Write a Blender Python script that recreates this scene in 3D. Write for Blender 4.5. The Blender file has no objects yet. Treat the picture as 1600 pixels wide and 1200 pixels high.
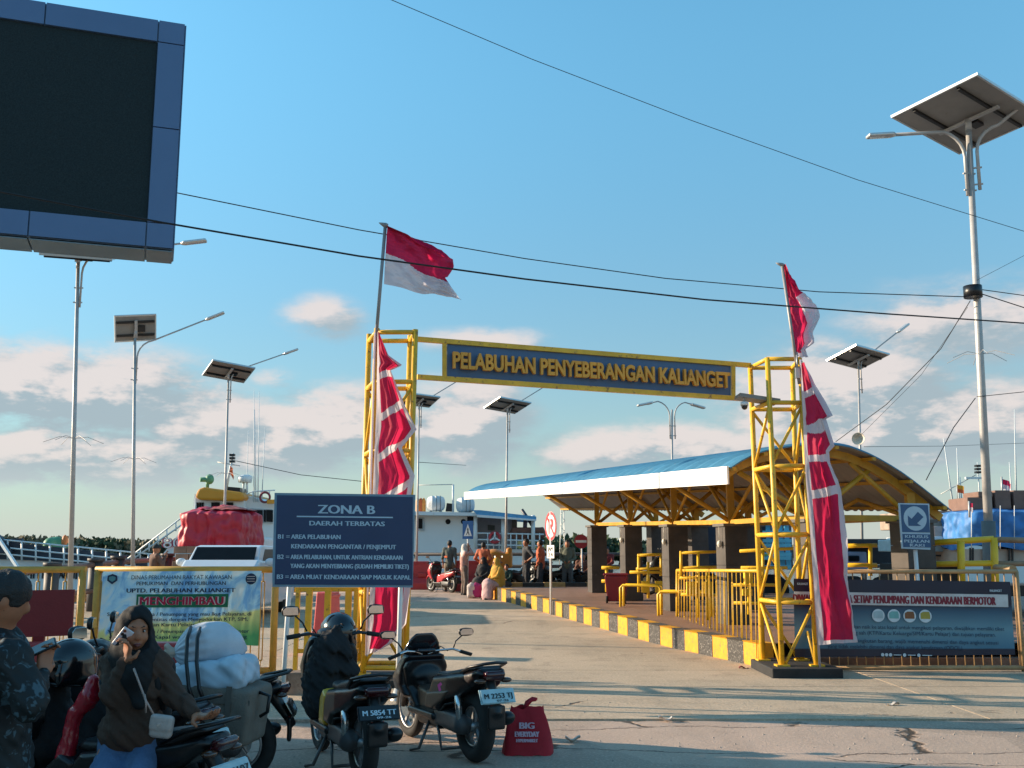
import bpy, bmesh, math, random
import numpy as np
from mathutils import Vector as V, Matrix, Quaternion, noise as mnoise
R_=math.radians
scene=bpy.context.scene
# ---------------------------------------------------------------- camera
FPX=1600.0; PITCH=math.atan(260/FPX); CAMZ=1.62
cp,sp=math.cos(PITCH),math.sin(PITCH)
cam=bpy.data.cameras.new('camera'); camo=bpy.data.objects.new('camera',cam)
scene.collection.objects.link(camo); scene.camera=camo
cam.sensor_width=36; cam.lens=36; cam.clip_start=.1; cam.clip_end=9000
camo.location=(0,0,CAMZ); camo.rotation_euler=(math.pi/2+PITCH,0,0)
# ---------------------------------------------------------------- light
SUN_EL=R_(17); SUNV=V((-.975,.22,0)).normalized()
SUND=V((SUNV.x*math.cos(SUN_EL),SUNV.y*math.cos(SUN_EL),math.sin(SUN_EL)))
sl=bpy.data.lights.new('sun','SUN'); sl.energy=5.0; sl.angle=R_(.5); sl.color=(1,.80,.58)
so=bpy.data.objects.new('sun',sl); scene.collection.objects.link(so)
so.rotation_euler=(-SUND).to_track_quat('-Z','Y').to_euler(); so.location=(-30,10,20)
scene.view_settings.view_transform='Standard'; scene.view_settings.look='None'
scene.view_settings.exposure=0.82; scene.view_settings.gamma=1
scene.view_settings.use_curve_mapping=False
world=bpy.data.worlds.new('World'); scene.world=world; world.use_nodes=True
def build_sky():
    nt=world.node_tree; nt.nodes.clear(); N=nt.nodes.new; L=nt.links.new
    def inp(s,x):
        if isinstance(x,(int,float)): s.default_value=x
        else: L(x,s)
    def m(op,a,b=0,c=None,clamp=False):
        n=N('ShaderNodeMath'); n.operation=op; n.use_clamp=clamp
        inp(n.inputs[0],a); inp(n.inputs[1],b)
        if c is not None: inp(n.inputs[2],c)
        return n.outputs[0]
    def mix(f,a,b,bt='MIX'):
        n=N('ShaderNodeMix'); n.data_type='RGBA'; n.blend_type=bt
        inp(n.inputs[0],f)
        for i,x in ((6,a),(7,b)):
            if isinstance(x,tuple): n.inputs[i].default_value=(*x,1)
            else: L(x,n.inputs[i])
        return n.outputs[2]
    def sm(x,a,b):
        n=N('ShaderNodeMapRange'); n.interpolation_type='SMOOTHSTEP'
        inp(n.inputs[0],x); inp(n.inputs[1],a); inp(n.inputs[2],b); n.inputs[3].default_value=0; n.inputs[4].default_value=1
        return n.outputs[0]
    sky=N('ShaderNodeTexSky'); sky.sky_type='NISHITA'; sky.sun_disc=False
    sky.sun_elevation=SUN_EL; sky.sun_rotation=math.atan2(SUNV.x,SUNV.y)
    sky.air_density=1.3; sky.dust_density=.6; sky.ozone_density=2.2
    tc=N('ShaderNodeTexCoord'); sx=N('ShaderNodeSeparateXYZ'); L(tc.outputs['Generated'],sx.inputs[0])
    x,y,z=sx.outputs
    az=m('MULTIPLY',m('ARCTAN2',x,y),57.2958); el=m('MULTIPLY',m('ARCSINE',z),57.2958)
    def vec(dx,dy,s,w):
        c=N('ShaderNodeCombineXYZ'); inp(c.inputs[0],m('MULTIPLY',m('ADD',az,dx),.42*s)); inp(c.inputs[1],m('MULTIPLY',m('ADD',el,dy),s)); c.inputs[2].default_value=w
        return c.outputs[0]
    def nz(v,sc,det,rough):
        n=N('ShaderNodeTexNoise'); L(v,n.inputs['Vector']); n.inputs['Scale'].default_value=sc; n.inputs['Detail'].default_value=det; n.inputs['Roughness'].default_value=rough
        return n.outputs[0]
    # cloud banks (azimuth, elevation, half widths in degrees, strength) as they stand over the harbour
    blobs=[(-25,8.0,9,2.3,1.1),(-24,4.8,9,1.8,.95),(-14.5,5.9,6,2.2,1.05),(-8.8,6.8,5,2.1,1.1),(-10.6,12.6,2.6,1.3,.60),(-13.3,9.3,1.5,.7,.6),
           (-2.6,7.0,3.4,2.4,.95),(-1.5,11.6,3.6,.9,.66),(8,5.4,6,1.5,1.05),(18,7.4,5.5,3.1,1.15),(24,11.6,5.5,2.2,.7),(24,6,6,2.5,1.0),(17,10.6,3.0,1.0,.5)]
    def field(dx,dy):
        acc=None
        for (a,e,wa,we,s) in blobs:
            qa=m('DIVIDE',m('SUBTRACT',m('ADD',az,dx),a),wa); qe=m('DIVIDE',m('SUBTRACT',m('ADD',el,dy),e),we)
            r2=m('ADD',m('MULTIPLY',qa,qa),m('MULTIPLY',qe,qe))
            g=m('MULTIPLY',m('EXPONENT',m('MULTIPLY',r2,-.9)),s)
            acc=g if acc is None else m('MAXIMUM',acc,g)
        q=m('DIVIDE',m('SUBTRACT',m('ADD',el,dy),6.5),2.6); band=m('MULTIPLY',m('EXPONENT',m('MULTIPLY',m('MULTIPLY',q,q),-.9)),sm(m('ABSOLUTE',m('ADD',az,dx)),24,36)); acc=m('MAXIMUM',acc,m('MULTIPLY',band,.8))
        n1=nz(vec(dx,dy,1,3.1),.40,9,.60); 
        return m('MULTIPLY',m('MULTIPLY_ADD',acc,.62,0.0),m('ADD',1.0,m('MULTIPLY',m('SUBTRACT',n1,.48),3.6)))
    d0=field(0,0); d1=field(-1.0,.75)
    dens=sm(d0,.08,.40)
    lit=sm(m('SUBTRACT',d0,d1),-.10,.20)
    low=sm(el,2.0,5.5)
    ccol=mix(lit,(.225,.275,.305),(.465,.42,.405))
    ccol=mix(m('MULTIPLY',m('SUBTRACT',1,low),.75),ccol,(.35,.38,.38))
    # sky: measured physical sky, tinted; paler towards the horizon (haze)
    hsv=N('ShaderNodeHueSaturation'); L(sky.outputs[0],hsv.inputs['Color']); hsv.inputs['Saturation'].default_value=1.0; hsv.inputs['Value'].default_value=1
    t_=sm(el,6,32); tint=mix(t_,(.58,.76,.90),(1.00,1.36,1.38)); base=mix(1.0,hsv.outputs[0],tint,'MULTIPLY'); base=mix(1.0,base,SKY_T,'MULTIPLY')
    hz=m('EXPONENT',m('MULTIPLY',m('MAXIMUM',el,0),-.135))
    base=mix(m('MULTIPLY',hz,.90),base,tuple(c/SKY_S for c in (.36,.375,.36)))
    ccol=mix(1.0,ccol,(1/SKY_S,)*3,'MULTIPLY')
    out=mix(m('MULTIPLY',dens,.92),base,ccol)
    bg=N('ShaderNodeBackground'); L(out,bg.inputs[0]); bg.inputs[1].default_value=SKY_S
    o=N('ShaderNodeOutputWorld'); L(bg.outputs[0],o.inputs[0])
SKY_S=.088; SKY_T=(.92,1.24,1.30)
build_sky()
# ---------------------------------------------------------------- helpers
COL=scene.collection
def ray(u,v):
    a=(u-800)/FPX; b=(600-v)/FPX
    return V((a,cp-sp*b,sp+cp*b))
def P(u,v,Y):
    d=ray(u,v); s=Y/d.y
    return V((0,0,CAMZ))+d*s
def gz(Y): return 0.0 if Y<18 else min(.27,.0208*(Y-18))
def G(u,v,off=0.0):
    d=ray(u,v); lo,hi=.5,400
    for _ in range(60):
        mid=(lo+hi)/2; z=CAMZ+d.z*mid/d.y
        if z>gz(mid)+off: lo=mid
        else: hi=mid
    return P(u,v,lo)
rng=random.Random(7)
# ---- materials
MATS={}
def M(name,col,rough=.6,metal=0,var=.18,scale=6,bump=.08,bscale=60,coat=0,dirt=None,dirtamt=.0,spec=.5,trans=0):
    if name in MATS: return MATS[name]
    m=bpy.data.materials.new(name); m.use_nodes=True; nt=m.node_tree; N=nt.nodes.new; L=nt.links.new
    b=nt.nodes['Principled BSDF']; b.inputs['Roughness'].default_value=rough; b.inputs['Metallic'].default_value=metal
    b.inputs['Specular IOR Level'].default_value=spec
    if coat: b.inputs['Coat Weight'].default_value=coat; b.inputs['Coat Roughness'].default_value=.08
    tc=N('ShaderNodeTexCoord')
    n=N('ShaderNodeTexNoise'); n.inputs['Scale'].default_value=scale; n.inputs['Detail'].default_value=6; n.inputs['Roughness'].default_value=.6
    L(tc.outputs['Object'],n.inputs['Vector'])
    r=N('ShaderNodeMapRange'); L(n.outputs[0],r.inputs[0]); r.inputs[1].default_value=.3; r.inputs[2].default_value=.7
    r.inputs[3].default_value=1-var; r.inputs[4].default_value=1+var*.6
    mx=N('ShaderNodeMix'); mx.data_type='RGBA'; mx.blend_type='MULTIPLY'; mx.inputs[0].default_value=1
    mx.inputs[6].default_value=(*col,1); L(r.outputs[0],mx.inputs[7]); out=mx.outputs[2]
    if dirt:
        n2=N('ShaderNodeTexNoise'); n2.inputs['Scale'].default_value=scale*2.3; n2.inputs['Detail'].default_value=8; n2.inputs['Roughness'].default_value=.7
        L(tc.outputs['Object'],n2.inputs['Vector'])
        r2=N('ShaderNodeMapRange'); r2.interpolation_type='SMOOTHSTEP'; L(n2.outputs[0],r2.inputs[0]); r2.inputs[1].default_value=.66-dirtamt*.3; r2.inputs[2].default_value=.74-dirtamt*.2
        m2=N('ShaderNodeMix'); m2.data_type='RGBA'; L(r2.outputs[0],m2.inputs[0]); L(out,m2.inputs[6]); m2.inputs[7].default_value=(*dirt,1); out=m2.outputs[2]
    L(out,b.inputs['Base Color'])
    if bump:
        nb=N('ShaderNodeTexNoise'); nb.inputs['Scale'].default_value=bscale; nb.inputs['Detail'].default_value=4; L(tc.outputs['Object'],nb.inputs['Vector'])
        bp=N('ShaderNodeBump'); bp.inputs['Strength'].default_value=bump; bp.inputs['Distance'].default_value=.02; L(nb.outputs[0],bp.inputs['Height']); L(bp.outputs[0],b.inputs['Normal'])
    if trans:   # thin cloth lets light through
        t=N('ShaderNodeBsdfTranslucent'); L(out,t.inputs[0]); ms=N('ShaderNodeMixShader'); ms.inputs[0].default_value=trans
        L(b.outputs[0],ms.inputs[1]); L(t.outputs[0],ms.inputs[2]); L(ms.outputs[0],nt.nodes['Material Output'].inputs[0])
    MATS[name]=m; return m
YEL=lambda:M('yellow_paint',(.80,.455,.03),.42,var=.22,scale=5,dirt=(.26,.12,.045),dirtamt=.34,bump=.06)
STEEL=lambda:M('galvanised_steel',(.50,.50,.48),.45,metal=.35,var=.15,dirt=(.30,.20,.13),dirtamt=.05)
WHITE=lambda:M('white_paint',(.76,.76,.74),.5,var=.08,scale=2,dirt=(.45,.36,.27),dirtamt=.03)
BLACK=lambda:M('black_plastic',(.008,.008,.009),.38,var=.3,scale=9,dirt=(.05,.045,.04),dirtamt=.05)
GLOSS=lambda:M('black_gloss_paint',(.006,.006,.007),.16,var=.2,coat=.6,bump=0)
RUB=lambda:M('rubber',(.018,.017,.016),.85,var=.3,scale=20,dirt=(.09,.075,.06),dirtamt=.1)
CHROME=lambda:M('bright_metal',(.62,.62,.62),.22,metal=.95,var=.08,bump=0)
SKIN=lambda:M('skin',(.37,.14,.068),.55,var=.1,scale=20,bump=.03)
HAIR=lambda:M('black_hair',(.012,.010,.009),.6,var=.4,scale=40,bump=.4,bscale=120)
# ---- mesh builder
def basis(d,upv=V((0,0,1))):
    d=d.normalized()
    if abs(d.dot(upv))>.98: upv=V((0,1,0))
    a=d.cross(upv).normalized(); b=a.cross(d).normalized()
    return a,b
class MB:
    def __init__(s): s.v=[]; s.f=[]; s.sm=[]; s.mi=[]; s.M=None; s.cur=0
    def vv(s,p):
        p=V(p)
        if s.M is not None: p=s.M@p
        s.v.append(p); return len(s.v)-1
    def ff(s,idx,smooth=False): s.f.append(tuple(idx)); s.sm.append(smooth); s.mi.append(s.cur)
    def box(s,c,size,R=None):
        c=V(c); hx,hy,hz=[q/2 for q in size]; ids=[]
        for dz in (-hz,hz):
            for dx,dy in ((-hx,-hy),(hx,-hy),(hx,hy),(-hx,hy)):
                d=V((dx,dy,dz)); d=R@d if R is not None else d
                ids.append(s.vv(c+d))
        for q in ((0,3,2,1),(4,5,6,7),(0,1,5,4),(1,2,6,5),(2,3,7,6),(3,0,4,7)): s.ff([ids[i] for i in q])
        return s
    def beam(s,a,b,w,h,up=V((0,0,1))):
        a,b=V(a),V(b); x,y=basis(b-a,up); ids=[]
        for p in (a,b):
            for q,r in ((-1,-1),(1,-1),(1,1),(-1,1)): ids.append(s.vv(p+x*w/2*q+y*h/2*r))
        for q in ((0,1,2,3),(7,6,5,4),(0,4,5,1),(1,5,6,2),(2,6,7,3),(3,7,4,0)): s.ff([ids[i] for i in q])
        return s
    def tube(s,pts,r,n=8,caps=True):
        pts=[V(p) for p in pts]; k=len(pts); rs=r if isinstance(r,(list,tuple)) else [r]*k; rings=[]
        t0=(pts[1]-pts[0]).normalized(); x,y=basis(t0)
        for i in range(k):
            t=(pts[min(i+1,k-1)]-pts[max(i-1,0)]).normalized()
            x=(x-t*x.dot(t)).normalized(); y=t.cross(x)
            rings.append([s.vv(pts[i]+(x*math.cos(2*math.pi*j/n)+y*math.sin(2*math.pi*j/n))*rs[i]) for j in range(n)])
        for i in range(k-1):
            for j in range(n): s.ff((rings[i][j],rings[i][(j+1)%n],rings[i+1][(j+1)%n],rings[i+1][j]),True)
        if caps: s.ff(rings[0][::-1]); s.ff(rings[-1])
        return s
    def prism(s,poly,vec):
        vec=V(vec); k=len(poly)
        a=[s.vv(p) for p in poly]; b=[s.vv(V(p)+vec) for p in poly]
        s.ff(a[::-1]); s.ff(b)
        for i in range(k): s.ff((a[i],a[(i+1)%k],b[(i+1)%k],b[i]))
        return s
    def quad(s,a,b,c,d): s.ff([s.vv(p) for p in (a,b,c,d)]); return s
    def lathe(s,c,axis,prof,n=16,smooth=True,closed=False):
        c=V(c); ax=V(axis).normalized(); x,y=basis(ax); rings=[]
        for (t,r) in prof: rings.append([s.vv(c+ax*t+(x*math.cos(2*math.pi*j/n)+y*math.sin(2*math.pi*j/n))*r) for j in range(n)])
        m=len(rings)
        for i in range(m if closed else m-1):
            A,B=rings[i],rings[(i+1)%m]
            for j in range(n): s.ff((A[j],A[(j+1)%n],B[(j+1)%n],B[j]),smooth)
        if not closed: s.ff(rings[0][::-1]); s.ff(rings[-1])
        return s
    def torus(s,c,axis,R,r,n=24,m=8,sx=1):
        return s.lathe(c,axis,[(r*sx*math.sin(2*math.pi*j/m),R+r*math.cos(2*math.pi*j/m)) for j in range(m)],n,True,True)
    def ell(s,c,rad,n=12,R=None):
        c=V(c); rings=[]
        for i in range(1,n//2):
            th=math.pi*i/(n//2); row=[]
            for j in range(n):
                ph=2*math.pi*j/n; d=V((rad[0]*math.sin(th)*math.cos(ph),rad[1]*math.sin(th)*math.sin(ph),rad[2]*math.cos(th)))
                if R is not None: d=R@d
                row.append(s.vv(c+d))
            rings.append(row)
        tt=V((0,0,rad[2])); tt=R@tt if R is not None else tt
        t=s.vv(c+tt); b=s.vv(c-tt)
        for i in range(len(rings)-1):
            for j in range(n): s.ff((rings[i][j],rings[i+1][j],rings[i+1][(j+1)%n],rings[i][(j+1)%n]),True)
        for j in range(n): s.ff((t,rings[0][j],rings[0][(j+1)%n]),True); s.ff((b,rings[-1][(j+1)%n],rings[-1][j]),True)
        return s
    def grid(s,fn,nu,nv,smooth=True,matfn=None):
        ids=[[s.vv(fn(i/nu,j/nv)) for j in range(nv+1)] for i in range(nu+1)]
        for i in range(nu):
            for j in range(nv):
                if matfn: s.cur=matfn((i+.5)/nu,(j+.5)/nv)
                s.ff((ids[i][j],ids[i+1][j],ids[i+1][j+1],ids[i][j+1]),smooth)
        s.cur=0
        return s
    def add(s,vs,fs,smooth=True):
        o=len(s.v)
        for p in vs: s.vv(p)
        for f in fs: s.f.append(tuple(int(i)+o for i in f)); s.sm.append(smooth); s.mi.append(s.cur)
        return s
    def build(s,name,mat,parent=None,loc=None,bevel=0,shade=None,**props):
        off=V((0,0,0))
        if parent is not None:
            r=parent
            while r.parent: r=r.parent
            off=V(r.location)
        elif loc is not None: off=V(loc)
        me=bpy.data.meshes.new(name); me.from_pydata([tuple(p-off) for p in s.v],[],s.f)
        me.polygons.foreach_set('use_smooth',s.sm if shade is None else [shade]*len(s.f))
        for m_ in (mat if isinstance(mat,(list,tuple)) else [mat]): me.materials.append(m_)
        me.polygons.foreach_set('material_index',s.mi); me.update()
        o=bpy.data.objects.new(name,me); COL.objects.link(o)
        if parent is not None: o.parent=parent
        elif loc is not None: o.location=loc
        if bevel:
            b=o.modifiers.new('bevel','BEVEL'); b.width=bevel; b.segments=2; b.limit_method='ANGLE'
        for k_,v_ in props.items(): o[k_]=v_
        return o
def thing(name,label,cat,loc=(0,0,0),group=None,rz=0):
    o=bpy.data.objects.new(name,None); COL.objects.link(o); o.empty_display_size=.2
    o.location=loc; o.rotation_euler=(0,0,rz); o['label']=label; o['category']=cat
    if group: o['group']=group
    return o
KIDS={}
def children(o): return [c for c in COL.objects if c.parent==o]
def copy_tree(o,label=None,loc=None,rz=None,parent=None):
    c=o.copy(); COL.objects.link(c)
    if parent is not None: c.parent=parent
    if label: c['label']=label
    if loc is not None: c.location=loc
    if rz is not None: c.rotation_euler=(0,0,rz)
    for ch in children(o): copy_tree(ch,parent=c)
    return c
# ---- lettering
_dg=None
def text(s,org,right,up,h,mat,parent,width=None,bold=.02,ext=.002,align='CENTER',split=False,name='lettering',space=1.0,nudge=.004,flat=True):
    cu=bpy.data.curves.new('t','FONT'); cu.body=s; cu.size=1; cu.offset=0 if flat else .032; cu.extrude=ext/max(h,.001)*.7 if ext else 0; cu.align_x=align; cu.space_character=space; cu.resolution_u=3 if h<.2 else 6
    if flat: cu.extrude=0
    to=bpy.data.objects.new('t',cu); COL.objects.link(to)
    dg=bpy.context.evaluated_depsgraph_get(); me=bpy.data.meshes.new_from_object(to.evaluated_get(dg))
    bpy.data.objects.remove(to); bpy.data.curves.remove(cu)
    n=len(me.vertices)
    if n==0: return None
    co=np.empty(n*3); me.vertices.foreach_get('co',co); co=co.reshape(-1,3)
    sc=h/.72; sx=sc
    w=co[:,0].max()-co[:,0].min()
    if width: sx=width/w
    R=V(right).normalized(); U=V(up).normalized(); Nn=R.cross(U)
    off=V((0,0,0)); r=parent
    while r is not None and r.parent: r=r.parent
    if r is not None: off=V(r.location)
    O=V(org)+Nn*nudge-off
    zz=co[:,2]*sc if not flat else co[:,2]*0
    pts=np.outer(co[:,0]*sx,R)+np.outer(co[:,1]*sc-h*0,U)+np.outer(zz,Nn)+np.array(O)
    fs=[tuple(p.vertices) for p in me.polygons]; bpy.data.meshes.remove(me)
    def mk(idx,faces):
        mm=bpy.data.meshes.new(name); mp={q:i for i,q in enumerate(idx)}
        cps=[0] if (not flat or bold<.015) else [-1,0,1]; vv_=[]; ff_=[]
        for c_ in cps:
            sh=np.array(R)*(c_*min(bold,.05)*h*1.9)+np.array(Nn)*(c_*.0004)
            o_=len(vv_); vv_+=[tuple(pts[q]+sh) for q in idx]; ff_+=[tuple(mp[q]+o_ for q in f) for f in faces]
        mm.from_pydata(vv_,[],ff_); mm.materials.append(mat); mm.update()
        o=bpy.data.objects.new(name,mm); COL.objects.link(o)
        if parent is not None: o.parent=parent
        return o
    short=len(s.replace(' ',''))
    if short<=10 and short>1 and name=='lettering': split=True; name='letter'
    if not split: return mk(list(range(n)),fs)
    par=list(range(n))
    def find(a):
        while par[a]!=a: par[a]=par[par[a]]; a=par[a]
        return a
    # merge by position (front/back/side share corners)
    key={}
    for i in range(n):
        k=tuple(np.round(co[i,:2],4)); 
        if k in key: par[find(i)]=find(key[k])
        else: key[k]=i
    for f in fs:
        for q in f[1:]: par[find(q)]=find(f[0])
    groups={}
    for f in fs: groups.setdefault(find(f[0]),[]).append(f)
    out=[]
    for g in groups.values():
        idx=sorted({q for f in g for q in f}); out.append(mk(idx,g))
    return out
# ---- signed-distance modelling for soft shapes
def _rc(Pn,a,b,r1,r2):
    a=np.array(a,float); b=np.array(b,float); ba=b-a; L2=ba@ba+1e-12
    h=np.clip(((Pn-a)@ba)/L2,0,1)
    return np.linalg.norm(Pn-a-h[...,None]*ba,axis=-1)-(r1+(r2-r1)*h)
def _ell(Pn,c,r,Rm=None):
    q=Pn-np.array(c,float)
    if Rm is not None: q=q@np.array(Rm)
    r=np.array(r,float); k0=np.linalg.norm(q/r,axis=-1); k1=np.linalg.norm(q/(r*r),axis=-1)+1e-9
    return k0*(k0-1)/k1
def _box(Pn,c,h,rad,Rm=None):
    q=Pn-np.array(c,float)
    if Rm is not None: q=q@np.array(Rm)
    q=np.abs(q)-(np.array(h,float)-rad)
    return np.linalg.norm(np.maximum(q,0),axis=-1)+np.minimum(q.max(-1),0)-rad
def _poly(Pn,pts,hw,rad,y0=0,taper=None):
    x=Pn[...,0]; z=Pn[...,2]; y=np.abs(Pn[...,1]-y0); n=len(pts)
    d=np.full(x.shape,1e9); sgn=np.ones(x.shape)
    for i in range(n):
        ax,az=pts[i]; bx,bz=pts[(i-1)%n]; ex,ez=bx-ax,bz-az; wx,wz=x-ax,z-az
        t=np.clip((wx*ex+wz*ez)/(ex*ex+ez*ez),0,1); d=np.minimum(d,(wx-ex*t)**2+(wz-ez*t)**2)
        c1=z>=az; c2=z<bz; c3=ex*wz>ez*wx
        fl=(c1&c2&c3)|(~c1&~c2&~c3); sgn=np.where(fl,-sgn,sgn)
    d2=sgn*np.sqrt(d)
    h=hw if taper is None else hw*(taper(x,z))
    qx=d2+rad; qy=y-h+rad
    return np.minimum(np.maximum(qx,qy),0)+np.sqrt(np.maximum(qx,0)**2+np.maximum(qy,0)**2)-rad
def sdf(prims,res,wob=0,wscale=8,pad=.03):
    lo=np.full(3,1e9); hi=-lo
    for p in prims:
        if p[0]=='c': a,b=np.array(p[1],float),np.array(p[2],float); r=max(p[3],p[4]); l=np.minimum(a,b)-r; h=np.maximum(a,b)+r
        elif p[0]=='e': c=np.array(p[1],float); r=np.array(p[2],float); 
        elif p[0]=='b': c=np.array(p[1],float); r=np.array(p[2],float)
        elif p[0]=='p': xs=[q[0] for q in p[1]]; zs=[q[1] for q in p[1]]; y0=p[5] if len(p)>5 else 0; l=np.array([min(xs),y0-p[2],min(zs)]); h=np.array([max(xs),y0+p[2],max(zs)])
        else: continue
        if p[0] in 'eb':
            rr=np.full(3,np.linalg.norm(r)) if (len(p)>(4 if p[0]=='e' else 5) and p[-1] is not None and not isinstance(p[-1],(int,float))) else r
            l=c-rr; h=c+rr
        lo=np.minimum(lo,l); hi=np.maximum(hi,h)
    lo-=pad+res*2; hi+=pad+res*2
    n=np.ceil((hi-lo)/res).astype(int)+1
    X,Y,Z=np.meshgrid(*[lo[i]+np.arange(n[i])*res for i in range(3)],indexing='ij'); Pn=np.stack([X,Y,Z],-1)
    D=None
    for p in prims:
        k=.02; sub=False
        if p[0]=='c': d=_rc(Pn,p[1],p[2],p[3],p[4]); k=p[5] if len(p)>5 else .02
        elif p[0]=='e': d=_ell(Pn,p[1],p[2],p[4] if len(p)>4 else None); k=p[3] if len(p)>3 else .02
        elif p[0]=='b': d=_box(Pn,p[1],p[2],p[3],p[5] if len(p)>5 else None); k=p[4] if len(p)>4 else .01
        elif p[0]=='p': d=_poly(Pn,p[1],p[2],p[3],p[5] if len(p)>5 else 0,p[6] if len(p)>6 else None); k=p[4] if len(p)>4 else .01
        elif p[0]=='-': # subtract primitive
            q=p[1]
            d=_rc(Pn,*q[1:5]) if q[0]=='c' else _ell(Pn,q[1],q[2]) if q[0]=='e' else _box(Pn,q[1],q[2],q[3]) if q[0]=='b' else _poly(Pn,q[1],q[2],q[3])
            D=np.maximum(D,-d); continue
        elif p[0]=='cutz': D=np.maximum(D,(p[1]-Z) if p[2]>0 else (Z-p[1])); continue
        if D is None: D=d
        else:
            h=np.clip(.5+.5*(D-d)/k,0,1); D=D*(1-h)+d*h-k*h*(1-h)
    if wob:
        s=wscale
        D=D+wob*(np.sin(X*s*1.3+Z*s*.7+1)*np.sin(Y*s*1.1-Z*s*.9+2)+.6*np.sin(X*s*2.7-Y*s*2.1+Z*s*1.9)+.4*np.sin(Z*s*4.1+X*s*3.3+Y*s*2.9))
    ins=D<0
    nx,ny,nzz=D.shape
    cnt=np.zeros((nx-1,ny-1,nzz-1)); acc=np.zeros((nx-1,ny-1,nzz-1,3))
    cor=[(i,j,k) for i in (0,1) for j in (0,1) for k in (0,1)]
    sl=lambda A,c:A[c[0]:nx-1+c[0],c[1]:ny-1+c[1],c[2]:nzz-1+c[2]]
    for a in cor:
        for b in cor:
            if sum(abs(a[i]-b[i]) for i in range(3))==1 and a<b:
                da,db=sl(D,a),sl(D,b); cr=(da<0)!=(db<0)
                t=np.where(cr,da/np.where(cr,da-db,1),0)
                for i in range(3): acc[...,i]+=np.where(cr,a[i]+t*(b[i]-a[i]),0)
                cnt+=cr
    act=cnt>0; idx=-np.ones(act.shape,int); idx[act]=np.arange(act.sum())
    ijk=np.argwhere(act); vs=lo+(ijk+acc[act]/cnt[act][:,None])*res
    F=[]
    for ax in range(3):
        A=np.take(ins,range(0,ins.shape[ax]-1),ax); B=np.take(ins,range(1,ins.shape[ax]),ax); e=np.argwhere(A!=B)
        o1,o2=[(1,2),(2,0),(0,1)][ax]
        e=e[(e[:,o1]>0)&(e[:,o2]>0)&(e[:,o1]<ins.shape[o1]-1)&(e[:,o2]<ins.shape[o2]-1)]
        if len(e)==0: continue
        def c(d1,d2):
            q=e.copy(); q[:,o1]-=d1; q[:,o2]-=d2
            return idx[q[:,0],q[:,1],q[:,2]]
        q=np.stack([c(1,1),c(0,1),c(0,0),c(1,0)],1)
        inside=ins[e[:,0],e[:,1],e[:,2]]
        q[~inside]=q[~inside][:,::-1]
        F.append(q)
    F=np.concatenate(F)
    return vs,F
def soft(name,prims,res,mat,parent,T=None,wob=0,wscale=8,**kw):
    vs,F=sdf(prims,res,wob,wscale)
    b=MB(); b.M=T
    b.add([V(p) for p in vs],F.tolist())
    return b.build(name,mat,parent,**kw)
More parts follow.
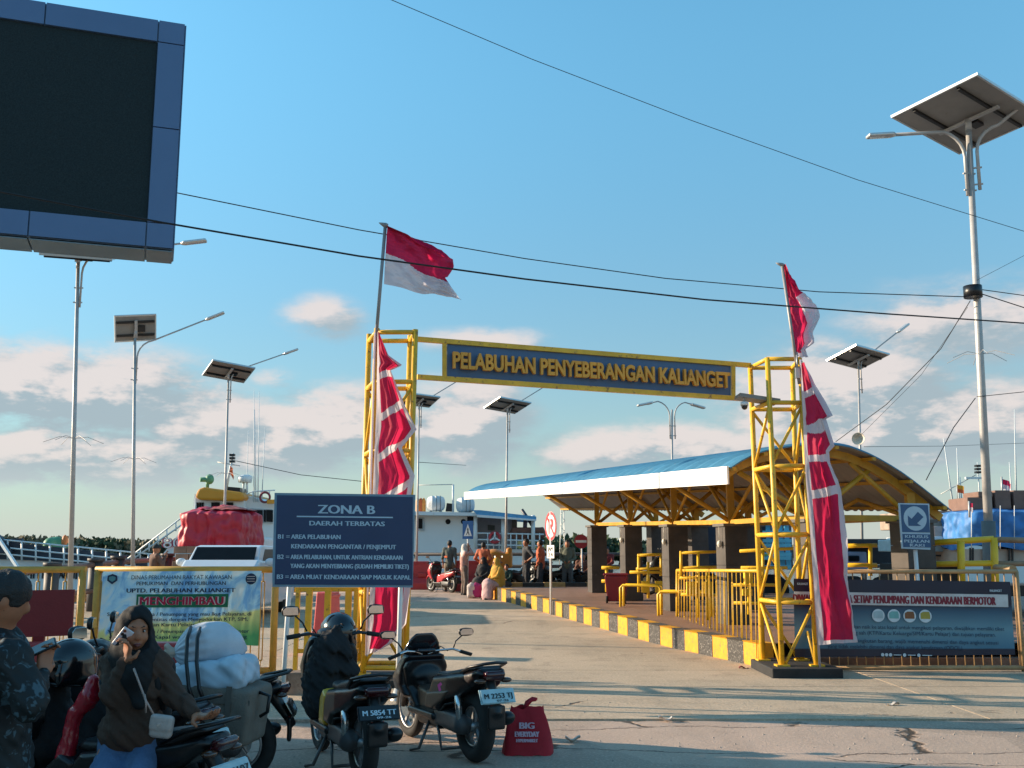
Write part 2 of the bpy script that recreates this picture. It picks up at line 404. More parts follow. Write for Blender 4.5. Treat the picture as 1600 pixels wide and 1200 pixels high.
# ================================================================ THE SETTING
def ground_mat(name,col,col2,crack,scale=1.0,rough=.85,crackw=.012,cracks=.55,slope=0):
    m=bpy.data.materials.new(name); m.use_nodes=True; nt=m.node_tree; N=nt.nodes.new; L=nt.links.new; b=nt.nodes['Principled BSDF']
    b.inputs['Roughness'].default_value=rough; b.inputs['Specular IOR Level'].default_value=.3
    g=N('ShaderNodeNewGeometry'); P0=g.outputs['Position']
    def nz(sc,det=6,vec=P0,ro=.6):
        n=N('ShaderNodeTexNoise'); n.inputs['Scale'].default_value=sc; n.inputs['Detail'].default_value=det; n.inputs['Roughness'].default_value=ro; L(vec,n.inputs['Vector']); return n
    def sm(x,a,c,lo=0,hi=1):
        r=N('ShaderNodeMapRange'); r.interpolation_type='SMOOTHSTEP'; L(x,r.inputs[0]); r.inputs[1].default_value=a; r.inputs[2].default_value=c; r.inputs[3].default_value=lo; r.inputs[4].default_value=hi; return r.outputs[0]
    def mix(f,a,c):
        x=N('ShaderNodeMix'); x.data_type='RGBA'
        if isinstance(f,float): x.inputs[0].default_value=f
        else: L(f,x.inputs[0])
        for i,q in ((6,a),(7,c)):
            if isinstance(q,tuple): x.inputs[i].default_value=(*q,1)
            else: L(q,x.inputs[i])
        return x.outputs[2]
    big=nz(.35*scale).outputs[0]; mid=nz(1.7*scale,8).outputs[0]; fine=nz(38,5,ro=.75).outputs[0]
    c=mix(sm(big,.35,.65),col,col2); c=mix(sm(mid,.52,.66,0,.55),c,tuple(q*.62 for q in col)); c=mix(sm(fine,.48,.70,0,.75),c,tuple(min(1,q*1.5) for q in col))
    c=mix(sm(fine,.44,.3,0,.8),c,tuple(q*.45 for q in col))
    # tyre stains drawn out along the road
    mp=N('ShaderNodeMapping'); mp.inputs['Scale'].default_value=(1.3,.12,1); mp.inputs['Rotation'].default_value=(0,0,.18); L(P0,mp.inputs[0]); st=nz(1,5,mp.outputs[0]).outputs[0]
    c=mix(sm(st,.5,.7,0,.35),c,tuple(q*.5 for q in col2))
    # oil stains and old repair patches
    oil=nz(.9,6,ro=.7).outputs[0]; c=mix(sm(oil,.60,.70,0,.6),c,tuple(q*.38 for q in col))
    vp=N('ShaderNodeTexVoronoi'); vp.inputs['Scale'].default_value=.42; mpp=N('ShaderNodeMapping'); mpp.inputs['Scale'].default_value=(.7,1.5,1); L(P0,mpp.inputs[0]); L(mpp.outputs[0],vp.inputs['Vector'])
    sr=N('ShaderNodeSeparateColor'); L(vp.outputs['Color'],sr.inputs[0]); c=mix(sm(sr.outputs[0],.80,.82,0,.30),c,tuple(q*.72 for q in col2)); c=mix(sm(sr.outputs[1],.82,.84,0,.35),c,tuple(min(1,q*1.25) for q in col))
    # cracks
    dv=nz(1.1,5); ad=N('ShaderNodeMixRGB'); ad.blend_type='ADD'; ad.inputs[0].default_value=.55; L(P0,ad.inputs[1]); L(dv.outputs['Color'],ad.inputs[2])
    mp2=N('ShaderNodeMapping'); mp2.inputs['Scale'].default_value=(.5,1.9,1); L(ad.outputs[0],mp2.inputs[0])
    vo=N('ShaderNodeTexVoronoi'); vo.feature='DISTANCE_TO_EDGE'; vo.inputs['Scale'].default_value=.62; L(mp2.outputs[0],vo.inputs['Vector'])
    cm=sm(vo.outputs['Distance'],crackw*2.2,crackw*.4); gate=sm(nz(.7,3).outputs[0],cracks,cracks+.08)
    mu=N('ShaderNodeMath'); mu.operation='MULTIPLY'; L(cm,mu.inputs[0]); L(gate,mu.inputs[1])
    c=mix(mu.outputs[0],c,crack); L(c,b.inputs['Base Color'])
    h=N('ShaderNodeMath'); h.operation='MULTIPLY_ADD'; L(mu.outputs[0],h.inputs[0]); h.inputs[1].default_value=-1.6; L(fine,h.inputs[2])
    h2=N('ShaderNodeMath'); h2.operation='MULTIPLY_ADD'; L(mid,h2.inputs[0]); h2.inputs[1].default_value=1.5; L(h.outputs[0],h2.inputs[2])
    bp=N('ShaderNodeBump'); bp.inputs['Strength'].default_value=.65; bp.inputs['Distance'].default_value=.018; L(h2.outputs[0],bp.inputs['Height']); L(bp.outputs[0],b.inputs['Normal'])
    MATS[name]=m; return m
gm=ground_mat('worn_asphalt_concrete',(.47,.34,.26),(.36,.27,.205),(.07,.05,.035),cracks=.38,crackw=.0065)
sm_=ground_mat('road_concrete',(.50,.38,.265),(.41,.32,.225),(.12,.085,.06),cracks=.58,crackw=.006)
qm=ground_mat('quay_concrete',(.38,.32,.25),(.30,.26,.21),(.05,.045,.04),cracks=.7)
def edgeY(x):
    pts=[(-300,24),(-14,27),(-9,31),(-4,39),(60,41),(300,41)]
    for (a,b),(c,d) in zip(pts,pts[1:]):
        if a<=x<=c: return b+(d-b)*(x-a)/(c-a)
    return 40
g=MB(); xs=[-300,-120,-60,-40]+[-30+i for i in range(0,61)]+[40,60,120,300]; ys=[-200,-60,-20,0,4,8,12,16,18,21,24,26]
def gp(x,y): return g.vv((x,y,gz(y)))
rows=[]
for x in xs:
    e=edgeY(x); yy=ys[:-2]+[21+(e-21)*t for t in (.25,.5,.75,1)]; yy=[-200,-60,-20,0,4,8,12,16,18,21]+[21+(e-21)*t for t in (.2,.4,.6,.8,1)]
    r=[gp(x,y) for y in yy]; r.append(g.vv((x,e,-2.5))); rows.append(r)
for a,b in zip(rows,rows[1:]):
    for j in range(len(a)-1): g.ff((a[j],b[j],b[j+1],a[j+1]),True)
ground=g.build('ground',gm,kind='structure')
# concrete road slabs, joints left open between them
road=thing('road','','')
del road['label']; del road['category']; road['kind']='structure'
def kerbX(Y): # left face of the platform kerb
    return 3.50+(Y-14.4)*(-.545-3.50)/(30.1-14.4)
def poly_slab(x0,x1,y0,y1,top,mat,name,parent,clipk=True):
    b=MB(); n=4; q=[]
    ya=[y0+(y1-y0)*i/n for i in range(n+1)]
    L_=[];R2=[]
    for y in ya:
        xr=min(x1,kerbX(y)-.02) if (clipk and y>14.35 and y<30.2) else x1
        if xr-x0<.1: xr=x0+.1
        j=rng.uniform(-.004,.004)
        L_.append((x0,y)); R2.append((xr,y))
    tl=[b.vv((x,y,gz(y)+top)) for x,y in L_]; tr=[b.vv((x,y,gz(y)+top)) for x,y in R2]
    bl=[b.vv((x,y,gz(y)-.05)) for x,y in L_]; br=[b.vv((x,y,gz(y)-.05)) for x,y in R2]
    for i in range(n):
        b.ff((tl[i],tr[i],tr[i+1],tl[i+1])); b.ff((bl[i],tl[i],tl[i+1],bl[i+1])); b.ff((tr[i],br[i],br[i+1],tr[i+1]))
    b.ff((bl[0],br[0],tr[0],tl[0])); b.ff((tl[n],tr[n],br[n],bl[n]))
    return b.build(name,mat,parent)
yj=[10.25,12.6,14.3,17.0,19.9,22.8,25.7,28.4]
xj=[-13.4,-8.6,-3.8,4.6,11.1]
for j in range(len(yj)-1):
    for i in range(len(xj)-1):
        x0,x1=xj[i]+.006,xj[i+1]-.006; y0,y1=yj[j]+.007,yj[j+1]-.007
        if y0>14.2 and x0>min(kerbX(y0),kerbX(y1))-.3: continue
        if edgeY(x0)<y1+.3: continue
        poly_slab(x0,x1,y0,y1,.018+rng.uniform(0,.004),sm_,'concrete_slab',road)
# low kerb where the apron meets the parking strip
ak=MB(); ak.prism([(-14,10.12,0),(-14,10.22,0),(-14,10.22,.035),(-14,10.12,.035)],(12.6,0,0)); ak.build('apron_kerb',qm,road)
# water, far land, quay edge
def water_mat():
    m=bpy.data.materials.new('sea_water'); m.use_nodes=True; nt=m.node_tree; b=nt.nodes['Principled BSDF']; b.inputs['Base Color'].default_value=(.03,.07,.075,1); b.inputs['Roughness'].default_value=.12
    n=nt.nodes.new('ShaderNodeTexNoise'); n.inputs['Scale'].default_value=1.2; n.inputs['Detail'].default_value=5; g_=nt.nodes.new('ShaderNodeNewGeometry'); nt.links.new(g_.outputs['Position'],n.inputs['Vector'])
    p=nt.nodes.new('ShaderNodeBump'); p.inputs['Strength'].default_value=.5; p.inputs['Distance'].default_value=.2; nt.links.new(n.outputs[0],p.inputs['Height']); nt.links.new(p.outputs[0],b.inputs['Normal']); return m
w=MB(); w.quad((-3500,22,-1.6),(3500,22,-1.6),(3500,5000,-1.6),(-3500,5000,-1.6)); w.build('sea',water_mat(),kind='structure')
lm=M('far_land_scrub',(.075,.085,.05),.9,var=.4,scale=.05)
fl=MB()
def flp(u,v):
    x=-700+1400*u; z=-2+(3.6+.8*math.sin(x*.021)+.4*math.sin(x*.067))*math.sin(math.pi*min(1,v*1.2)*.5); return (x,300+v*160+20*math.sin(x*.01),z)
fl.grid(flp,60,6); fl.build('far_shore_land',lm,kind='structure')
# quay kerb: painted blocks along the far edge and a low upstand
qk=thing('quay_kerb','',''); del qk['label']; del qk['category']; qk['kind']='structure'
km=[M('kerb_dark_paint',(.035,.032,.03),.8,var=.3,dirt=(.25,.2,.15),dirtamt=.1),M('kerb_tan_paint',(.42,.25,.09),.8,var=.3,dirt=(.2,.13,.07),dirtamt=.2),M('kerb_red_paint',(.45,.05,.05),.7)]
def kerb_run(a,b,n,w,h,parent,mats,name='kerb_block',zf=gz):
    a=V((a[0],a[1],0)); b=V((b[0],b[1],0)); d=(b-a)/n; nn=V((-d.y,d.x,0)).normalized()
    for i in range(n):
        p=a+d*i+d.normalized()*.006; q=a+d*(i+1)-d.normalized()*.006; mb=MB()
        jj=rng.uniform(-.006,.006)
        z0,z1=zf(p.y),zf(q.y); c=.02
        prof=[(0,-.05),(0,h-c),(c,h),(w-c,h),(w,h-c),(w,-.05)]
        A=[mb.vv(p+nn*(s+jj)+V((0,0,z0+t+jj))) for s,t in prof]; B=[mb.vv(q+nn*(s+jj)+V((0,0,z1+t+jj))) for s,t in prof]
        for k in range(5): mb.ff((A[k],A[k+1],B[k+1],B[k]))
        mb.ff(A[::-1]); mb.ff(B)
        mb.build(name,mats[i%len(mats)],parent)
kerb_run((-4,38.6),(9,40.2),14,.3,.42,qk,km[:2])
kerb_run((-14,26.6),(-4.2,38.3),16,.3,.3,qk,km[:2])
# second painted kerb of the waiting lane, in the shade behind the seated people
kerb_run((-1.0,32.2),(7,33.0),12,.3,.36,qk,km[:2])

# ================================================================ PLATFORM AND SHELTER
plat=thing('platform_pavement','',''); del plat['label']; del plat['category']; plat['kind']='structure'
tile=ground_mat('platform_red_concrete',(.32,.18,.125),(.25,.16,.115),(.08,.05,.04),cracks=.7,rough=.55)
PH=.345
def gzp(Y): return gz(Y)+PH
pb=MB(); tops=[]
yr=[14.75+i*(29.9-14.75)/8 for i in range(9)]
for y in yr: tops.append((pb.vv((kerbX(y)+.17,y,gzp(y)-.008)),pb.vv((13.5,y,gzp(y)-.008))))
for a,b in zip(tops,tops[1:]): pb.ff((a[0],a[1],b[1],b[0]))
pb.build('platform_top',tile,plat)
fb=MB(); fb.prism([(3.55,14.6,-.05),(13.5,14.6,-.05),(13.5,14.76,-.05),(3.55,14.76,-.05)],(0,0,.20)); fb.build('platform_front_wall',M('brown_plinth',(.20,.12,.085),.8,var=.3),plat)
ky=M('kerb_yellow_paint',(.72,.33,.012),.55,var=.18,scale=7,dirt=(.2,.13,.08),dirtamt=.40)
kd=M('kerb_grey_paint',(.055,.05,.045),.8,var=.5,scale=14,dirt=(.30,.27,.24),dirtamt=.42)
kr=thing('platform_kerb','low kerb of alternating yellow and dark blocks along the left edge of the shelter platform','kerb')
a_=(kerbX(30.1),30.1); b_=(kerbX(14.6),14.6)
kerb_run(b_,a_,31,-.2,PH,kr,[ky,kd])
# ---- shelter
SH=thing('waiting_shelter','open passenger shelter with curved blue sheet roof on dark tiled columns beside the road','shelter',(4.5,18,gzp(18)))
SD=V((-4.735,21.2,0)).normalized()  # length direction (away from the gate)
SW=V((SD.y,-SD.x,0))*1.0           # across, to the right
SW=V((.976,.218,0))
L0=P(1142,730,14.8)
arch=[(1142,730),(1160,718),(1180,708),(1205,701),(1230,697),(1260,693.5),(1290,692),(1312,694),(1332,698),(1356,707),(1380,719),(1405,734),(1430,752),(1458,774),(1487,797)]
prof=[]
for u,v in arch:
    d=ray(u,v); # intersect with vertical plane through L0 along SW
    n_=V((-SW.y,SW.x,0)); s=(V((L0.x,L0.y,0))).dot(n_)/V((d.x,d.y,0)).dot(n_); p=V((0,0,CAMZ))+d*s
    w_=(p-L0).dot(SW)/SW.length_squared; prof.append((w_,p.z-L0.z))
def profz(w):
    for (a,b),(c,d) in zip(prof,prof[1:]):
        if a<=w<=c: return b+(d-b)*(w-a)/(c-a)
    return prof[0][1] if w<0 else prof[-1][1]
WMAX=prof[-1][0]; RL=22.0; RSL=.0375
DIR=V((-.218,.976,0)).normalized()
def RP(w,t,dz=0): return L0+SW*w+DIR*t+V((0,0,profz(w)+RSL*t+dz))
blue=M('blue_sheet_roof',(.065,.23,.36),.6,var=.2,scale=1.5,dirt=(.25,.28,.28),dirtamt=.08,metal=.1)
under=M('roof_underside_metal',(.30,.28,.255),.6,var=.15,scale=2,dirt=(.2,.12,.07),dirtamt=.12)
# corrugated sheets: ribs run down the slope (across), each sheet 1 m wide along the length
ncs=22
for k in range(ncs):
    for (nm,mt,dz,fl_) in (('roof_sheet',blue,0,0),):
        b=MB(); nt_=14; nw=22
        def pt(i,j,dz=0):
            w_=WMAX*i/nw; t=RL*(k+j/nt_)/ncs; ph=(j%7)/7.0 if False else 0
            rib=.028*max(0,math.sin(2*math.pi*(j/nt_*4)))
            return RP(w_,t,rib+dz)
        top=[[b.vv(pt(i,j)) for j in range(nt_+1)] for i in range(nw+1)]
        bot=[[b.vv(pt(i,j,-.02)) for j in range(nt_+1)] for i in range(nw+1)]
        for i in range(nw):
            for j in range(nt_):
                b.cur=0; b.ff((top[i][j],top[i+1][j],top[i+1][j+1],top[i][j+1]))
                b.cur=1; b.ff((bot[i][j],bot[i][j+1],bot[i+1][j+1],bot[i+1][j]))
        b.cur=0
        for j in range(nt_):
            b.ff((top[0][j],top[0][j+1],bot[0][j+1],bot[0][j])); b.ff((top[nw][j],bot[nw][j],bot[nw][j+1],top[nw][j+1]))
        for i in range(nw):
            b.ff((top[i][0],bot[i][0],bot[i+1][0],top[i+1][0])); b.ff((top[i][nt_],top[i+1][nt_],bot[i+1][nt_],bot[i][nt_]))
        b.build(nm,[mt,under],SH)
# fascia along the left eave, in four boards
fw=M('white_fascia',(.88,.83,.78),.5,var=.05,scale=1.2,dirt=(.55,.42,.33),dirtamt=.02)
cuts=[0,6.4,12.0,17.0,22.0]
for a,c in zip(cuts,cuts[1:]):
    b=MB(); p=L0+DIR*(a+.01)+V((0,0,RSL*a))-SW*.03; q=L0+DIR*(c-.01)+V((0,0,RSL*c))-SW*.03
    b.prism([p+V((0,0,.015)),q+V((0,0,.015)),q+V((0,0,-.245)),p+V((0,0,-.245))],-SW*.03); b.build('fascia_board',fw,SH)
b=MB(); p=L0+V((0,0,0)); 
# end cap of the eave
ym=M('shelter_yellow_paint',(.55,.29,.022),.5,var=.25,scale=5,dirt=(.25,.12,.05),dirtamt=.15,bump=.04)
lcol=[(2.25,27.4),(2.80,24.4),(3.36,21.4),(3.90,18.4),(4.47,15.4)]
colm=M('dark_stone_tile',(.072,.060,.052),.55,var=.4,scale=3,dirt=(.15,.13,.11),dirtamt=.12,bump=.1)
capm=M('column_cap_concrete',(.12,.11,.10),.7)
CH=1.70
def column(x,y,s=.42,h=CH,ang=.2):
    base=V((x,y,gzp(y)-.01)); R=Matrix.Rotation(ang,3,'Z')
    root=None
    nrow=5
    core=MB(); core.box(base+V((0,0,h/2)),(s-.05,s-.05,h),R); c_=core.build('column',colm,SH)
    hh=h/nrow
    for r in range(nrow):
        for fi in range(4):
            q=Matrix.Rotation(ang+fi*math.pi/2,3,'Z')
            cc=base+q@V((0,-(s/2-.012),hh*(r+.5))); t=MB(); j=rng.uniform(-.002,.002)
            t.box(cc+q@V((0,j,0)),(s-.008,.022,hh-.007),q); t.build('stone_panel',colm,c_)
    cb=MB(); cb.box(base+V((0,0,h+.02)),(s+.08,s+.08,.05),R); cb.build('cap',capm,c_)
    return base+V((0,0,h+.045))
ltops=[column(x,y) for x,y in lcol]
rcol=[]
for x,y in lcol:
    rx=x+1.62; ry=y+.36
    rcol.append((rx,ry))
rtops=[column(x,y,.46 if y<16 else .42) for x,y in rcol]
def wt_of(p):
    d=V((p.x-L0.x,p.y-L0.y,0)); # solve d = SW*w + DIR*t
    det=SW.x*DIR.y-SW.y*DIR.x; w_=(d.x*DIR.y-d.y*DIR.x)/det; t=(SW.x*d.y-SW.y*d.x)/det; return w_,t
for i,(a,c) in enumerate(zip(ltops,rtops)):
    wa,ta=wt_of(a); wc,tc_=wt_of(c)
    # posts up to the rafters
    for p,wp,tp in ((a,wa,ta),(c,wc,tc_)):
        z=RP(wp,tp).z-.10
        MB().beam(p,(p.x,p.y,z),.12,.12,V((0,1,0))).build('post',ym,SH)
    # curved rafter
    b=MB(); pts=[RP(WMAX*s/16,ta,-.12) for s in range(17)]; 
    for s in range(16): b.beam(pts[s],pts[s+1]+(pts[s+1]-pts[s])*.02,.08,.12)
    b.build('rafter',ym,SH)
    # raking struts to both eaves and inner struts
    e=RP(.25,ta,-.2); f=RP(WMAX-.3,tc_,-.2)
    MB().tube([a+V((0,0,.03)),e],.042,8).build('strut',ym,SH); MB().tube([c+V((0,0,.03)),f],.042,8).build('strut',ym,SH)
    MB().tube([a+V((0,0,.03)),RP((wa+wc)/2+.15,ta,-.18)],.042,8).build('strut',ym,SH)
    MB().tube([c+V((0,0,.03)),RP((wa+wc)/2-.15,tc_,-.18)],.042,8).build('strut',ym,SH)
    MB().beam(a+V((0,0,.02)),c+V((0,0,.02)),.09,.09).build('cross_beam',ym,SH)
    if i+1<len(ltops):
        for T_ in (ltops,rtops):
            p,q=T_[i]+V((0,0,.03)),T_[i+1]+V((0,0,.03))
            MB().beam(p,q,.08,.08).build('tie_beam',ym,SH)
            mid=(p+q)/2; wm,tm=wt_of(mid); up=RP(wm,tm,-.16)
            MB().tube([p,up],.035,6).build('brace',ym,SH); MB().tube([q,up],.035,6).build('brace',ym,SH)
for w_ in (.05,.55,1.1,1.7,2.3,2.9,WMAX-.12):
    MB().beam(RP(w_,-.02,-.055),RP(w_,RL-.1,-.055),.06,.05).build('purlin',ym,SH)
# small lamps hanging from the column tops
for i in (1,2,3):
    x,y=lcol[i]; p=V((x-.24,y-.12,gzp(y)+CH-.32)); b=MB(); b.tube([p+V((0,0,.3)),p+V((0,0,.08))],.006,5); b.ell(p,(.045,.045,.07),8); b.build('hanging_lamp',M('lamp_glass',(.7,.68,.6),.3),SH)

# ================================================================ ENTRANCE GATE
GT=thing('entrance_gate','tall yellow lattice gate over the road carrying the blue name board','gate',(0.9,13.2,0))
Y_=YEL()
def tower(tops,bots,levels,side):
    # tops/bots: near-left, near-right, far-right, far-left
    for a,b in zip(tops,bots): MB().tube([b,a],.036,10).build('post',Y_,GT)
    def at(i,z): a,b=tops[i],bots[i]; t=(z-b.z)/(a.z-b.z); return b+(a-b)*t
    for z in levels:
        for i in range(4):
            MB().tube([at(i,z),at((i+1)%4,z)],.031,8).build('rung',Y_,GT)
    for k in range(len(levels)-1):
        z0,z1=levels[k],levels[k+1]
        if k==len(levels)-2: continue
        for i in range(4):
            j=(i+1)%4
            if i in (0,2): MB().tube([at(i,z0+.03),at(j,z1-.03)],.022,6).build('brace',Y_,GT)
            elif (k%2==0)==(i==1): MB().tube([at(i,z0+.03),at(j,z1-.03)],.022,6).build('brace',Y_,GT)
            else: MB().tube([at(j,z0+.03),at(i,z1-.03)],.022,6).build('brace',Y_,GT)
    return at
def zat(v,Y): return P(800,v,Y).z
RTn,RTf=13.7,14.38
Rt=[P(1199,559,RTn),P(1250,564,RTn),P(1238,575,RTf),P(1172,570,RTf)]
Rb=[P(1223,1063,RTn),P(1277,1060,RTn),P(1254,1050,RTf),P(1193,1050,RTf)]
lev=[zat(v,RTn) for v in (1052,941,835,728,629,561)]
for p in Rb: p.z=.14
rat=tower(Rt,Rb,lev,1)
LTn,LTf=12.75,13.3
Lt=[P(589,513,LTn),P(649,515,LTn),P(641,524,LTf),P(577,522,LTf)]
Lb=[P(567,1068,LTn),P(633,1065,LTn),P(626,1052,LTf),P(560,1054,LTf)]
for p in Lb: p.z=.12
lev2=[.22,1.1,1.95,2.85,3.72,Lt[0].z-.05]
lat=tower(Lt,Lb,lev2,0)
pl=M('plinth_black_paint',(.02,.019,.018),.8,var=.4,dirt=(.12,.1,.08),dirtamt=.15)
b=MB(); c=(Rb[0]+Rb[1]+Rb[2]+Rb[3])/4; b.box((c.x+.04,c.y-.05,.055),(.90,1.2,.17)); b.build('plinth',pl,GT,bevel=.015)
b=MB(); c=(Lb[0]+Lb[1]+Lb[2]+Lb[3])/4; b.box((c.x+.35,c.y-.05,.045),(1.45,1.0,.12)); b.build('plinth',pl,GT,bevel=.015)
for c in Rb+Lb: MB().box((c.x,c.y,.15),(.17,.17,.02)).build('base_plate',Y_,GT)
# header frame: two chords and four stiles between the towers
A0=P(652,530,12.95); A1=P(1172,571,14.3); B0=P(652,589,12.95); B1=P(1172,624,14.3)
for nm,p,q in (('top_chord',A0,A1),('bottom_chord',B0,B1)): MB().beam(p,q,.062,.062).build(nm,Y_,GT)
off=V((.25,-.93,0)).normalized()
def chord(t,top): return (A0+(A1-A0)*t) if top else (B0+(B1-B0)*t)
for t in (.075,.944):
    MB().beam(chord(t,1),chord(t,0),.058,.06,V((0,1,0))).build('stile',Y_,GT)
t0,t1=.083,.936
bq=[chord(t0,1)+V((0,0,-.033)),chord(t1,1)+V((0,0,-.033)),chord(t1,0)+V((0,0,.033)),chord(t0,0)+V((0,0,.033))]
bl=MB(); bl.prism(bq,-off*.05); nb=bl.build('name_board',M('board_blue',(.07,.14,.26),.5,var=.15,scale=1.5,dirt=(.12,.16,.24),dirtamt=.1),GT)
rt=(bq[1]-bq[0]); up=(bq[0]-bq[3]).normalized(); cc=(bq[0]+bq[1]+bq[2]+bq[3])/4
H_=(bq[0]-bq[3]).length
lt=text('PELABUHAN PENYEBERANGAN KALIANGET',cc-up*H_*.245+off*.03,rt,up,H_*.49,M('letter_orange',(.78,.35,.035),.45,var=.2,scale=3,dirt=(.2,.1,.05),dirtamt=.1),nb,width=rt.length*.972,bold=.035,ext=.03,split=True,name='letter',flat=False,nudge=.03)
# conduit canopy and camera under the right end
CN=MB(); CN.box(P(1183,624,13.9),(.55,.35,.05),Matrix.Rotation(.15,3,'Y')); CN.build('cable_tray',M('grey_sheet',(.28,.25,.22),.6),GT)
cc_=thing('security_camera','small white dome camera hanging under the right end of the gate beam','camera',P(1163,628,13.8))
b=MB(); p=P(1163,628,13.8); b.lathe(p,(0,0,-1),[(0,.05),(.05,.055)],12); b.build('housing',WHITE(),cc_)
b=MB(); b.ell(p+V((0,0,-.06)),(.045,.045,.05),12); b.build('dome',GLOSS(),cc_)
b=MB(); b.tube([p,p+V((0,0,.1))],.015,6); b.build('bracket',STEEL(),cc_)
# lamp box on the right tower top
b=MB(); p=P(1246,583,13.6); b.box(p,(.06,.06,.14)); b.tube([p+V((0,0,.07)),p+V((0,0,.25))],.012,6); b.build('junction_box',STEEL(),GT)

# ================================================================ FLAGS
red=M('flag_red_cloth',(.62,.024,.095),.75,var=.12,scale=3,bump=.1,trans=.5)
wht=M('flag_white_cloth',(.72,.66,.70),.75,var=.06,scale=3,bump=.1,trans=.5)
def ripple(s,t,a=.05):
    return a*(math.sin(s*9+t*4)+.5*math.sin(s*17-t*13+1)+.3*math.sin(t*31+s*5)+.55*mnoise.noise(V((s*6+2,t*14,a*90)))+.35*mnoise.noise(V((s*15,t*26,a*50)))+.22*abs(mnoise.noise(V((s*9-t*22,t*8,3)))))
def poly_at(pl_,t):
    for (t0,x0,y0),(t1,x1,y1) in zip(pl_,pl_[1:]):
        if t0<=t<=t1:
            k=(t-t0)/(t1-t0+1e-9); return x0+(x1-x0)*k,y0+(y1-y0)*k
    return pl_[-1][1:]
def cloth_px(name,parent,Ld,Rd,Y,nu,nv,matfn,amp=.05,dy=0,droop=0):
    b=MB()
    def f(s,t):
        a=poly_at(Ld,t); c=poly_at(Rd,t); u=a[0]+(c[0]-a[0])*s; v=a[1]+(c[1]-a[1])*s
        return P(u,v,Y)+V((0,ripple(s,t,amp)*(.15+s)+dy*s,0))
    b.grid(f,nu,nv,True,matfn); return b.build(name,[red,wht],parent)
# national flag on the left pole
F1=thing('flag_on_pole','large red over white flag flying from a thin pole on the left gate tower','flag',Lt[0])
pm=M('flagpole_grey',(.30,.28,.27),.5,metal=.3)
MB().tube([P(585,560,12.68),P(602,352,12.68)],.022,8).build('pole',pm,F1)
b=MB(); b.lathe(P(602,352,12.68),(-.6,0,.25),[(-.03,.03),(0,.035),(.05,.02),(.09,.004)],8); b.build('finial',pm,F1)
cloth_px('flag_cloth',F1,[(0,605,355),(.5,602,397),(1,600,444)],[(0,605,355),(.01,640,370),(.05,655,374),(.2,690,392),(.35,708,406),(.45,710,420),(.56,700,438),(.62,697,440),(.66,703,446),(.85,715,462),(1,722,470)],12.7,150,110,lambda s,t:0 if t<(.47+.18*s) else 1,.09)
F2=thing('flag_on_pole','red and white flag hanging limp from the pole on the right gate tower','flag',Rt[1])
MB().tube([P(1249,600,13.62),P(1222,414,13.62)],.022,8).build('pole',pm,F2)
b=MB(); b.lathe(P(1222,414,13.62),(-.6,0,.2),[(-.03,.025),(0,.03),(.05,.02),(.09,.004)],8); b.build('finial',pm,F2)
def m2(s,t):
    if t>.93: return 1
    x=s; 
    return 1 if (s>.62 and t>.34) else 0
cloth_px('flag_cloth',F2,[(0,1224,414),(.3,1229,462),(.6,1234,505),(.9,1241,548),(1,1243,556)],[(0,1226,415),(.15,1236,433),(.34,1254,458),(.6,1276,486),(.66,1279,498),(.72,1270,520),(.8,1272,536),(.9,1258,546),(1,1262,560)],13.64,90,120,m2,.07)
def pennant_mat(lines,bl=.10,br=.90,bw=.075):
    def f(s,t):
        if s<bl or s>br or t>.985: return 1
        for (tl,tr,w_) in lines:
            c=tl+(tr-tl)*s
            if abs(t-c)<w_: return 1
        return 0
    return f
V1=thing('long_banner','long red and white pennant on the left gate tower, behind the blue notice','banner',(Lt[0].x,12.6,0))
Lp=[(0,590,518),(.25,588,640),(.5,582,770),(.75,579,895),(1,574,1022)]
Rp=[(0,592,519),(.07,607,555),(.10,628,570),(.115,610,577),(.22,632,632),(.30,651,671),(.36,628,700),(.45,649,744),(.55,640,790),(.7,643,860),(.82,641,920),(.90,634,975),(.95,612,1005),(1,590,1018)]
cloth_px('cloth',V1,Lp,Rp,12.55,44,520,pennant_mat([(.145,.12,.010),(.28,.21,.012),(.405,.335,.012),(.55,.46,.014),(.30,.30,0)],.13,.86),.06)
MB().tube([P(586,520,12.62),P(572,1024,12.62)],.012,6).build('hem_rope',wht,V1)
V2=thing('long_banner','long red and white pennant on the right gate tower, before the dark notice','banner',(Rt[1].x,13.5,0))
Lp=[(0,1252,566),(.33,1257,710),(.66,1268,860),(1,1279,1008)]
Rp=[(0,1256,568),(.09,1275,603),(.18,1300,650),(.20,1290,655),(.235,1304,697),(.27,1296,706),(.30,1297,722),(.40,1312,765),(.5,1318,820),(.7,1324,900),(.9,1335,975),(1,1339,1003)]
cloth_px('cloth',V2,Lp,Rp,13.5,44,520,pennant_mat([(.12,.095,.011),(.235,.20,.011),(.345,.285,.012),(.47,.395,.014)],.14,.88),.06)
MB().tube([P(1251,562,13.58),P(1282,1058,13.58)],.016,6).build('hem_rope',wht,V2)

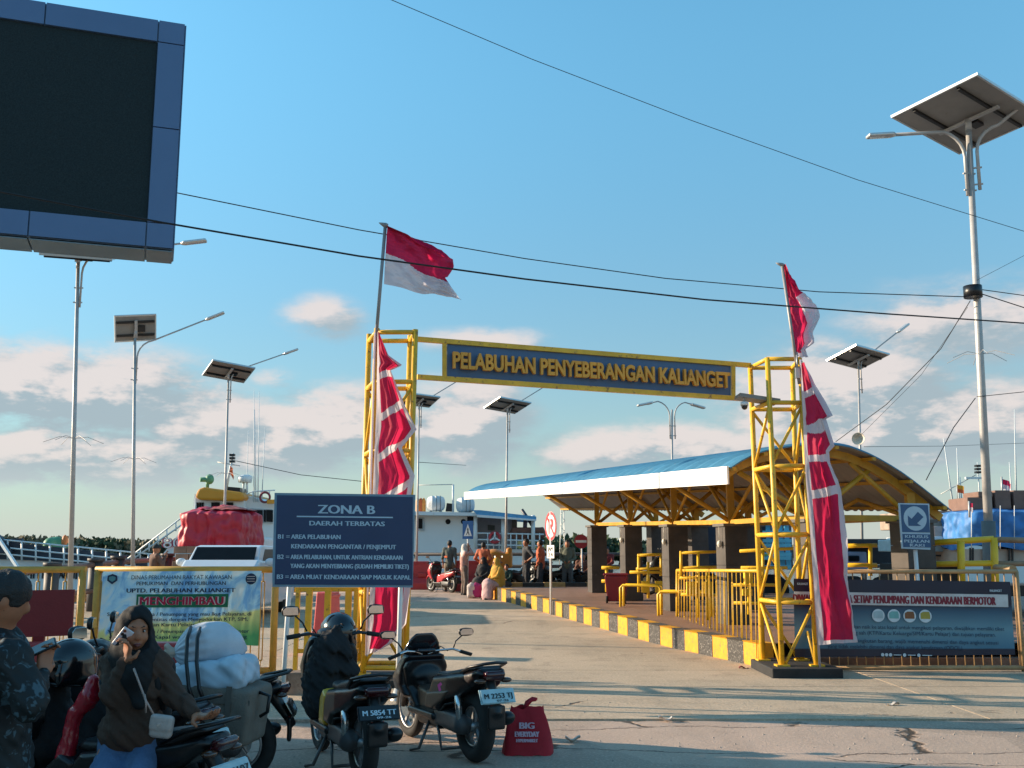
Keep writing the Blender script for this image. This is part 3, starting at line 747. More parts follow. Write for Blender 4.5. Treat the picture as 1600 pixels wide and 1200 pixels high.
# ================================================================ SIGNS
def board(root,name,tl,tr,br_,bl_,th,mat,Nn=None):
    n=(tr-tl).cross(bl_-tl).normalized()
    if n.y<0: n=-n
    b=MB(); b.prism([tl,tr,br_,bl_],n*th); return b.build(name,mat,root,bevel=0)
class Face:
    """2-D metre coordinates on a board: x right from the left edge, y down from the top edge"""
    def __init__(s,tl,tr,bl_):
        s.o=V(tl); s.R=(V(tr)-s.o); s.w=s.R.length; s.R.normalize(); s.U=(s.o-V(bl_)); s.h=s.U.length; s.U.normalize(); s.n=s.R.cross(s.U).normalized()
    def p(s,x,y,d=0): return s.o+s.R*x*s.w-s.U*y*s.h+s.n*d
    def txt(s,t,x,y,h,mat,par,width=None,**k):
        return text(t,s.p(x,y),s.R,s.U,h*s.h,mat,par,width=None if width is None else width*s.w,**k)
    def rect(s,x0,y0,x1,y1,mat,par,name,d=.004,th=.002):
        b=MB(); b.prism([s.p(x0,y0,d),s.p(x1,y0,d),s.p(x1,y1,d),s.p(x0,y1,d)],-s.n*th); return b.build(name,mat,par)
    def disc(s,x,y,r,mat,par,name,d=.004,r2=0,n=28):
        b=MB(); c=s.p(x,y,d)
        A=[b.vv(c+(s.R*math.cos(2*math.pi*i/n)+s.U*math.sin(2*math.pi*i/n))*r) for i in range(n)]
        if r2:
            B=[b.vv(c+(s.R*math.cos(2*math.pi*i/n)+s.U*math.sin(2*math.pi*i/n))*r2) for i in range(n)]
            for i in range(n): b.ff((A[i],A[(i+1)%n],B[(i+1)%n],B[i]))
        else: b.ff(A)
        return b.build(name,mat,par)
    def poly(s,pts,mat,par,name,d=.006):
        b=MB(); b.ff([b.vv(s.p(x,y,d)) for x,y in pts]); return b.build(name,mat,par)
navy=M('sign_navy',(.018,.045,.115),.45,var=.12,scale=2); pale=M('sign_pale_blue',(.42,.57,.67),.5,var=.08); frm=M('sign_frame_blue_grey',(.17,.28,.36),.5)
ZS=thing('notice_board','dark blue zone notice on two white posts in front of the left gate tower','sign',(-1.9,11.3,0))
tl,tr,br_,bl_=P(429,770,11.25),P(649,773,11.4),P(645,918,11.4),P(425,917,11.25)
for p in (tl,tr,br_,bl_): pass
f_=Face(tl,tr,bl_)
for nm,a,c in (('post',(436,1103),(446,775)),('post',(620,1098),(632,775))):
    p=G(*a); x=p.x; p.y=max(p.y,11.3)+.02; MB().tube([(p.x,p.y+.03,0),(p.x+.02,11.52,1.9)],.026,10).build('post',WHITE(),ZS)
    b=MB(); b.lathe((p.x,p.y+.03,0),(0,0,1),[(0,.085),(.02,.08),(.16,.028)],14); b.build('post_foot',STEEL(),ZS)
bd=board(ZS,'board',tl,tr,br_,bl_,.03,frm)
f_.rect(.018,.025,.982,.975,navy,bd,'face_panel',.003)
for t,x,y,h,w_,al in (('ZONA B',.51,.215,.095,.40,'CENTER'),('DAERAH TERBATAS',.515,.345,.05,.53,'CENTER')):
    f_.txt(t,x,y,h,pale,bd,width=w_,bold=.035,nudge=.006)
f_.rect(.16,.244,.84,.258,pale,bd,'rule_line',.006)
for t,x,y,w_ in (('B1 =',.03,.49,.08),('AREA PELABUHAN',.125,.49,.345),('KENDARAAN PENGANTAR / PENJEMPUT',.125,.592,.735),('B2 =',.03,.705,.08),('AREA PELABUHAN, UNTUK ANTRIAN KENDARAAN',.125,.705,.785),('YANG AKAN MENYEBRANG (SUDAH MEMILIKI TIKET)',.125,.80,.83),('B3 =',.03,.915,.08),('AREA MUAT KENDARAAN SIAP MASUK KAPAL',.125,.915,.845)):
    f_.txt(t,x,y,.048,pale,bd,width=w_,bold=.03,align='LEFT',nudge=.006)
# pedestrian way sign
KS=thing('pedestrian_lane_sign','blue pedestrian lane sign with diagonal arrow on a white pole behind the right fence','sign',(5.9,14.9,gz(15)))
tl,tr,bl_,br_=P(1404,786,14.9),P(1452,787,14.95),P(1409,857,14.9),P(1454,859,14.95)
f_=Face(tl,tr,bl_); bd=board(KS,'board',tl,tr,br_,bl_,.02,pale)
sb=M('sign_blue',(.028,.10,.22),.4,var=.1)
f_.rect(.05,.03,.95,.64,sb,bd,'arrow_panel',.003); f_.rect(.05,.68,.95,.97,sb,bd,'text_panel',.003)
f_.disc(.5,.335,.175,pale,bd,'white_disc',.005)
f_.poly([(.26,.50),(.26,.27),(.38,.345),(.60,.185),(.77,.30),(.55,.44),(.68,.50)],sb,bd,'arrow',.008)
for t,y,w_ in (('KHUSUS',.765,.74),('PEJALAN',.865,.80),('KAKI',.955,.46)): f_.txt(t,.5,y,.065,pale,bd,width=w_,bold=.04,nudge=.006)
MB().tube([P(1430,859,15.0),V((P(1430,859,15.0).x+.02,15.0,gzp(15)))],.03,10).build('pole',WHITE(),KS)
# no parking sign (turned away to the left)
rs=M('sign_red',(.50,.03,.04),.45); wsn=M('sign_white',(.78,.76,.72),.5)
def angled(cen,w_,h_,ang):
    R=V((math.cos(ang),math.sin(ang),0)); U=V((0,0,1)); tl=cen-R*w_/2+U*h_/2; return Face(tl,tl+R*w_,tl-U*h_)
NP=thing('no_parking_sign','round no parking sign turned sideways on a white pole at the striped kerb','sign',G(860,963))
gp_=G(861,962); Yn=gp_.y; cN=P(860.5,822,Yn); an=-1.2
f_=angled(cN,.62,.62,an)
b=MB(); b.lathe(cN,f_.n,[(-.01,.34),(.0,.34)],32,False); b.build('plate',wsn,NP)
f_.disc(.5,.5,.335,rs,NP,'red_ring',.004,.265)
f_.txt('P',.5,.80,.60,rs,NP,bold=.05,nudge=.003)
f_.poly([(.23,.16),(.17,.22),(.77,.84),(.83,.78)],rs,NP,'slash',.008)
f2=angled(P(860,862,Yn),.42,.30,an); b=MB(); b.prism([f2.p(0,0),f2.p(1,0),f2.p(1,1),f2.p(0,1)],-f2.n*.01); sp_=b.build('sub_plate',wsn,NP)
dk=M('print_black',(.02,.02,.022),.6)
for t,x,y in (('JAM',.5,.44),('24',.5,.88)): f2.txt(t,x,y,.32,dk,sp_,width=.66,bold=.03,nudge=.004)
MB().tube([(gp_.x,Yn+.03,gp_.z),P(860.5,800,Yn)+V((0,.03,0))],.025,8).build('pole',WHITE(),NP)
# no entry
NE=thing('no_entry_sign','small round red no entry sign with white bar left of the nearest far column','sign',P(908,880,34))
c=P(908,846,34); b=MB(); b.lathe(c,(.2,1,0),[(0,.23),(.01,.23)],28,False); b.build('plate',rs,NE)
f_=angled(c+V((0,-.012,0)),.4,.4,-.25); f_.rect(.05,.40,.95,.60,wsn,NE,'bar',.004); MB().tube([(c.x+.02,34.05,gz(34)),(c.x+.02,34.03,c.z+.1)],.025,8).build('pole',WHITE(),NE)
# pedestrian crossing
PC=thing('crossing_sign','square blue pedestrian crossing sign with white triangle above the man in grey','sign',P(731,900,33.5))
f_=angled(P(731,828,33.5),.36,.58,-.25); b=MB(); b.prism([f_.p(0,0),f_.p(1,0),f_.p(1,1),f_.p(0,1)],-f_.n*.012); bd=b.build('board',M('crossing_blue',(.03,.12,.32),.45),PC)
f_.poly([(.5,.16),(.12,.84),(.88,.84)],wsn,bd,'triangle',.005)
f_.poly([(.5,.36),(.44,.46),(.47,.58),(.34,.78),(.41,.78),(.52,.64),(.60,.78),(.67,.78),(.55,.56),(.57,.44)],dk,bd,'walking_figure',.009)
MB().tube([(f_.p(.5,.5).x,33.56,gz(33)),(f_.p(.5,.5).x,33.54,f_.p(.5,.9).z)],.025,8).build('pole',WHITE(),PC)

# ================================================================ BILLBOARD
BB=thing('led_billboard','huge blank dark display screen in a blue panelled frame at the upper left','billboard',(-9.2,11.2,0))
bd_=V((.945,.327,0)).normalized(); TR=P(290,39,13); BR=P(271,390,13); BR=V((TR.x,TR.y,BR.z)); 
LEN=7.4; thk=V((-.327,.945,0))*.62
f_=Face(TR-bd_*LEN,TR,V((TR.x,TR.y,BR.z))-bd_*LEN); f_.h=(TR.z-BR.z)
bm=M('cladding_blue',(.095,.17,.31),.42,var=.06,scale=1,metal=.15,bump=.02); bz=.30; HB=f_.h
b=MB(); q=[f_.p(0,0,-.02),f_.p(1,0,-.02),f_.p(1,1,-.02),f_.p(0,1,-.02)]; b.prism(q,thk); b.build('cabinet',M('cabinet_lining',(.16,.25,.36),.5,var=.1,metal=.1),BB)
scr=M('screen_mesh',(.020,.034,.038),.75,var=.35,scale=60,bump=.3,bscale=300,spec=.2)
sx=.345/LEN
b=MB(); b.prism([f_.p(.03,.10,-.005),f_.p(1-sx,.10,-.005),f_.p(1-sx,.895,-.005),f_.p(.03,.895,-.005)],-f_.n*.01); b.build('screen',scr,BB)
def panel(x0,y0,x1,y1):
    g_=.0012; b=MB(); b.prism([f_.p(x0+g_,y0+g_*2,.03),f_.p(x1-g_,y0+g_*2,.03),f_.p(x1-g_,y1-g_*2,.03),f_.p(x0+g_,y1-g_*2,.03)],-f_.n*.045); b.build('frame_panel',bm,BB)
xe=[0,.2,.4,.6,.775,.955-.0,1]
xt=[0,.22,.44,.66,.79,1-sx]
xt=[0,.165,.365,.565,.765,1-sx]
for a,c in zip(xt,xt[1:]): panel(a,0,c,.10); panel(a,.895,c,1)
panel(1-sx,0,1,.10); panel(1-sx,.10,1,.36+.12); panel(1-sx,.48,1,.895); panel(1-sx,.895,1,1)
# underside and end cladding panels
for a,c in zip(xt+[1],(xt+[1])[1:]):
    b=MB(); e=V((0,0,-.022)); b.prism([f_.p(a+.0015,1)+e,f_.p(c-.0015,1)+e,f_.p(c-.0015,1)+e+thk*.97,f_.p(a+.0015,1)+e+thk*.97],(0,0,-.012)); b.build('underside_panel',M('underside_metal',(.16,.20,.22),.25,metal=.6,var=.35,scale=1.2),BB)
for y0,y1 in ((0,.36),(.36,.68),(.68,1)):
    b=MB(); b.prism([f_.p(1,y0+.003,0),f_.p(1,y0+.003,0)+thk,f_.p(1,y1-.003,0)+thk,f_.p(1,y1-.003,0)],bd_*.012); b.build('end_panel',bm,BB)
cp_=f_.p(.10,1)+thk*.5
MB().tube([(cp_.x,cp_.y,-.05),(cp_.x,cp_.y,cp_.z)],.22,20).build('column',STEEL(),BB)
# ================================================================ SOLAR STREET LAMPS
pvd=M('solar_back_sheet',(.27,.25,.225),.55,var=.12,scale=3,dirt=(.16,.12,.09),dirtamt=.12); pvf=M('solar_glass',(.01,.015,.04),.15,coat=.5); alu=M('aluminium',(.60,.60,.58),.35,metal=.6,var=.05)
stl2=M('lamp_post_grey',(.46,.44,.42),.5,metal=.25,var=.15,dirt=(.28,.2,.15),dirtamt=.08)
def solar_lamp(label,base,H,r,pan,arms,lean=(0,0),group='solar street lamps along the harbour',pan_c=None,extra=None,spikes=None,sleeve=0):
    """pan=(w,d,yaw,tilt,roll) or None; arms=[(yaw,length,rise,drop)]"""
    T=thing('solar_street_lamp',label,'street lamp',base,group); B=V(base); top=B+V((lean[0],lean[1],H))
    MB().tube([B,top],[r*1.25,r*.8],10).build('pole',stl2,T)
    b=MB(); b.lathe(B,(0,0,1),[(0,r*2.6),(.03,r*2.6),(.031,r*1.3),(.10,r*1.3)],12); b.build('base_flange',stl2,T)
    if sleeve: MB().tube([B,B+(top-B)*(sleeve/H)],[r*1.9,r*1.75],12).build('sleeve',M('sleeve_concrete',(.14,.15,.15),.8),T)
    if pan:
        w_,d_,yaw,tilt,roll=pan
        R=(Matrix.Rotation(yaw,3,'Z')@Matrix.Rotation(tilt,3,'X')@Matrix.Rotation(roll,3,'Y'))
        c=top+V((0,0,.16))+(R@V(pan_c) if pan_c else V((0,0,0)))
        b=MB(); b.box(c,(w_,d_,.03),R); pn=b.build('solar_panel',pvd,T)
        b=MB(); b.box(c+R@V((0,0,.018)),(w_-.05,d_-.05,.006),R); b.build('cell_glass',pvf,pn)
        for s in (-1,1):
            b=MB(); b.box(c+R@V((s*(w_/2),0,0)),(.035,d_+.035,.05),R); b.build('frame_bar',alu,pn)
            b=MB(); b.box(c+R@V((0,s*(d_/2),0)),(w_-.036,.035,.05),R); b.build('frame_bar',alu,pn)
            b=MB(); b.box(c+R@V((0,s*d_*.26,-.045)),(w_*.94,.05,.05),R); b.build('rail',BLACK(),pn)
        b=MB(); b.box(c+R@V((0,0,-.09)),(.07,d_*.7,.04),R); b.build('rail',stl2,pn)
        b=MB(); b.box(c+R@V((w_*.12,0,-.06)),(.22,.16,.06),R); b.build('junction_box',BLACK(),pn)
        MB().tube([top-V((0,0,.1)),c+R@V((0,0,-.06))],r*.9,8).build('bracket',stl2,T)
    for yaw,ln,rise,drop in arms:
        d=V((math.cos(yaw),math.sin(yaw),0)); a=top-V((0,0,drop)); o_=d*(r+.045); pts=[a+o_+V((0,0,-.55)),a+o_+V((0,0,.15))]
        for k in range(1,6):
            t=k/5*math.pi/2*.88; q=.45; pts.append(a+o_+V((0,0,.15))+d*q*(1-math.cos(t))+V((0,0,q*math.sin(t))))
        e=pts[-1]; pts.append(e+d*(ln-.4)+V((0,0,rise))); ar=MB().tube(pts,max(r*.5,.02),8).build('arm',stl2,T)
        dd=(pts[-1]-pts[-2]).normalized(); s_=dd.cross(V((0,0,1))).normalized(); hR=Matrix((s_,dd,s_.cross(dd))).transposed()
        soft('lamp_head',[('b',(0,.22,0),(.09,.24,.035),.03),('c',(0,-.03,0),(0,.1,0),.04,.05)],.02,alu,T,T=Matrix.Translation(pts[-1])@hR.to_4x4())
        for z in (-.45,-.15):
            MB().box(a+o_*.5+V((0,0,z)),(.06+r*2.6,.035,.022),Matrix.Rotation(yaw,3,'Z')).build('clamp',stl2,T)
    if spikes:
        for z in spikes:
            b=MB(); 
            for k in range(6):
                an=k*math.pi/3+.3; p=B+(top-B)*(z/H); b.tube([p,p+V((math.cos(an)*.25,math.sin(an)*.25,.03)),p+V((math.cos(an)*.55,math.sin(an)*.55,-.09))],.005,4,False)
            b.build('anti_climb_spikes',stl2,T,kind='stuff')
    return T
def lampbase(u_top,v_top,u_b,Y):
    t=P(u_top,v_top,Y); bx=P(u_b,880,Y); z=gz(Y); k=(t.z-z)/(t.z-bx.z); x=t.x+(bx.x-t.x)*min(k,1.1)
    return V((x,Y,z)),t.z-z,(t.x-x,0)
b_,H,l=lampbase(122,412,113,20)
solar_lamp('tall grey lamp post rising under the display screen that hides its head',b_,H,.043,(1.3,.9,.3,.3,0),[(.1,2.0,.25,.35)],l,spikes=[3.75])
b_,H,l=lampbase(211,522,209,26)
solar_lamp('solar lamp post with a steeply tilted panel and long curved arm, second from left',b_,H,.043,(1.0,.70,.25,-1.0,-.28),[(.15,1.75,.62,.75)],l,pan_c=(0,0,0),spikes=[3.75])
b_,H,l=lampbase(357,588,349,32.5)
solar_lamp('solar lamp post rising behind the red tarpaulin load, flat panel and rising arm',b_,H,.039,(1.35,1.05,.6,-.32,.1),[(.3,1.7,.55,.3)],l,spikes=[3.75])
b_,H,l=lampbase(655,632,651,37)
solar_lamp('solar lamp post seen just right of the left gate tower, its arm crossing the beam',b_,H,.035,(1.2,1.0,.5,-.25,.05),[(.5,1.5,.7,.3)],l)
b_,H,l=lampbase(793,640,790,37.5)
solar_lamp('solar lamp post standing under the middle of the name board above the blue roof',b_,H,.039,(1.35,1.1,.6,-.25,.08),[(.4,1.6,.75,.3)],l)
b_,H,l=lampbase(1050,640,1050,31)
solar_lamp('twin armed lamp post rising from behind the shelter roof below the name board',b_,H,.035,None,[(.3,.62,-.05,.35),(math.pi+.2,.62,-.05,.35)],l)
b_,H,l=lampbase(1341,567,1347,28)
LS=solar_lamp('solar lamp post carrying a white horn loudspeaker, right of the right gate tower',b_,H,.035,(1.3,1.05,.55,-.25,.1),[(.45,1.55,.75,.3)],l)
hp=P(1343,686,27.8); LH=thing('horn_loudspeaker','round cream horn loudspeaker clamped to a lamp post above the shelter roof','loudspeaker',hp)
b=MB(); b.lathe(hp+V((.05,.15,0)),(-.45,-.9,0),[(-.22,.07),(-.05,.07),(0,.05),(.14,.09),(.22,.17),(.235,.175),(.22,.16),(.12,.08),(.1,.03)],20); b.build('horn',M('cream_plastic',(.62,.56,.46),.5),LH)
b=MB(); b.tube([hp+V((.05,.2,-.02)),P(1345,690,28)],.02,6); b.build('bracket',STEEL(),LH)
b_=V((P(1545,880,17).x,17,gzp(17))); t=P(1513,195,17)
L7=solar_lamp('very tall lamp post at the right edge with big tilted solar panel',b_,t.z-b_.z,.062,(2.05,1.6,.62,-.10,.10),[(math.pi+.12,1.35,-.10,.75),(-.3,1.9,1.15,.65)],(t.x-b_.x,0),spikes=[4.55],sleeve=1.75)
b=MB(); p=P(1520,456,16.9); b.lathe(p,(0,0,1),[(-.1,.15),(.1,.15)],14); b.build('cable_clamp_band',BLACK(),L7)

# ================================================================ OVERHEAD WIRES
wm=M('cable_black',(.012,.012,.013),.6,var=.1,bump=0)
def wire(pts,r,label,sag=0):
    q=[P(*p) for p in pts]; out=[]
    for a,c in zip(q,q[1:]):
        for k in range(12):
            t=k/12; p=a+(c-a)*t; p.z-=sag*4*t*(1-t); out.append(p)
    out.append(q[-1]); mid=out[len(out)//2]
    b=MB(); b.tube(out,r*.62,6); o=b.build('overhead_cable',wm,None,loc=mid); o['label']=label; o['category']='cable'; o['group']='overhead cables'; return o
wire([(-900,-420,9.5),(-100,-150,10),(560,-22,11),(830,92,11.8),(1080,188,12.6),(1340,281,13.3),(1680,386,14.5),(2600,560,18)],.007,'thin lone cable falling across the open sky from top centre to the right edge')
wire([(275,301,14),(560,359,14.8),(820,404,15.6),(1040,435,16.2),(1280,456,16.7),(1516,464,16.9)],.013,'upper of the two parallel cables, ending at the tall right lamp post')
wire([(-900,110,8),(-40,292,8.5),(250,347,9),(560,400,9.6),(820,436,10.2),(1100,468,11),(1380,490,12),(1660,509,13),(2600,600,16)],.015,'lower thick cable passing in front of the display screen and both flags')
wire([(1516,470,16.9),(1470,545,18),(1385,632,20),(1306,690,22)],.012,'cable sloping from the tall right lamp post down behind the shelter roof')
wire([(1512,480,16.9),(1440,585,19),(1345,680,22.5)],.006,'thin cable sloping down from the tall post to the loudspeaker lamp')
wire([(1524,622,16.9),(1490,668,16.5),(1447,750,16)],.012,'short curved cable from mid height of the tall post down to the shelter eave')
wire([(1526,620,16.9),(1660,606,17)],.010,'short cable leaving the tall post at mid height to the right edge')
wire([(1526,438,16.9),(1660,368,17)],.006,'thin cable rising from the tall post to the upper right')
wire([(1530,452,16.9),(1660,470,17)],.012,'cable leaving the clamp band level towards the right edge')
wire([(1530,458,16.9),(1660,500,17)],.014,'cable dipping from the clamp band to the right edge')
wire([(652,722,37),(728,727,60)],.02,'faint cable between the far lamp post and the roof')
wire([(368,720,45),(470,742,45),(565,752,45)],.025,'stay cable running down from the ship mast to the left gate tower')
wire([(1350,698,28),(1480,697,35),(1660,690,45)],.012,'faint level cable from the loudspeaker lamp to the right edge')

# ================================================================ FRONT FENCES AND BANNERS
FY=M('fence_ochre_paint',(.58,.32,.05),.5,var=.25,scale=5,dirt=(.26,.13,.06),dirtamt=.2,bump=.04)
FB=M('fence_tan_paint',(.46,.28,.13),.55,var=.25,scale=5,dirt=(.24,.13,.08),dirtamt=.2)
def vloop_bars(mbase,a,c,zt,zb,n,par,mat,r=.008,loop=True,up=True):
    """vertical bars; every second one opens into a narrow loop"""
    a,c=V(a),V(c); d=(c-a); dn=d.normalized()
    for i in range(n):
        p=a+d*((i+.5)/n); zT=zt(p); zB=zb(p); b=MB(); h=zT-zB; w_=.045
        if loop and i%2==0:
            k1=zT-h*.12; k0=zB+h*(.1 if up else .0)
            b.tube([V((p.x,p.y,zT)),V((p.x,p.y,k1))],r,5); 
            l=[p-dn*w_/2,p+dn*w_/2]
            b.tube([V((l[0].x,l[0].y,k1)),V((l[1].x,l[1].y,k1))],r,5)
            for q in l: b.tube([V((q.x,q.y,k1)),V((q.x,q.y,k0))],r,5)
            if up: b.tube([V((l[0].x,l[0].y,k0)),V((l[1].x,l[1].y,k0))],r,5); b.tube([V((p.x,p.y,k0)),V((p.x,p.y,zB))],r,5)
        else: b.tube([V((p.x,p.y,zT)),V((p.x,p.y,zB))],r,5)
        b.build('bar',mat,par)
def fence_run(label,x0,x1,Y,zt,zb,n,mat,posts,r=.035,group=None,loop=True,Y1=None):
    Y1=Y if Y1 is None else Y1
    T=thing('pipe_fence',label,'fence',((x0+x1)/2,(Y+Y1)/2,0),group)
    a,c=V((x0,Y,0)),V((x1,Y1,0)); up=V((0,0,1))
    MB().tube([a+up*zt,c+up*zt],r,10).build('top_rail',mat,T); MB().tube([a+up*zb,c+up*zb],r,10).build('bottom_rail',mat,T)
    for t in posts: p=a+(c-a)*t; MB().tube([p,p+up*zt],r*1.05,10).build('post',mat,T)
    vloop_bars(None,a,c,lambda p:zt,lambda p:zb,n,T,mat,loop=loop)
    return T
LFt=P(200,890,13.9).z
xa=P(-160,890,13.9).x; xb=P(136,890,13.9).x; xc=P(424,890,13.9).x
fence_run('ochre pipe fence panel at the far left behind the blank red board',xa,xb-.01,13.9,LFt,.06,14,FY,(0,.985),r=.045,group='ochre entrance fence panels')
T=fence_run('ochre pipe fence panel carrying the blue and green printed banner',xb+.12,xc+.1,13.9,LFt,.06,18,FY,(.012,.985),r=.045,group='ochre entrance fence panels')
# printed banner on it
def banner_sag(tl,tr,br_,bl_,nx=40,ny=16,amp=.012):
    b=MB(); tl,tr,br_,bl_=map(V,(tl,tr,br_,bl_))
    def f(s,t):
        top=tl+(tr-tl)*s; bot=bl_+(br_-bl_)*s; p=top+(bot-top)*t
        p.y+=amp*math.sin(s*23+t*3)*math.sin(t*5+s*7); return p
    b.grid(f,nx,ny); return b
def print_mat():
    m=bpy.data.materials.new('banner_print_sky_meadow'); m.use_nodes=True; nt=m.node_tree; N=nt.nodes.new; L=nt.links.new; b=nt.nodes['Principled BSDF']; b.inputs['Roughness'].default_value=.45
    tc=N('ShaderNodeTexCoord'); s=N('ShaderNodeSeparateXYZ'); L(tc.outputs['Generated'],s.inputs[0])
    n=N('ShaderNodeTexNoise'); n.inputs['Scale'].default_value=2.6; n.inputs['Detail'].default_value=3; L(tc.outputs['Generated'],n.inputs['Vector'])
    cr=N('ShaderNodeValToRGB'); L(n.outputs[0],cr.inputs[0]); e=cr.color_ramp.elements; e[0].position=.38; e[0].color=(.16,.42,.75,1); e[1].position=.62; e[1].color=(.58,.76,.82,1); q=cr.color_ramp.elements.new(.5); q.color=(.38,.70,.90,1)
    # meadow: z below a rising curve
    c=N('ShaderNodeMath'); c.operation='MULTIPLY_ADD'; L(s.outputs[0],c.inputs[0]); c.inputs[1].default_value=.33; c.inputs[2].default_value=.06
    sn=N('ShaderNodeMath'); sn.operation='MULTIPLY_ADD'; L(n.outputs[0],sn.inputs[0]); sn.inputs[1].default_value=.25; L(c.outputs[0],sn.inputs[2])
    df=N('ShaderNodeMath'); df.operation='SUBTRACT'; L(sn.outputs[0],df.inputs[0]); L(s.outputs[2],df.inputs[1])
    r=N('ShaderNodeMapRange'); L(df.outputs[0],r.inputs[0]); r.inputs[1].default_value=0; r.inputs[2].default_value=.05
    r2=N('ShaderNodeValToRGB'); L(df.outputs[0],r2.inputs[0]); e=r2.color_ramp.elements; e[0].position=.05; e[0].color=(.60,.68,.28,1); e[1].position=.34; e[1].color=(.08,.36,.14,1)
    mx=N('ShaderNodeMix'); mx.data_type='RGBA'; L(r.outputs[0],mx.inputs[0]); L(cr.outputs[0],mx.inputs[6]); L(r2.outputs[0],mx.inputs[7]); L(mx.outputs[2],b.inputs['Base Color'])
    t=N('ShaderNodeBsdfTranslucent'); L(mx.outputs[2],t.inputs[0]); ms=N('ShaderNodeMixShader'); ms.inputs[0].default_value=.22; L(b.outputs[0],ms.inputs[1]); L(t.outputs[0],ms.inputs[2]); L(ms.outputs[0],nt.nodes['Material Output'].inputs[0])
    return m
BN=thing('printed_banner','blue and green printed banner headed MENGHIMBAU tied to the ochre fence','banner',P(280,960,13.8))
tl,tr,br_,bl_=P(161,893,13.78),P(409,892,13.78),P(404,1009,13.78),P(153,1002,13.78)
bn=banner_sag(tl,tr,br_,bl_).build('vinyl_sheet',print_mat(),BN)
f_=Face(tl,tr,bl_)
pk=M('print_navy',(.01,.03,.08),.5,trans=.2); pg=M('print_green',(.01,.20,.10),.5,trans=.3); pr=M('print_crimson',(.50,.02,.08),.5,trans=.3); pw=M('print_white',(.75,.75,.75),.5,trans=.3)
nd=.02
f_.txt('DINAS PERUMAHAN RAKYAT KAWASAN',.50,.115,.062,pk,bn,width=.63,bold=.005,nudge=nd); f_.txt('PEMUKIMAN  DAN PERHUBUNGAN',.50,.20,.055,pk,bn,width=.56,bold=.015,nudge=nd)
f_.txt('UPTD. PELABUHAN KALIANGET',.50,.305,.062,pk,bn,width=.68,bold=.04,nudge=nd)
f_.rect(.225,.33,.80,.52,pg,bn,'title_panel',.018); f_.txt('MENGHIMBAU',.51,.485,.125,pw,bn,width=.535,bold=.075,nudge=.022); f_.txt('MENGHIMBAU',.51,.483,.12,pr,bn,width=.52,bold=.03,nudge=.026)
for t,x,y,w_ in (('Setiap Pengguna Jasa / Penumpang yang mau Ikut Pelayaran, di',.5,.64,.90),('Wajib Validasi Identitas dengan Menyodorkan KTP, SIM,',.5,.715,.86),('Paspor dan Kartu Pelajar yang Benar.',.5,.79,.60),('Setiap Pengguna Jasa / Penumpang dan Kendaraan Bermotor',.5,.885,.88),('yang masuk ke Kapal wajib Memiliki Tiket yang',.5,.965,.86)):
    f_.txt(t,x,y,.052,pk,bn,width=w_,bold=.02,nudge=nd)
b=MB(); sh=[(.035,.06),(.065,.035),(.095,.06),(.098,.13),(.066,.185),(.033,.13)]; b.ff([b.vv(f_.p(x,y,.02)) for x,y in sh][::-1]); b.build('crest',pk,bn)
b=MB(); sh=[(.045,.08),(.066,.065),(.086,.08),(.086,.12),(.066,.15),(.045,.12)]; b.ff([b.vv(f_.p(x,y,.023)) for x,y in sh][::-1]); b.build('crest_field',M('print_teal',(.08,.25,.28),.5),bn)
f_.disc(.937,.115,.072,pk,bn,'round_emblem',.02); 
for k in range(3): f_.rect(.912,.075+k*.035,.962,.083+k*.035,pw,bn,'emblem_bar',.023)
# right fence with dark banner
xr0=P(1283,890,14.15).x; xr1=P(1589,890,14.15).x
RF=fence_run('tan pipe fence panel carrying the dark blue notice, right of the gate',xr0,xr1,14.15,P(1400,893,14.15).z,P(1400,1043,14.15).z,22,FB,(.995,),r=.03,loop=False)
def print2():
    m=bpy.data.materials.new('banner_print_teal_navy'); m.use_nodes=True; nt=m.node_tree; N=nt.nodes.new; L=nt.links.new; b=nt.nodes['Principled BSDF']; b.inputs['Roughness'].default_value=.4
    tc=N('ShaderNodeTexCoord'); s=N('ShaderNodeSeparateXYZ'); L(tc.outputs['Generated'],s.inputs[0]); cr=N('ShaderNodeValToRGB'); L(s.outputs[2],cr.inputs[0])
    e=cr.color_ramp.elements; e[0].position=.10; e[0].color=(.006,.012,.035,1); e[1].position=.115; e[1].color=(.05,.17,.26,1)
    for p,c in ((.35,(.12,.27,.34,1)),(.58,(.02,.085,.15,1)),(.66,(.008,.02,.05,1)),(.67,(.006,.010,.03,1)),(1,(.006,.012,.035,1))): q=e.new(p); q.color=c
    L(cr.outputs[0],b.inputs['Base Color']); return m
B2=thing('printed_banner','dark navy and teal printed notice banner stretched along the right tan fence','banner',P(1440,960,14.05))
tl,tr,br_,bl_=P(1240,904,14.06),P(1578,909,14.06),P(1586,1023,14.06),P(1242,1027,14.06)
bn=banner_sag(tl,tr,br_,bl_,60,12,.008).build('vinyl_sheet',print2(),B2); f_=Face(tl,tr,bl_)
f_.rect(.0,.165,.985,.325,pw,bn,'title_band',.014); f_.txt('DIWAJIBKAN KEPADA SETIAP PENUMPANG DAN KENDARAAN BERMOTOR',.46,.30,.105,M('print_maroon',(.20,.01,.03),.5),bn,width=.93,bold=.035,nudge=.018)
ptxt=M('print_pale',(.55,.66,.72),.5); 
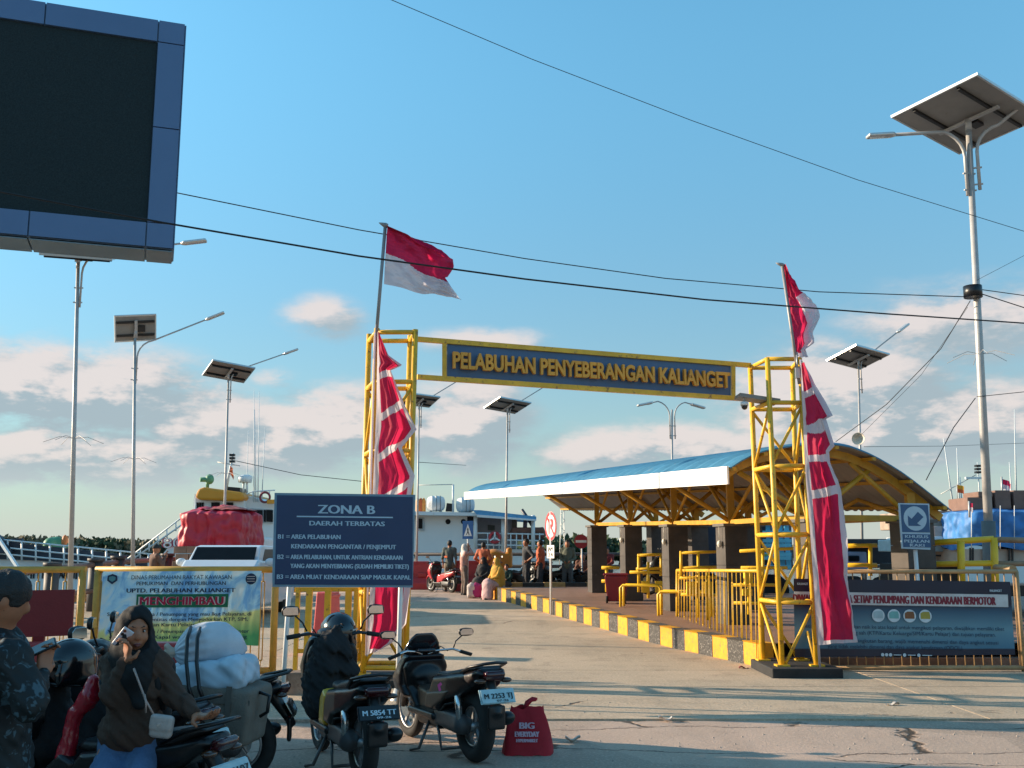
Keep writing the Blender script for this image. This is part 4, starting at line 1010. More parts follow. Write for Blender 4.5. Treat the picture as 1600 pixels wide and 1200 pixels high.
for t,x,y,w_ in (('Setiap penumpang yang akan naik ke atas kapal untuk mengikuti pelayaran, diwajibkan memiliki tiket',.5,.625,.92),('dan identitas diri yang sah (KTP/Kartu Keluarga/SIM/Kartu Pelajar) dan tujuan pelayaran.',.5,.70,.84),('Kendaraan bermotor angkutan barang, wajib memenuhi dimensi dan daya angkut sesuai',.5,.80,.86),('yang tidak melebihi dimensi dan daya angkut kendaraan (ODOL).',.46,.875,.62)):
    f_.txt(t,x,y,.05,pk if y<.9 else ptxt,bn,width=w_,bold=.012,nudge=.018)
for i in range(4):
    cx=.385+i*.072; f_.disc(cx,.455,.085,ptxt,bn,'icon_disc',.015); col_=[M('icon_pale',(.35,.5,.55),.5),M('icon_teal',(.15,.4,.4),.5),M('icon_brown',(.20,.08,.03),.5),M('icon_yellow',(.35,.30,.05),.5)][i]
    f_.poly([(cx-.022,.42),(cx-.01,.40),(cx+.018,.40),(cx+.022,.44),(cx+.022,.49),(cx-.022,.49)][::-1],col_,bn,'vehicle_icon',.018)
for k,t in enumerate(('f','o','d','x','o')):
    cx=(.40,.418,.436,.50,.565)[k]; f_.disc(cx,.95,.022,ptxt,bn,'social_icon',.015)
for x0,x1 in ((.45,.485),(.515,.55),(.58,.625)): f_.rect(x0,.945,x1,.955,ptxt,bn,'thin_line',.015)
f_.txt('KALIANGET',.93,.13,.03,ptxt,bn,width=.055,bold=.02,nudge=.016); f_.txt('KALIANGET',.04,.08,.03,ptxt,bn,width=.05,bold=.02,nudge=.016)
# yellow side fence running back from the right tower
SF=thing('pipe_fence','bright yellow looped bar fence running back from the right gate tower beside the platform edge','fence',(4,17,0))
at_,ab_=P(1058,891,20.0),P(1058,976,20.0); bt_,bb_=P(1186,892,14.45),P(1190,1047,14.45)
for a,c in ((at_,ab_),(bt_,bb_),(at_,bt_),(ab_,bb_)): MB().tube([a,c],.027,10).build('post' if a.x==c.x or abs(a.y-c.y)<.1 else 'rail',Y_,SF)
for i in range(22):
    t=(i+.6)/22.5; t=t; p=at_+(bt_-at_)*t; q=ab_+(bb_-ab_)*t; b=MB(); dn=(bt_-at_).normalized()*.03
    if i%2==0:
        m1=p+(q-p)*(.08 if i<11 else .14); m0=p+(q-p)*(.80 if i<11 else .92); b.tube([p,m1],.0075,5)
        for s in (-1,1): b.tube([m1+dn*s,m0+dn*s],.0075,5)
        b.tube([m1-dn,m1+dn],.0075,5); b.tube([m0-dn,m0+dn],.0075,5); b.tube([m0,q],.0075,5)
    else: b.tube([p,q],.0075,5)
    b.build('bar',Y_,SF)
# yellow gate leaf standing beside the left tower
GL=thing('gate_leaf','yellow upright gate leaf of square tubes standing behind the zone notice','gate',P(505,1050,12.9))
for u0,u1,w_ in ((466,461,.05),(484,478,.075),(513,508,.075),(545,541,.075),(557,552,.05)):
    MB().beam(P(u0,921,12.9),P(u1,1048,12.9),w_,.06,V((0,1,0))).build('upright',Y_,GL)
for v in (921,1017): MB().beam(P(461,v,12.93),P(560,v,12.93),.055,.05).build('rail',Y_,GL)
cb_=MB(); p=P(464,1088,11.9); cb_.box((p.x,12.0,.13),(.29,.26,.27),Matrix.Rotation(.1,3,'Z')); o=cb_.build('concrete_block',M('stained_concrete',(.30,.21,.15),.9,var=.4,scale=5,dirt=(.10,.05,.03),dirtamt=.35,bump=.5,bscale=25),None,loc=(p.x,12,0),bevel=.012); o['label']='stained concrete block on the ground left of the yellow scooter'; o['category']='block'

# ================================================================ RED BARRIERS AND BLANK RED BOARD
rp=M('barrier_red_plastic',(.42,.03,.028),.45,var=.15,scale=3,dirt=(.25,.10,.08),dirtamt=.15); rpk=M('barrier_pink_plastic',(.72,.10,.10),.45,var=.12,scale=3)
def barrier(label,p,ln,h,yaw,mat,group='red plastic road barriers'):
    T=thing('road_barrier',label,'barrier',p,group,0); R=Matrix.Rotation(yaw,4,'Z'); X=Matrix.Translation(p)@R
    b=MB(); b.M=X; w0,w1=.26,.09
    pr_=[(-w0,0),(-w0,h*.22),(-w1*1.4,h*.45),(-w1,h),(w1,h),(w1*1.4,h*.45),(w0,h*.22),(w0,0)]
    n=6; 
    A=[b.vv((-ln/2,y,z)) for y,z in pr_]; B=[b.vv((ln/2,y,z)) for y,z in pr_]
    for k in range(7): b.ff((A[k],B[k],B[k+1],A[k+1]))
    b.ff(A); b.ff(B[::-1]); b.build('shell',mat,T,bevel=.02)
    for s in (-.25,.25):
        b=MB(); b.M=X; b.box((ln*s,-.155,h*.52),(ln*.34,.06,h*.14)); b.build('moulded_rib',mat,T,bevel=.02)
    b=MB(); b.M=X; b.box((0,-w1-.005,h*.93),(ln*.98,.03,.05)); b.build('top_lip',mat,T,bevel=.01)
    return T
barrier('long red plastic barrier standing behind the dark crash helmet',(-3.85,8.9,0),2.6,P(100,1005,8.8).z,0.0,rp)
barrier('pinkish red plastic barrier standing on end on between the yellow gate leaf bars',(P(505,1008,16).x,16.3,0),.5,P(505,925,16.1).z,1.35,rpk)
RB=thing('blank_red_board','plain dark red rectangular board on a short post above the red barrier','board',(-4,9.3,0))
f_=Face(P(12,923,9.2),P(116,921,9.4),P(16,1000,9.2)); b=MB(); b.prism([P(12,923,9.2),P(116,921,9.4),P(112,993,9.4),P(6,997,9.2)],(0,.02,0)); b.build('board',M('board_dark_red',(.22,.012,.014),.5,var=.1),RB)
MB().beam(P(61,994,9.3),P(60,1015,9.3)-V((0,0,.8)),.1,.03,V((0,1,0))).build('post',M('board_dark_red',(.2,.01,.01)),RB)

# ================================================================ SHELTER FURNITURE
YB=M('furniture_yellow_paint',(.88,.53,.022),.45,var=.15,scale=5,dirt=(.3,.15,.04),dirtamt=.08)
def px_frame(name,label,cat,Y,posts,rails,r=.035,group=None,mat=None,boxes=()):
    T=thing(name,label,cat,P(rails[0][0],rails[0][2],Y),group)
    for (u,v0,v1) in posts: MB().tube([P(u,v0,Y),P(u,v1,Y)],r*.72,8).build('post',mat or YB,T)
    for (u0,u1,v0,v1) in rails: MB().tube([P(u0,v0,Y),P(u1,v1,Y)],r*.72,8).build('rail',mat or YB,T)
    for (u0,v0,u1,v1) in boxes:
        a,c=P(u0,v0,Y-.05),P(u1,v1,Y-.05); MB().box(((a.x+c.x)/2,Y,(a.z+c.z)/2),(c.x-a.x,.1,a.z-c.z)).build('panel',YB,T,bevel=.01)
    return T
gq='yellow queue rails under the shelter'
px_frame('queue_rail','low yellow two bar queue rail between the two farthest columns','rail',25.5,[(948,886,925)],[(940,968,887,887),(940,968,908,908)],.055,gq)
px_frame('queue_rail','tall yellow queue rail with panels right of the red wheeled bin','rail',23.0,[(998,866,925),(1013,878,935),(1033,866,900)],[(996,1036,868,866),(984,1036,894,894),(994,1040,889,888)],.045,gq,boxes=[(1003,908,1015,926),(1024,908,1036,926)])
px_frame('queue_rail','tall yellow queue rail with two panels seen through the left of the yellow bar fence','rail',19.2,[(1064,861,900),(1091,863,965),(1106,890,970)],[(1064,1124,864,862),(1066,1124,887,886),(1062,1123,903,902),(1064,1124,929,930)],.038,gq,boxes=[(1073,909,1088,929),(1101,909,1114,929)])
px_frame('queue_rail','tall yellow queue rail between the fourth column and the gate tower','rail',17.0,[(1170,886,960),(1192,858,915)],[(1156,1262,861,856),(1158,1230,887,887),(1145,1215,914,914),(1146,1215,942,943)],.036,gq,boxes=[(1163,893,1177,913),(1160,920,1176,931)])
px_frame('queue_rail','yellow queue rail right of the long red and white pennant','rail',16.2,[(1360,850,900)],[(1322,1370,853,852),(1322,1370,883,883)],.045,gq)
RR=thing('guard_rail','heavy yellow double guard rail on the right in front of the blue tarpaulin','rail',P(1500,900,15.7))
for a,c,r in (((1442,849,15.9),(1553,842,15.5),.046),((1553,843,15.5),(1660,846,15.5),.044),((1413,882,16),(1553,880,15.5),.044),((1553,881,15.5),(1660,880,15.5),.04)): MB().tube([P(*a),P(*c)],r,12).build('rail',YB if c[0]<1600 else M('rail_tan_paint',(.30,.20,.12),.6,var=.2),RR)
for u,v0,u1,v1 in ((1501,846,1503,925),(1553,840,1556,940)): MB().tube([P(u,v0,15.5),P(u1,v1,15.5)],.055,12).build('post',YB,RR)
MB().tube([P(1556,887,15.3),P(1583,889,14.2)],.05,8).build('link_rail',FB,RR)
def bench(label,p0,ln,yaw,h=.45,d=.35):
    T=thing('pipe_bench',label,'bench',p0,'yellow pipe benches',0); X=Matrix.Translation(p0)@Matrix.Rotation(yaw,4,'Z')
    for s in (-1,1):
        b=MB(); b.M=X; b.tube([(-ln/2,s*d/2,0),(-ln/2,s*d/2,h-.05),(-ln/2+.05,s*d/2,h),(ln/2-.05,s*d/2,h),(ln/2,s*d/2,h-.05),(ln/2,s*d/2,0)],.028,8); b.build('hoop_frame',YB,T)
    for k in range(3):
        b=MB(); b.M=X; b.tube([(-ln/2+.06,(k-1)*d/3,h+.0),(ln/2-.06,(k-1)*d/3,h+.0)],.024,8); b.build('seat_pipe',YB,T)
    return T
def onplat(u,v):
    d=ray(u,v); Y=10
    for _ in range(60):
        Y=Y-(CAMZ+d.z*Y/d.y-gzp(Y))/(d.z/d.y-.0208)
    return V((P(u,v,Y).x,Y,gzp(Y)))
p=onplat(1003,948); bench('yellow pipe bench right of the red wheeled bin',p,.85,-.3)
p=onplat(1072,962); bench('yellow pipe bench behind the left end of the yellow bar fence',p,1.0,-.3)
# wheeled bin
p=onplat(964,942); WB=thing('wheeled_bin','dark red wheeled rubbish bin beside the second dark column','bin',p)
brd=M('bin_red_plastic',(.22,.012,.025),.4,var=.1)
X=Matrix.Translation(p)@Matrix.Rotation(-.2,4,'Z')
b=MB(); b.M=X; hw,hh=.24,.62; lo_=[(-.19,-.18),(.19,-.18),(.19,.18),(-.19,.18)]; hi_=[(-.25,-.24),(.25,-.24),(.25,.24),(-.25,.24)]
A=[b.vv((x,y,.04)) for x,y in lo_]; B=[b.vv((x,y,.60)) for x,y in hi_]
for k in range(4): b.ff((A[k],A[(k+1)%4],B[(k+1)%4],B[k]))
b.ff(A[::-1]); b.ff(B); b.build('body',brd,WB,bevel=.02)
b=MB(); b.M=X; b.box((0,0,.63),(.55,.53,.05)); b.build('lid',brd,WB,bevel=.02); b=MB(); b.M=X; b.tube([(-.2,.28,.6),(.2,.28,.6)],.02,6); b.build('handle',brd,WB)
for s in (-1,1):
    b=MB(); b.M=X; b.lathe((s*.2,-.2,.08),(1,0,0),[(-.02,.08),(.02,.08)],12); b.build('wheel',RUB(),WB)

# ================================================================ QUAY RAILINGS
rustr=M('rail_brown_paint',(.22,.13,.10),.6,var=.25,dirt=(.12,.06,.05),dirtamt=.2); drk=M('rail_dark_paint',(.05,.045,.045),.6)
QR=thing('quay_railing','dark double pipe railing along the far quay edge behind the crowd','railing',(0,37,.27))
for z,vv in ((0,866),(1,885)):
    MB().tube([P(560,vv,37.5),P(1420,vv+ (0 if z==0 else 0),37.5)],.06,8).build('rail',drk,QR)
for u in range(580,1420,70): MB().tube([(P(u,866,37.5).x,37.5,.27),P(u,862,37.5)],.06,8).build('post',drk,QR)
Q2=thing('quay_railing','brown pipe railing with thick dark posts rising away from the far left','railing',(-12,24,.1))
qp=[(-15,893,21.5,935,.0),(82,883,23.5,940,0),(150,876,25.3,945,0),(185,872,27,940,0),(262,868,29.5,930,0),(330,866,32,925,0)]
pts=[P(u,v+6,Y) for u,v,Y,_,_ in qp]; low=[P(u,v+6,Y)-V((0,0,.62)) for u,v,Y,_,_ in qp]
for T_ in (pts,low):
    for a,c in zip(T_,T_[1:]): MB().tube([a,c],.065,8).build('rail',rustr,Q2)
for (u,v,Y,_,_) in qp:
    p=P(u,v,Y); MB().tube([(p.x,Y,gz(Y)-.1),(p.x,Y,p.z)],.16,12).build('post',drk,Q2); b=MB(); b.lathe((p.x,Y,p.z),(0,0,1),[(-.02,.20),(.06,.20)],12); b.build('post_cap',drk,Q2)

# ================================================================ TREES ON THE FAR SHORE
leafm=[M('foliage_dark_green',(.045,.075,.03),.8,var=.5,scale=.4),M('foliage_olive',(.10,.11,.055),.8,var=.4,scale=.4),M('foliage_dry',(.19,.155,.09),.85,var=.3,scale=.4)]
bark=M('bark_grey',(.10,.08,.065),.9)
def leaf_mesh(seed,rx,rz,n,sz,dens=1):
    r=random.Random(seed); b=MB(); lobes=[(V((r.uniform(-.55,.55)*rx,r.uniform(-.4,.4)*rx,r.uniform(-.25,.55)*rz)),r.uniform(.35,.6)) for _ in range(9)]
    for _ in range(n):
        c,s=r.choice(lobes); d=V((r.gauss(0,1),r.gauss(0,1),r.gauss(0,1))).normalized()*(r.random()**.4); p=c+V((d.x*rx*s,d.y*rx*s,d.z*rz*s)); q=Quaternion((r.random()*2-1,r.random()*2-1,r.random()*2-1,r.random()*2-1)).normalized(); a=q@V((sz,0,0)); e=q@V((0,sz*.6,0))
        b.ff([b.vv(p-a),b.vv(p-e),b.vv(p+a),b.vv(p+e)])
    return b
def tree(label,u,Y,w_,vt,kind,n=1500,z0=-.8,tr=.35):
    top=P(u,vt,Y); h=top.z-z0; T=thing('shore_tree',label,'tree',(top.x,Y,z0),'trees on the far shore')
    rz=h*.42; b=leaf_mesh(int(u*7+Y),w_/2*1.25,rz,n,w_*.028+.12); 
    for i,p in enumerate(b.v): b.v[i]=p+V((top.x,Y,z0+h*.55))
    b.build('crown',leafm[kind],T); b=MB(); b.tube([(top.x,Y,z0),(top.x+.2,Y,z0+h*.3),(top.x-.1,Y,z0+h*.6)],[tr,tr*.7,tr*.3],8)
    for k in range(4): an=k*1.6; b.tube([(top.x,Y,z0+h*.3),(top.x+math.cos(an)*w_*.25,Y+math.sin(an)*w_*.25,z0+h*.6)],[tr*.4,tr*.12],6)
    b.build('trunk',bark,T)
R3=random.Random(3)
for i,(u,w_,vt,k) in enumerate([(30,26,843,2),(62,20,836,2),(98,16,838,1),(180,13,837,0),(196,10,846,1),(224,16,845,2),(250,12,847,1),(150,18,846,2)]):
    tree(['dry pale shrub tree on the far shore behind the ship bow, leftmost','dry feathery tree on the shore behind the green winch','olive tree on the shore right of the green winch','round dark green tree on the shore between the first two lamp posts','small olive tree right of the round dark tree','dry pale tree on the shore just right of the second lamp post','last olive tree before the stair rail of the ferry','dry low tree on the shore right of the leftmost lamp post'][i],u,190,w_,vt,k,1100)
for i,(u,w_,vt,k) in enumerate([(858,17,832,0),(880,14,840,0),(897,12,848,1),(948,11,846,0),(1005,11,843,0),(1022,9,850,1),(1040,12,846,1),(968,9,852,1),(834,10,846,0)]):
    tree(['tall dark green tree behind the no parking sign','dark tree under the lattice mast','olive tree left of the no entry sign','dark tree between the first two shelter columns','bushy dark tree between the second and third columns','small olive tree beside the third column','olive tree behind the third column','low olive tree seen past the second column','dark tree behind the lifeboat'][i],u,150,w_,vt,k,1200)
# low wood in the distance as one mass
b=MB(); r=random.Random(5)
for _ in range(9000):
    x=r.uniform(-260,260); y=r.uniform(205,240); h=2.2+1.6*mnoise.noise(V((x*.04,0,0)))+1.2*mnoise.noise(V((x*.2,3,0))); p=V((x,y,r.uniform(-1,1)*1.0+h-.6)); q=Quaternion((r.random()*2-1,r.random()*2-1,r.random()*2-1,r.random()*2-1)).normalized(); a=q@V((.8,0,0)); e=q@V((0,.6,0)); b.ff([b.vv(p-a),b.vv(p-e),b.vv(p+a),b.vv(p+e)])
o=b.build('far_wood',leafm[1],None,loc=(0,220,0),kind='stuff'); o['label']='low band of distant trees along the far shore'; o['category']='trees'
# lattice radio mast
LMt=thing('radio_mast','thin lattice radio mast far behind the lamp between the parking sign and columns','mast',P(878,870,140))
p0=P(878,866,140); p0.z=-1; p1=P(879,788,140)
for s,t in ((-1,-1),(1,-1),(1,1),(-1,1)): MB().tube([p0+V((s*.35,t*.35,0)),p1+V((s*.2,t*.2,0))],.05,4).build('leg',STEEL(),LMt)
for k in range(12):
    a=p0+(p1-p0)*(k/12); c=p0+(p1-p0)*((k+1)/12); s=1 if k%2 else -1; MB().tube([a+V((s*.33,-.33,0)),c+V((-s*.33,-.33,0))],.035,4).build('brace',STEEL(),LMt)
# ================================================================ SHIPS
hullw=M('ship_white_paint',(.72,.75,.75),.45,var=.06,scale=.5,dirt=(.45,.36,.28),dirtamt=.03); hullb=M('ship_navy_paint',(.02,.035,.06),.5,var=.2,scale=1,dirt=(.10,.08,.07),dirtamt=.1)
org=M('wheelhouse_orange',(.72,.29,.02),.5,var=.12,scale=1); gls=M('window_dark_glass',(.008,.010,.012),.3,spec=.12); grn=M('winch_green',(.10,.30,.16),.55,var=.2,scale=2); lett=M('ship_red_lettering',(.35,.03,.08),.5); lblk=M('ship_black_lettering',(.015,.015,.02),.5)
S1=thing('car_ferry','white car ferry with orange topped wheelhouse and low dark bow bulwark moored on the left','ferry',P(300,900,55))
YS=55
def pp(pts,Y,dep,name,mat,T,bevel=0):
    b=MB(); b.prism([P(u,v,Y) for u,v in pts],(0,dep,0)); return b.build(name,mat,T,bevel=bevel)
WL=-1.9
def pdown(pts,Y): return pts
hb=[(-140,868),(60,876),(236,889),(300,808),(304,772),(383,773),(400,779),(427,788),(668,800),(668,960),(-140,960)]
hull=pp(hb,YS,10,'hull',hullw,S1)
# low dark bulwark along the bow deck
bl2=[(-140,846),(5,848),(8,842),(34,841),(38,850),(120,858),(236,872),(262,880),(236,889),(60,876),(-140,868)]
pp(bl2,YS-.15,.14,'bulwark',hullb,S1)
for u,v in [(u,843+max(0,(u))*.095) for u in range(-120,250,22)]:
    MB().tube([P(u,v,YS-.4),P(u,v+30,YS-.4)],.05,5).build('rail_post',hullw,S1)
for dv in (0,12,22): MB().tube([P(-140,832+dv,YS-.4),P(0,843+dv,YS-.4),P(250,867+dv,YS-.4)],.045,5).build('rail',hullw,S1)
for dv in (0,12): MB().tube([P(196,876+dv*.5,YS-.4),P(294,801+dv,YS-.4),P(330,804+dv,YS-.4)],.05,5).build('stair_rail',hullw,S1)
for k in range(7): u=205+k*14; v=869-k*10.6; MB().tube([P(u,v,YS-.4),P(u,v+14,YS-.4)],.04,5).build('rail_post',hullw,S1)
# winch
soft('winch',[('e',(0,0,.15),(.50,.35,.42),.08),('b',(0,0,-.15),(.62,.4,.22),.06),('c',(.35,0,.05),(.6,0,.05),.22,.22,.05),('c',(-.2,-.3,.15),(-.2,.3,.15),.36,.36,.05)],.06,grn,S1,T=Matrix.Translation(P(88,855,YS+.6)))
b=MB(); p=P(101,850,YS+.5); b.ell(p,(.2,.2,.5),10); b.build('deck_buoy',M('buoy_orange',(.7,.2,.05),.6),S1)
MB().beam(P(-30,800,YS-1),P(40,905,YS-2.5),.14,.14).build('ramp_stay',hullw,S1); pp([(-60,800),(0,838),(18,862),(-60,870)],YS-.6,.3,'bow_ramp',hullb,S1)
# wheelhouse
pp([(306,776),(381,772),(381,806),(304,810)],YS-.5,5,'wheelhouse',hullw,S1)
pp([(304,776),(309,764),(318,761),(378,769),(382,777),(376,783),(310,781)],YS-1.0,6.2,'wheelhouse_roof',org,S1,bevel=.12)
for a,c in ((307,310),(311,314),(315,318),(330,343),(352,364)): pp([(a,785),(c,785),(c,799),(a,799)],YS-.58,.08,'window',gls,S1)
wf=pp([(390,794),(426,796),(426,818),(390,816)],YS-.10,.1,'window_frame',M('window_frame_grey',(.45,.5,.52),.5),S1)
for a,c in ((393,410),(412,415),(416,426)): pp([(a,796.5),(c,797),(c,815.5),(a,815)],YS-.16,.1,'pane',gls,wf)
def ltr(t,u,v,h,Y,mat,par,w_=None,bold=.03):
    text(t,P(u,v,Y),(1,0,0),(0,0,1),h,mat,par,width=w_,bold=bold,align='CENTER')
ltr('80',269,856,.55,YS-.05,lett,hull,w_=1.05,bold=.05); ltr('80',269,856,.55,YS-.10,hullw,hull,w_=.98,bold=0)
ltr('MITRA N',70,904,.42,YS-.05,lblk,hull,w_=2.1); ltr('ARN',104,904,.42,YS-.05,lblk,hull,w_=.85); ltr('I',119,905,.42,YS-.05,lblk,hull)
# roof gear
b=MB(); p=P(326,757,YS); p=P(324,762,YS); b.tube([p,p+V((0,0,.4))],.09,8); b.ell(p+V((.1,0,.45)),(.24,.24,.28),12); b.tube([p+V((-.35,-.2,.42)),p+V((.1,0,.42))],.13,10); b.build('searchlight',grn,S1)
pp([(352,760),(375,762),(375,768),(352,766)],YS,1.5,'air_conditioner',BLACK(),S1)
MB().tube([P(352,768,YS),P(361,728,YS),P(364,708,YS)],[.09,.07,.05],6).build('mast',hullw,S1)
for v in (711,716,721): MB().box(P(363,v,YS),(.28,.2,.12)).build('mast_lamp',BLACK(),S1)
MB().tube([P(340,722,YS),P(375,728,YS)],.03,5).build('yard',STEEL(),S1)
b=MB(); b.lathe(P(383,748,YS),(0,0,1),[(-.2,.35),(.1,.4),(.2,.25)],14); b.build('radar_dome',hullw,S1); MB().tube([P(380,770,YS),P(381,750,YS)],.06,6).build('dome_post',hullw,S1); MB().tube([P(386,770,YS),P(386,750,YS)],.06,6).build('dome_post',hullw,S1)
for u0,u1,v0 in ((385,388,672),(397,397,610),(403,405,612),(409,414,668),(400,398,640)): MB().tube([P(u0,785,YS),P(u1,v0,YS)],[.035,.012],5).build('whip_antenna',hullw,S1)
MB().tube([P(380,775,YS-.2),P(395,768,YS-.2),P(430,766,YS-.2)],.035,5).build('rail',hullw,S1)
for u in (395,408,421): MB().tube([P(u,767,YS-.2),P(u,782,YS-.2)],.03,5).build('rail_post',hullw,S1)
b=MB(); b.torus(P(414,777,YS-.3),(0,1,0),.26,.06,20,8); b.build('life_ring',M('life_ring_maroon',(.25,.04,.05),.6),S1); b=MB(); b.box(P(424,784,YS-.3),(.4,.3,.22)); b.build('orange_locker',org,S1)
cf=thing('signal_flag','small orange flag on the ferry mast above the red tarpaulin','flag',P(362,742,YS-.2)); b=MB(); b.grid(lambda s,t:P(359+5*s+t*1,728+4*s+t*(14+4*s),YS-.2)+V((0,.08*math.sin(7*t+3*s),0)),6,8); b.build('cloth',M('flag_orange',(.70,.14,.04),.7,trans=.3),cf)

S2=thing('passenger_ferry','white ferry with two barrel life rafts and blue awning moored behind the crowd','ferry',P(740,890,48)); Y2=48
h2=pp([(600,801),(742,804),(742,857),(850,859),(862,868),(866,960),(600,960)],Y2,9,'hull',hullw,S2)
pp([(596,798),(752,801),(752,806),(596,804)],Y2-.7,9.5,'deck_roof',hullw,S2)
pp([(742,806),(808,809),(808,857),(742,857)],Y2+2,5,'cabin_wall',M('cabin_mauve_paint',(.40,.36,.36),.6,var=.1),S2)
aw=M('awning_blue',(.09,.32,.55),.5,var=.15)
pp([(738,797),(750,797),(838,807),(838,812),(745,804)],Y2-.8,6,'awning',aw,S2); pp([(745,804),(838,811.5),(838,814),(745,808)],Y2-.85,.1,'awning_edge',hullw,S2)
for u in (743,786,833): MB().tube([P(u,805,Y2-.4),P(u,858,Y2-.4)],.09,8).build('awning_post',hullw,S2)
for v in (833,843,851): MB().tube([P(745,v,Y2-.4),P(850,v+2,Y2-.4)],.035,5).build('rail',hullw,S2)
for u in range(762,850,9): MB().tube([P(u,833,Y2-.4),P(u,858,Y2-.4)],.03,5).build('rail_post',hullw,S2)
for u in (700,724): b=MB(); b.lathe(P(u,815,Y2-.03),(0,-1,0),[(-.05,.12),(0,.12),(.01,.09)],16); b.build('porthole',gls,S2)
fw2=pp([(651,808),(663,809),(663,829),(651,828)],Y2-.08,.1,'window_frame',M('window_frame_grey',(.45,.5,.52),.5),S2); pp([(653,810),(660,810.5),(660,826),(653,825.5)],Y2-.12,.06,'pane',gls,fw2)
pp([(730,807),(741,807.5),(741,821),(730,820)],Y2-.05,.06,'dark_opening',gls,S2); pp([(800,812),(807,812),(807,829),(800,829)],Y2+1.94,.06,'vent_panel',M('vent_brown',(.16,.12,.09),.7),S2); pp([(762,820),(773,821),(773,829),(762,828)],Y2+1.94,.06,'name_plate',M('plate_dark',(.10,.10,.08),.6),S2)
b=MB(); b.torus(P(773,840,Y2-.5),(0,1,0),.22,.07,18,8); b.build('life_ring',M('life_ring_red',(.5,.04,.05),.6),S2)
for an in (math.pi/2,math.pi*7/6,-math.pi/6): 
    c=P(773,840,Y2-.6); MB().beam(c,c+V((math.cos(an)*.26,0,math.sin(an)*.26)),.07,.03,V((0,1,0))).build('spoke_mark',hullw,S2)
LR='white barrel life rafts on the ferry roof'
def raft(label,u,v):
    c=P(u,v,Y2); T=thing('life_raft',label,'life raft',c,LR); b=MB(); b.lathe(c,(1,.15,0),[(-.42,.18),(-.36,.30),(-.2,.36),(-.19,.375),(-.15,.36),(0,.36),(.01,.38),(.03,.36),(.15,.36),(.19,.375),(.2,.36),(.36,.30),(.42,.18)],20); b.build('canister',M('raft_white',(.62,.64,.64),.4,var=.12),T)
    for s in (-.25,.25): MB().tube([c+V((s,-.3,-.5)),c+V((s,0,-.3)),c+V((s,.3,-.5))],.04,6).build('cradle',STEEL(),T)
    for s in (-.19,.01,.19): b=MB(); b.torus(c+V((s,0,0)),(1,.15,0),.375,.012,18,5); b.build('strap',BLACK(),T)
raft('barrel life raft nearer the left gate tower, on the white ferry roof',681,787); raft('barrel life raft nearer the shelter roof, on the white ferry roof',727,789)
for k,u in enumerate((653,657.5,662)):
    o=soft('life_jacket',[('b',(0,0,0),(.11,.06,.3),.06),('c',(0,0,.3),(0,0,.36),.08,.05)],.05,M('jacket_orange' if k!=1 else 'jacket_red_orange',(.75,.30,.06) if k!=1 else (.65,.14,.04),.7),None,T=Matrix.Translation(P(u,791,Y2)))
    o['label']=['orange life jacket hanging leftmost on the ferry roof beside the gate post','red orange life jacket hanging in the middle of three','orange life jacket hanging against the first life raft'][k]; o['category']='life jacket'; o['group']='life jackets on the ferry roof'
MB().tube([P(708,800,Y2),P(708,757,Y2)],.05,6).build('mast',hullw,S2); MB().tube([P(654,758,Y2),P(708,757,Y2)],.02,4).build('aerial_wire',STEEL(),S2)
pp([(698,786),(708,787),(708,799),(696,799)],Y2+.2,.5,'engine_vent',BLACK(),S2)
LB=thing('lifeboat','brown rescue boat slung under a dark davit at the stern of the ferry','boat',P(826,835,Y2))
soft('hull',[('c',(-.6,0,0),(.6,0,.05),.30,.24,.1),('b',(0,0,.25),(.75,.3,.12),.08,.1),('-',('b',(0,0,.42),(.6,.2,.15),.03))],.06,M('lifeboat_brown',(.16,.07,.05),.6,var=.2),LB,T=Matrix.Translation(P(825,836,Y2)))
MB().tube([P(815,796,Y2+.3),P(826,812,Y2+.3),P(838,832,Y2+.3),P(843,850,Y2+.3)],.09,6).build('davit_arm',hullb,LB); MB().tube([P(821,812,Y2),P(820,830,Y2)],.1,6).build('fall_block',M('davit_violet',(.10,.09,.14),.6),LB)
# third ship masts to the right of the shelter
S3=thing('moored_vessel','pale vessel with many whip aerials and masts showing above the shelter eave on the right','ferry',P(1500,840,60)); Y3=60
pp([(1478,812),(1495,800),(1640,790),(1640,950),(1478,950)],Y3,8,'hull',hullw,S3)
for u0,v0,u1,v1 in ((1490,795,1474,684),(1499,795,1495,700),(1503,790,1500,745),(1532,790,1527,722),(1545,790,1543,735),(1582,790,1577,722),(1588,790,1585,640)): MB().tube([P(u0,v0,Y3),P(u1,v1,Y3)],[.06,.02],5).build('mast',hullw,S3)
for v in (728,733,738): MB().box(P(1528,v,Y3),(.3,.3,.12)).build('mast_lamp',BLACK(),S3)
MB().tube([P(1470,772,Y3),P(1525,742,Y3)],.025,4).build('stay',STEEL(),S3); MB().box(P(1522,747,Y3),(1.0,.2,.12)).build('radar_bar',hullw,S3)
def small_flag(label,u,v,Y,cols,w_=12,h_=12,sl=4):
    T=thing('small_flag',label,'flag',P(u,v,Y)); MB().tube([P(u,v-1,Y),P(u+1,v+h_*1.9,Y)],.02,5).build('staff',STEEL(),T)
    b=MB(); b.grid(lambda s,t:P(u+w_*s,v+sl*s+h_*t,Y)+V((0,.06*math.sin(8*s),0)),8,8,True,lambda s,t:0 if t<.5 else 1); b.build('cloth',cols,T)
small_flag('small red and white flag above the brown boxes at the far right',1565,746,22,[red,wht],16,16,10)
small_flag('small red and white flag at the left end of the blue tarpaulin',1514,784,19,[red,wht],7,13,5)
yo=[M('flag_yellow',(.80,.38,.03),.7,trans=.3),M('flag_orange',(.70,.14,.04),.7,trans=.3)]
small_flag('small yellow and orange flag on a mast over the shelter eave',1495,757,50,yo,12,12,3)

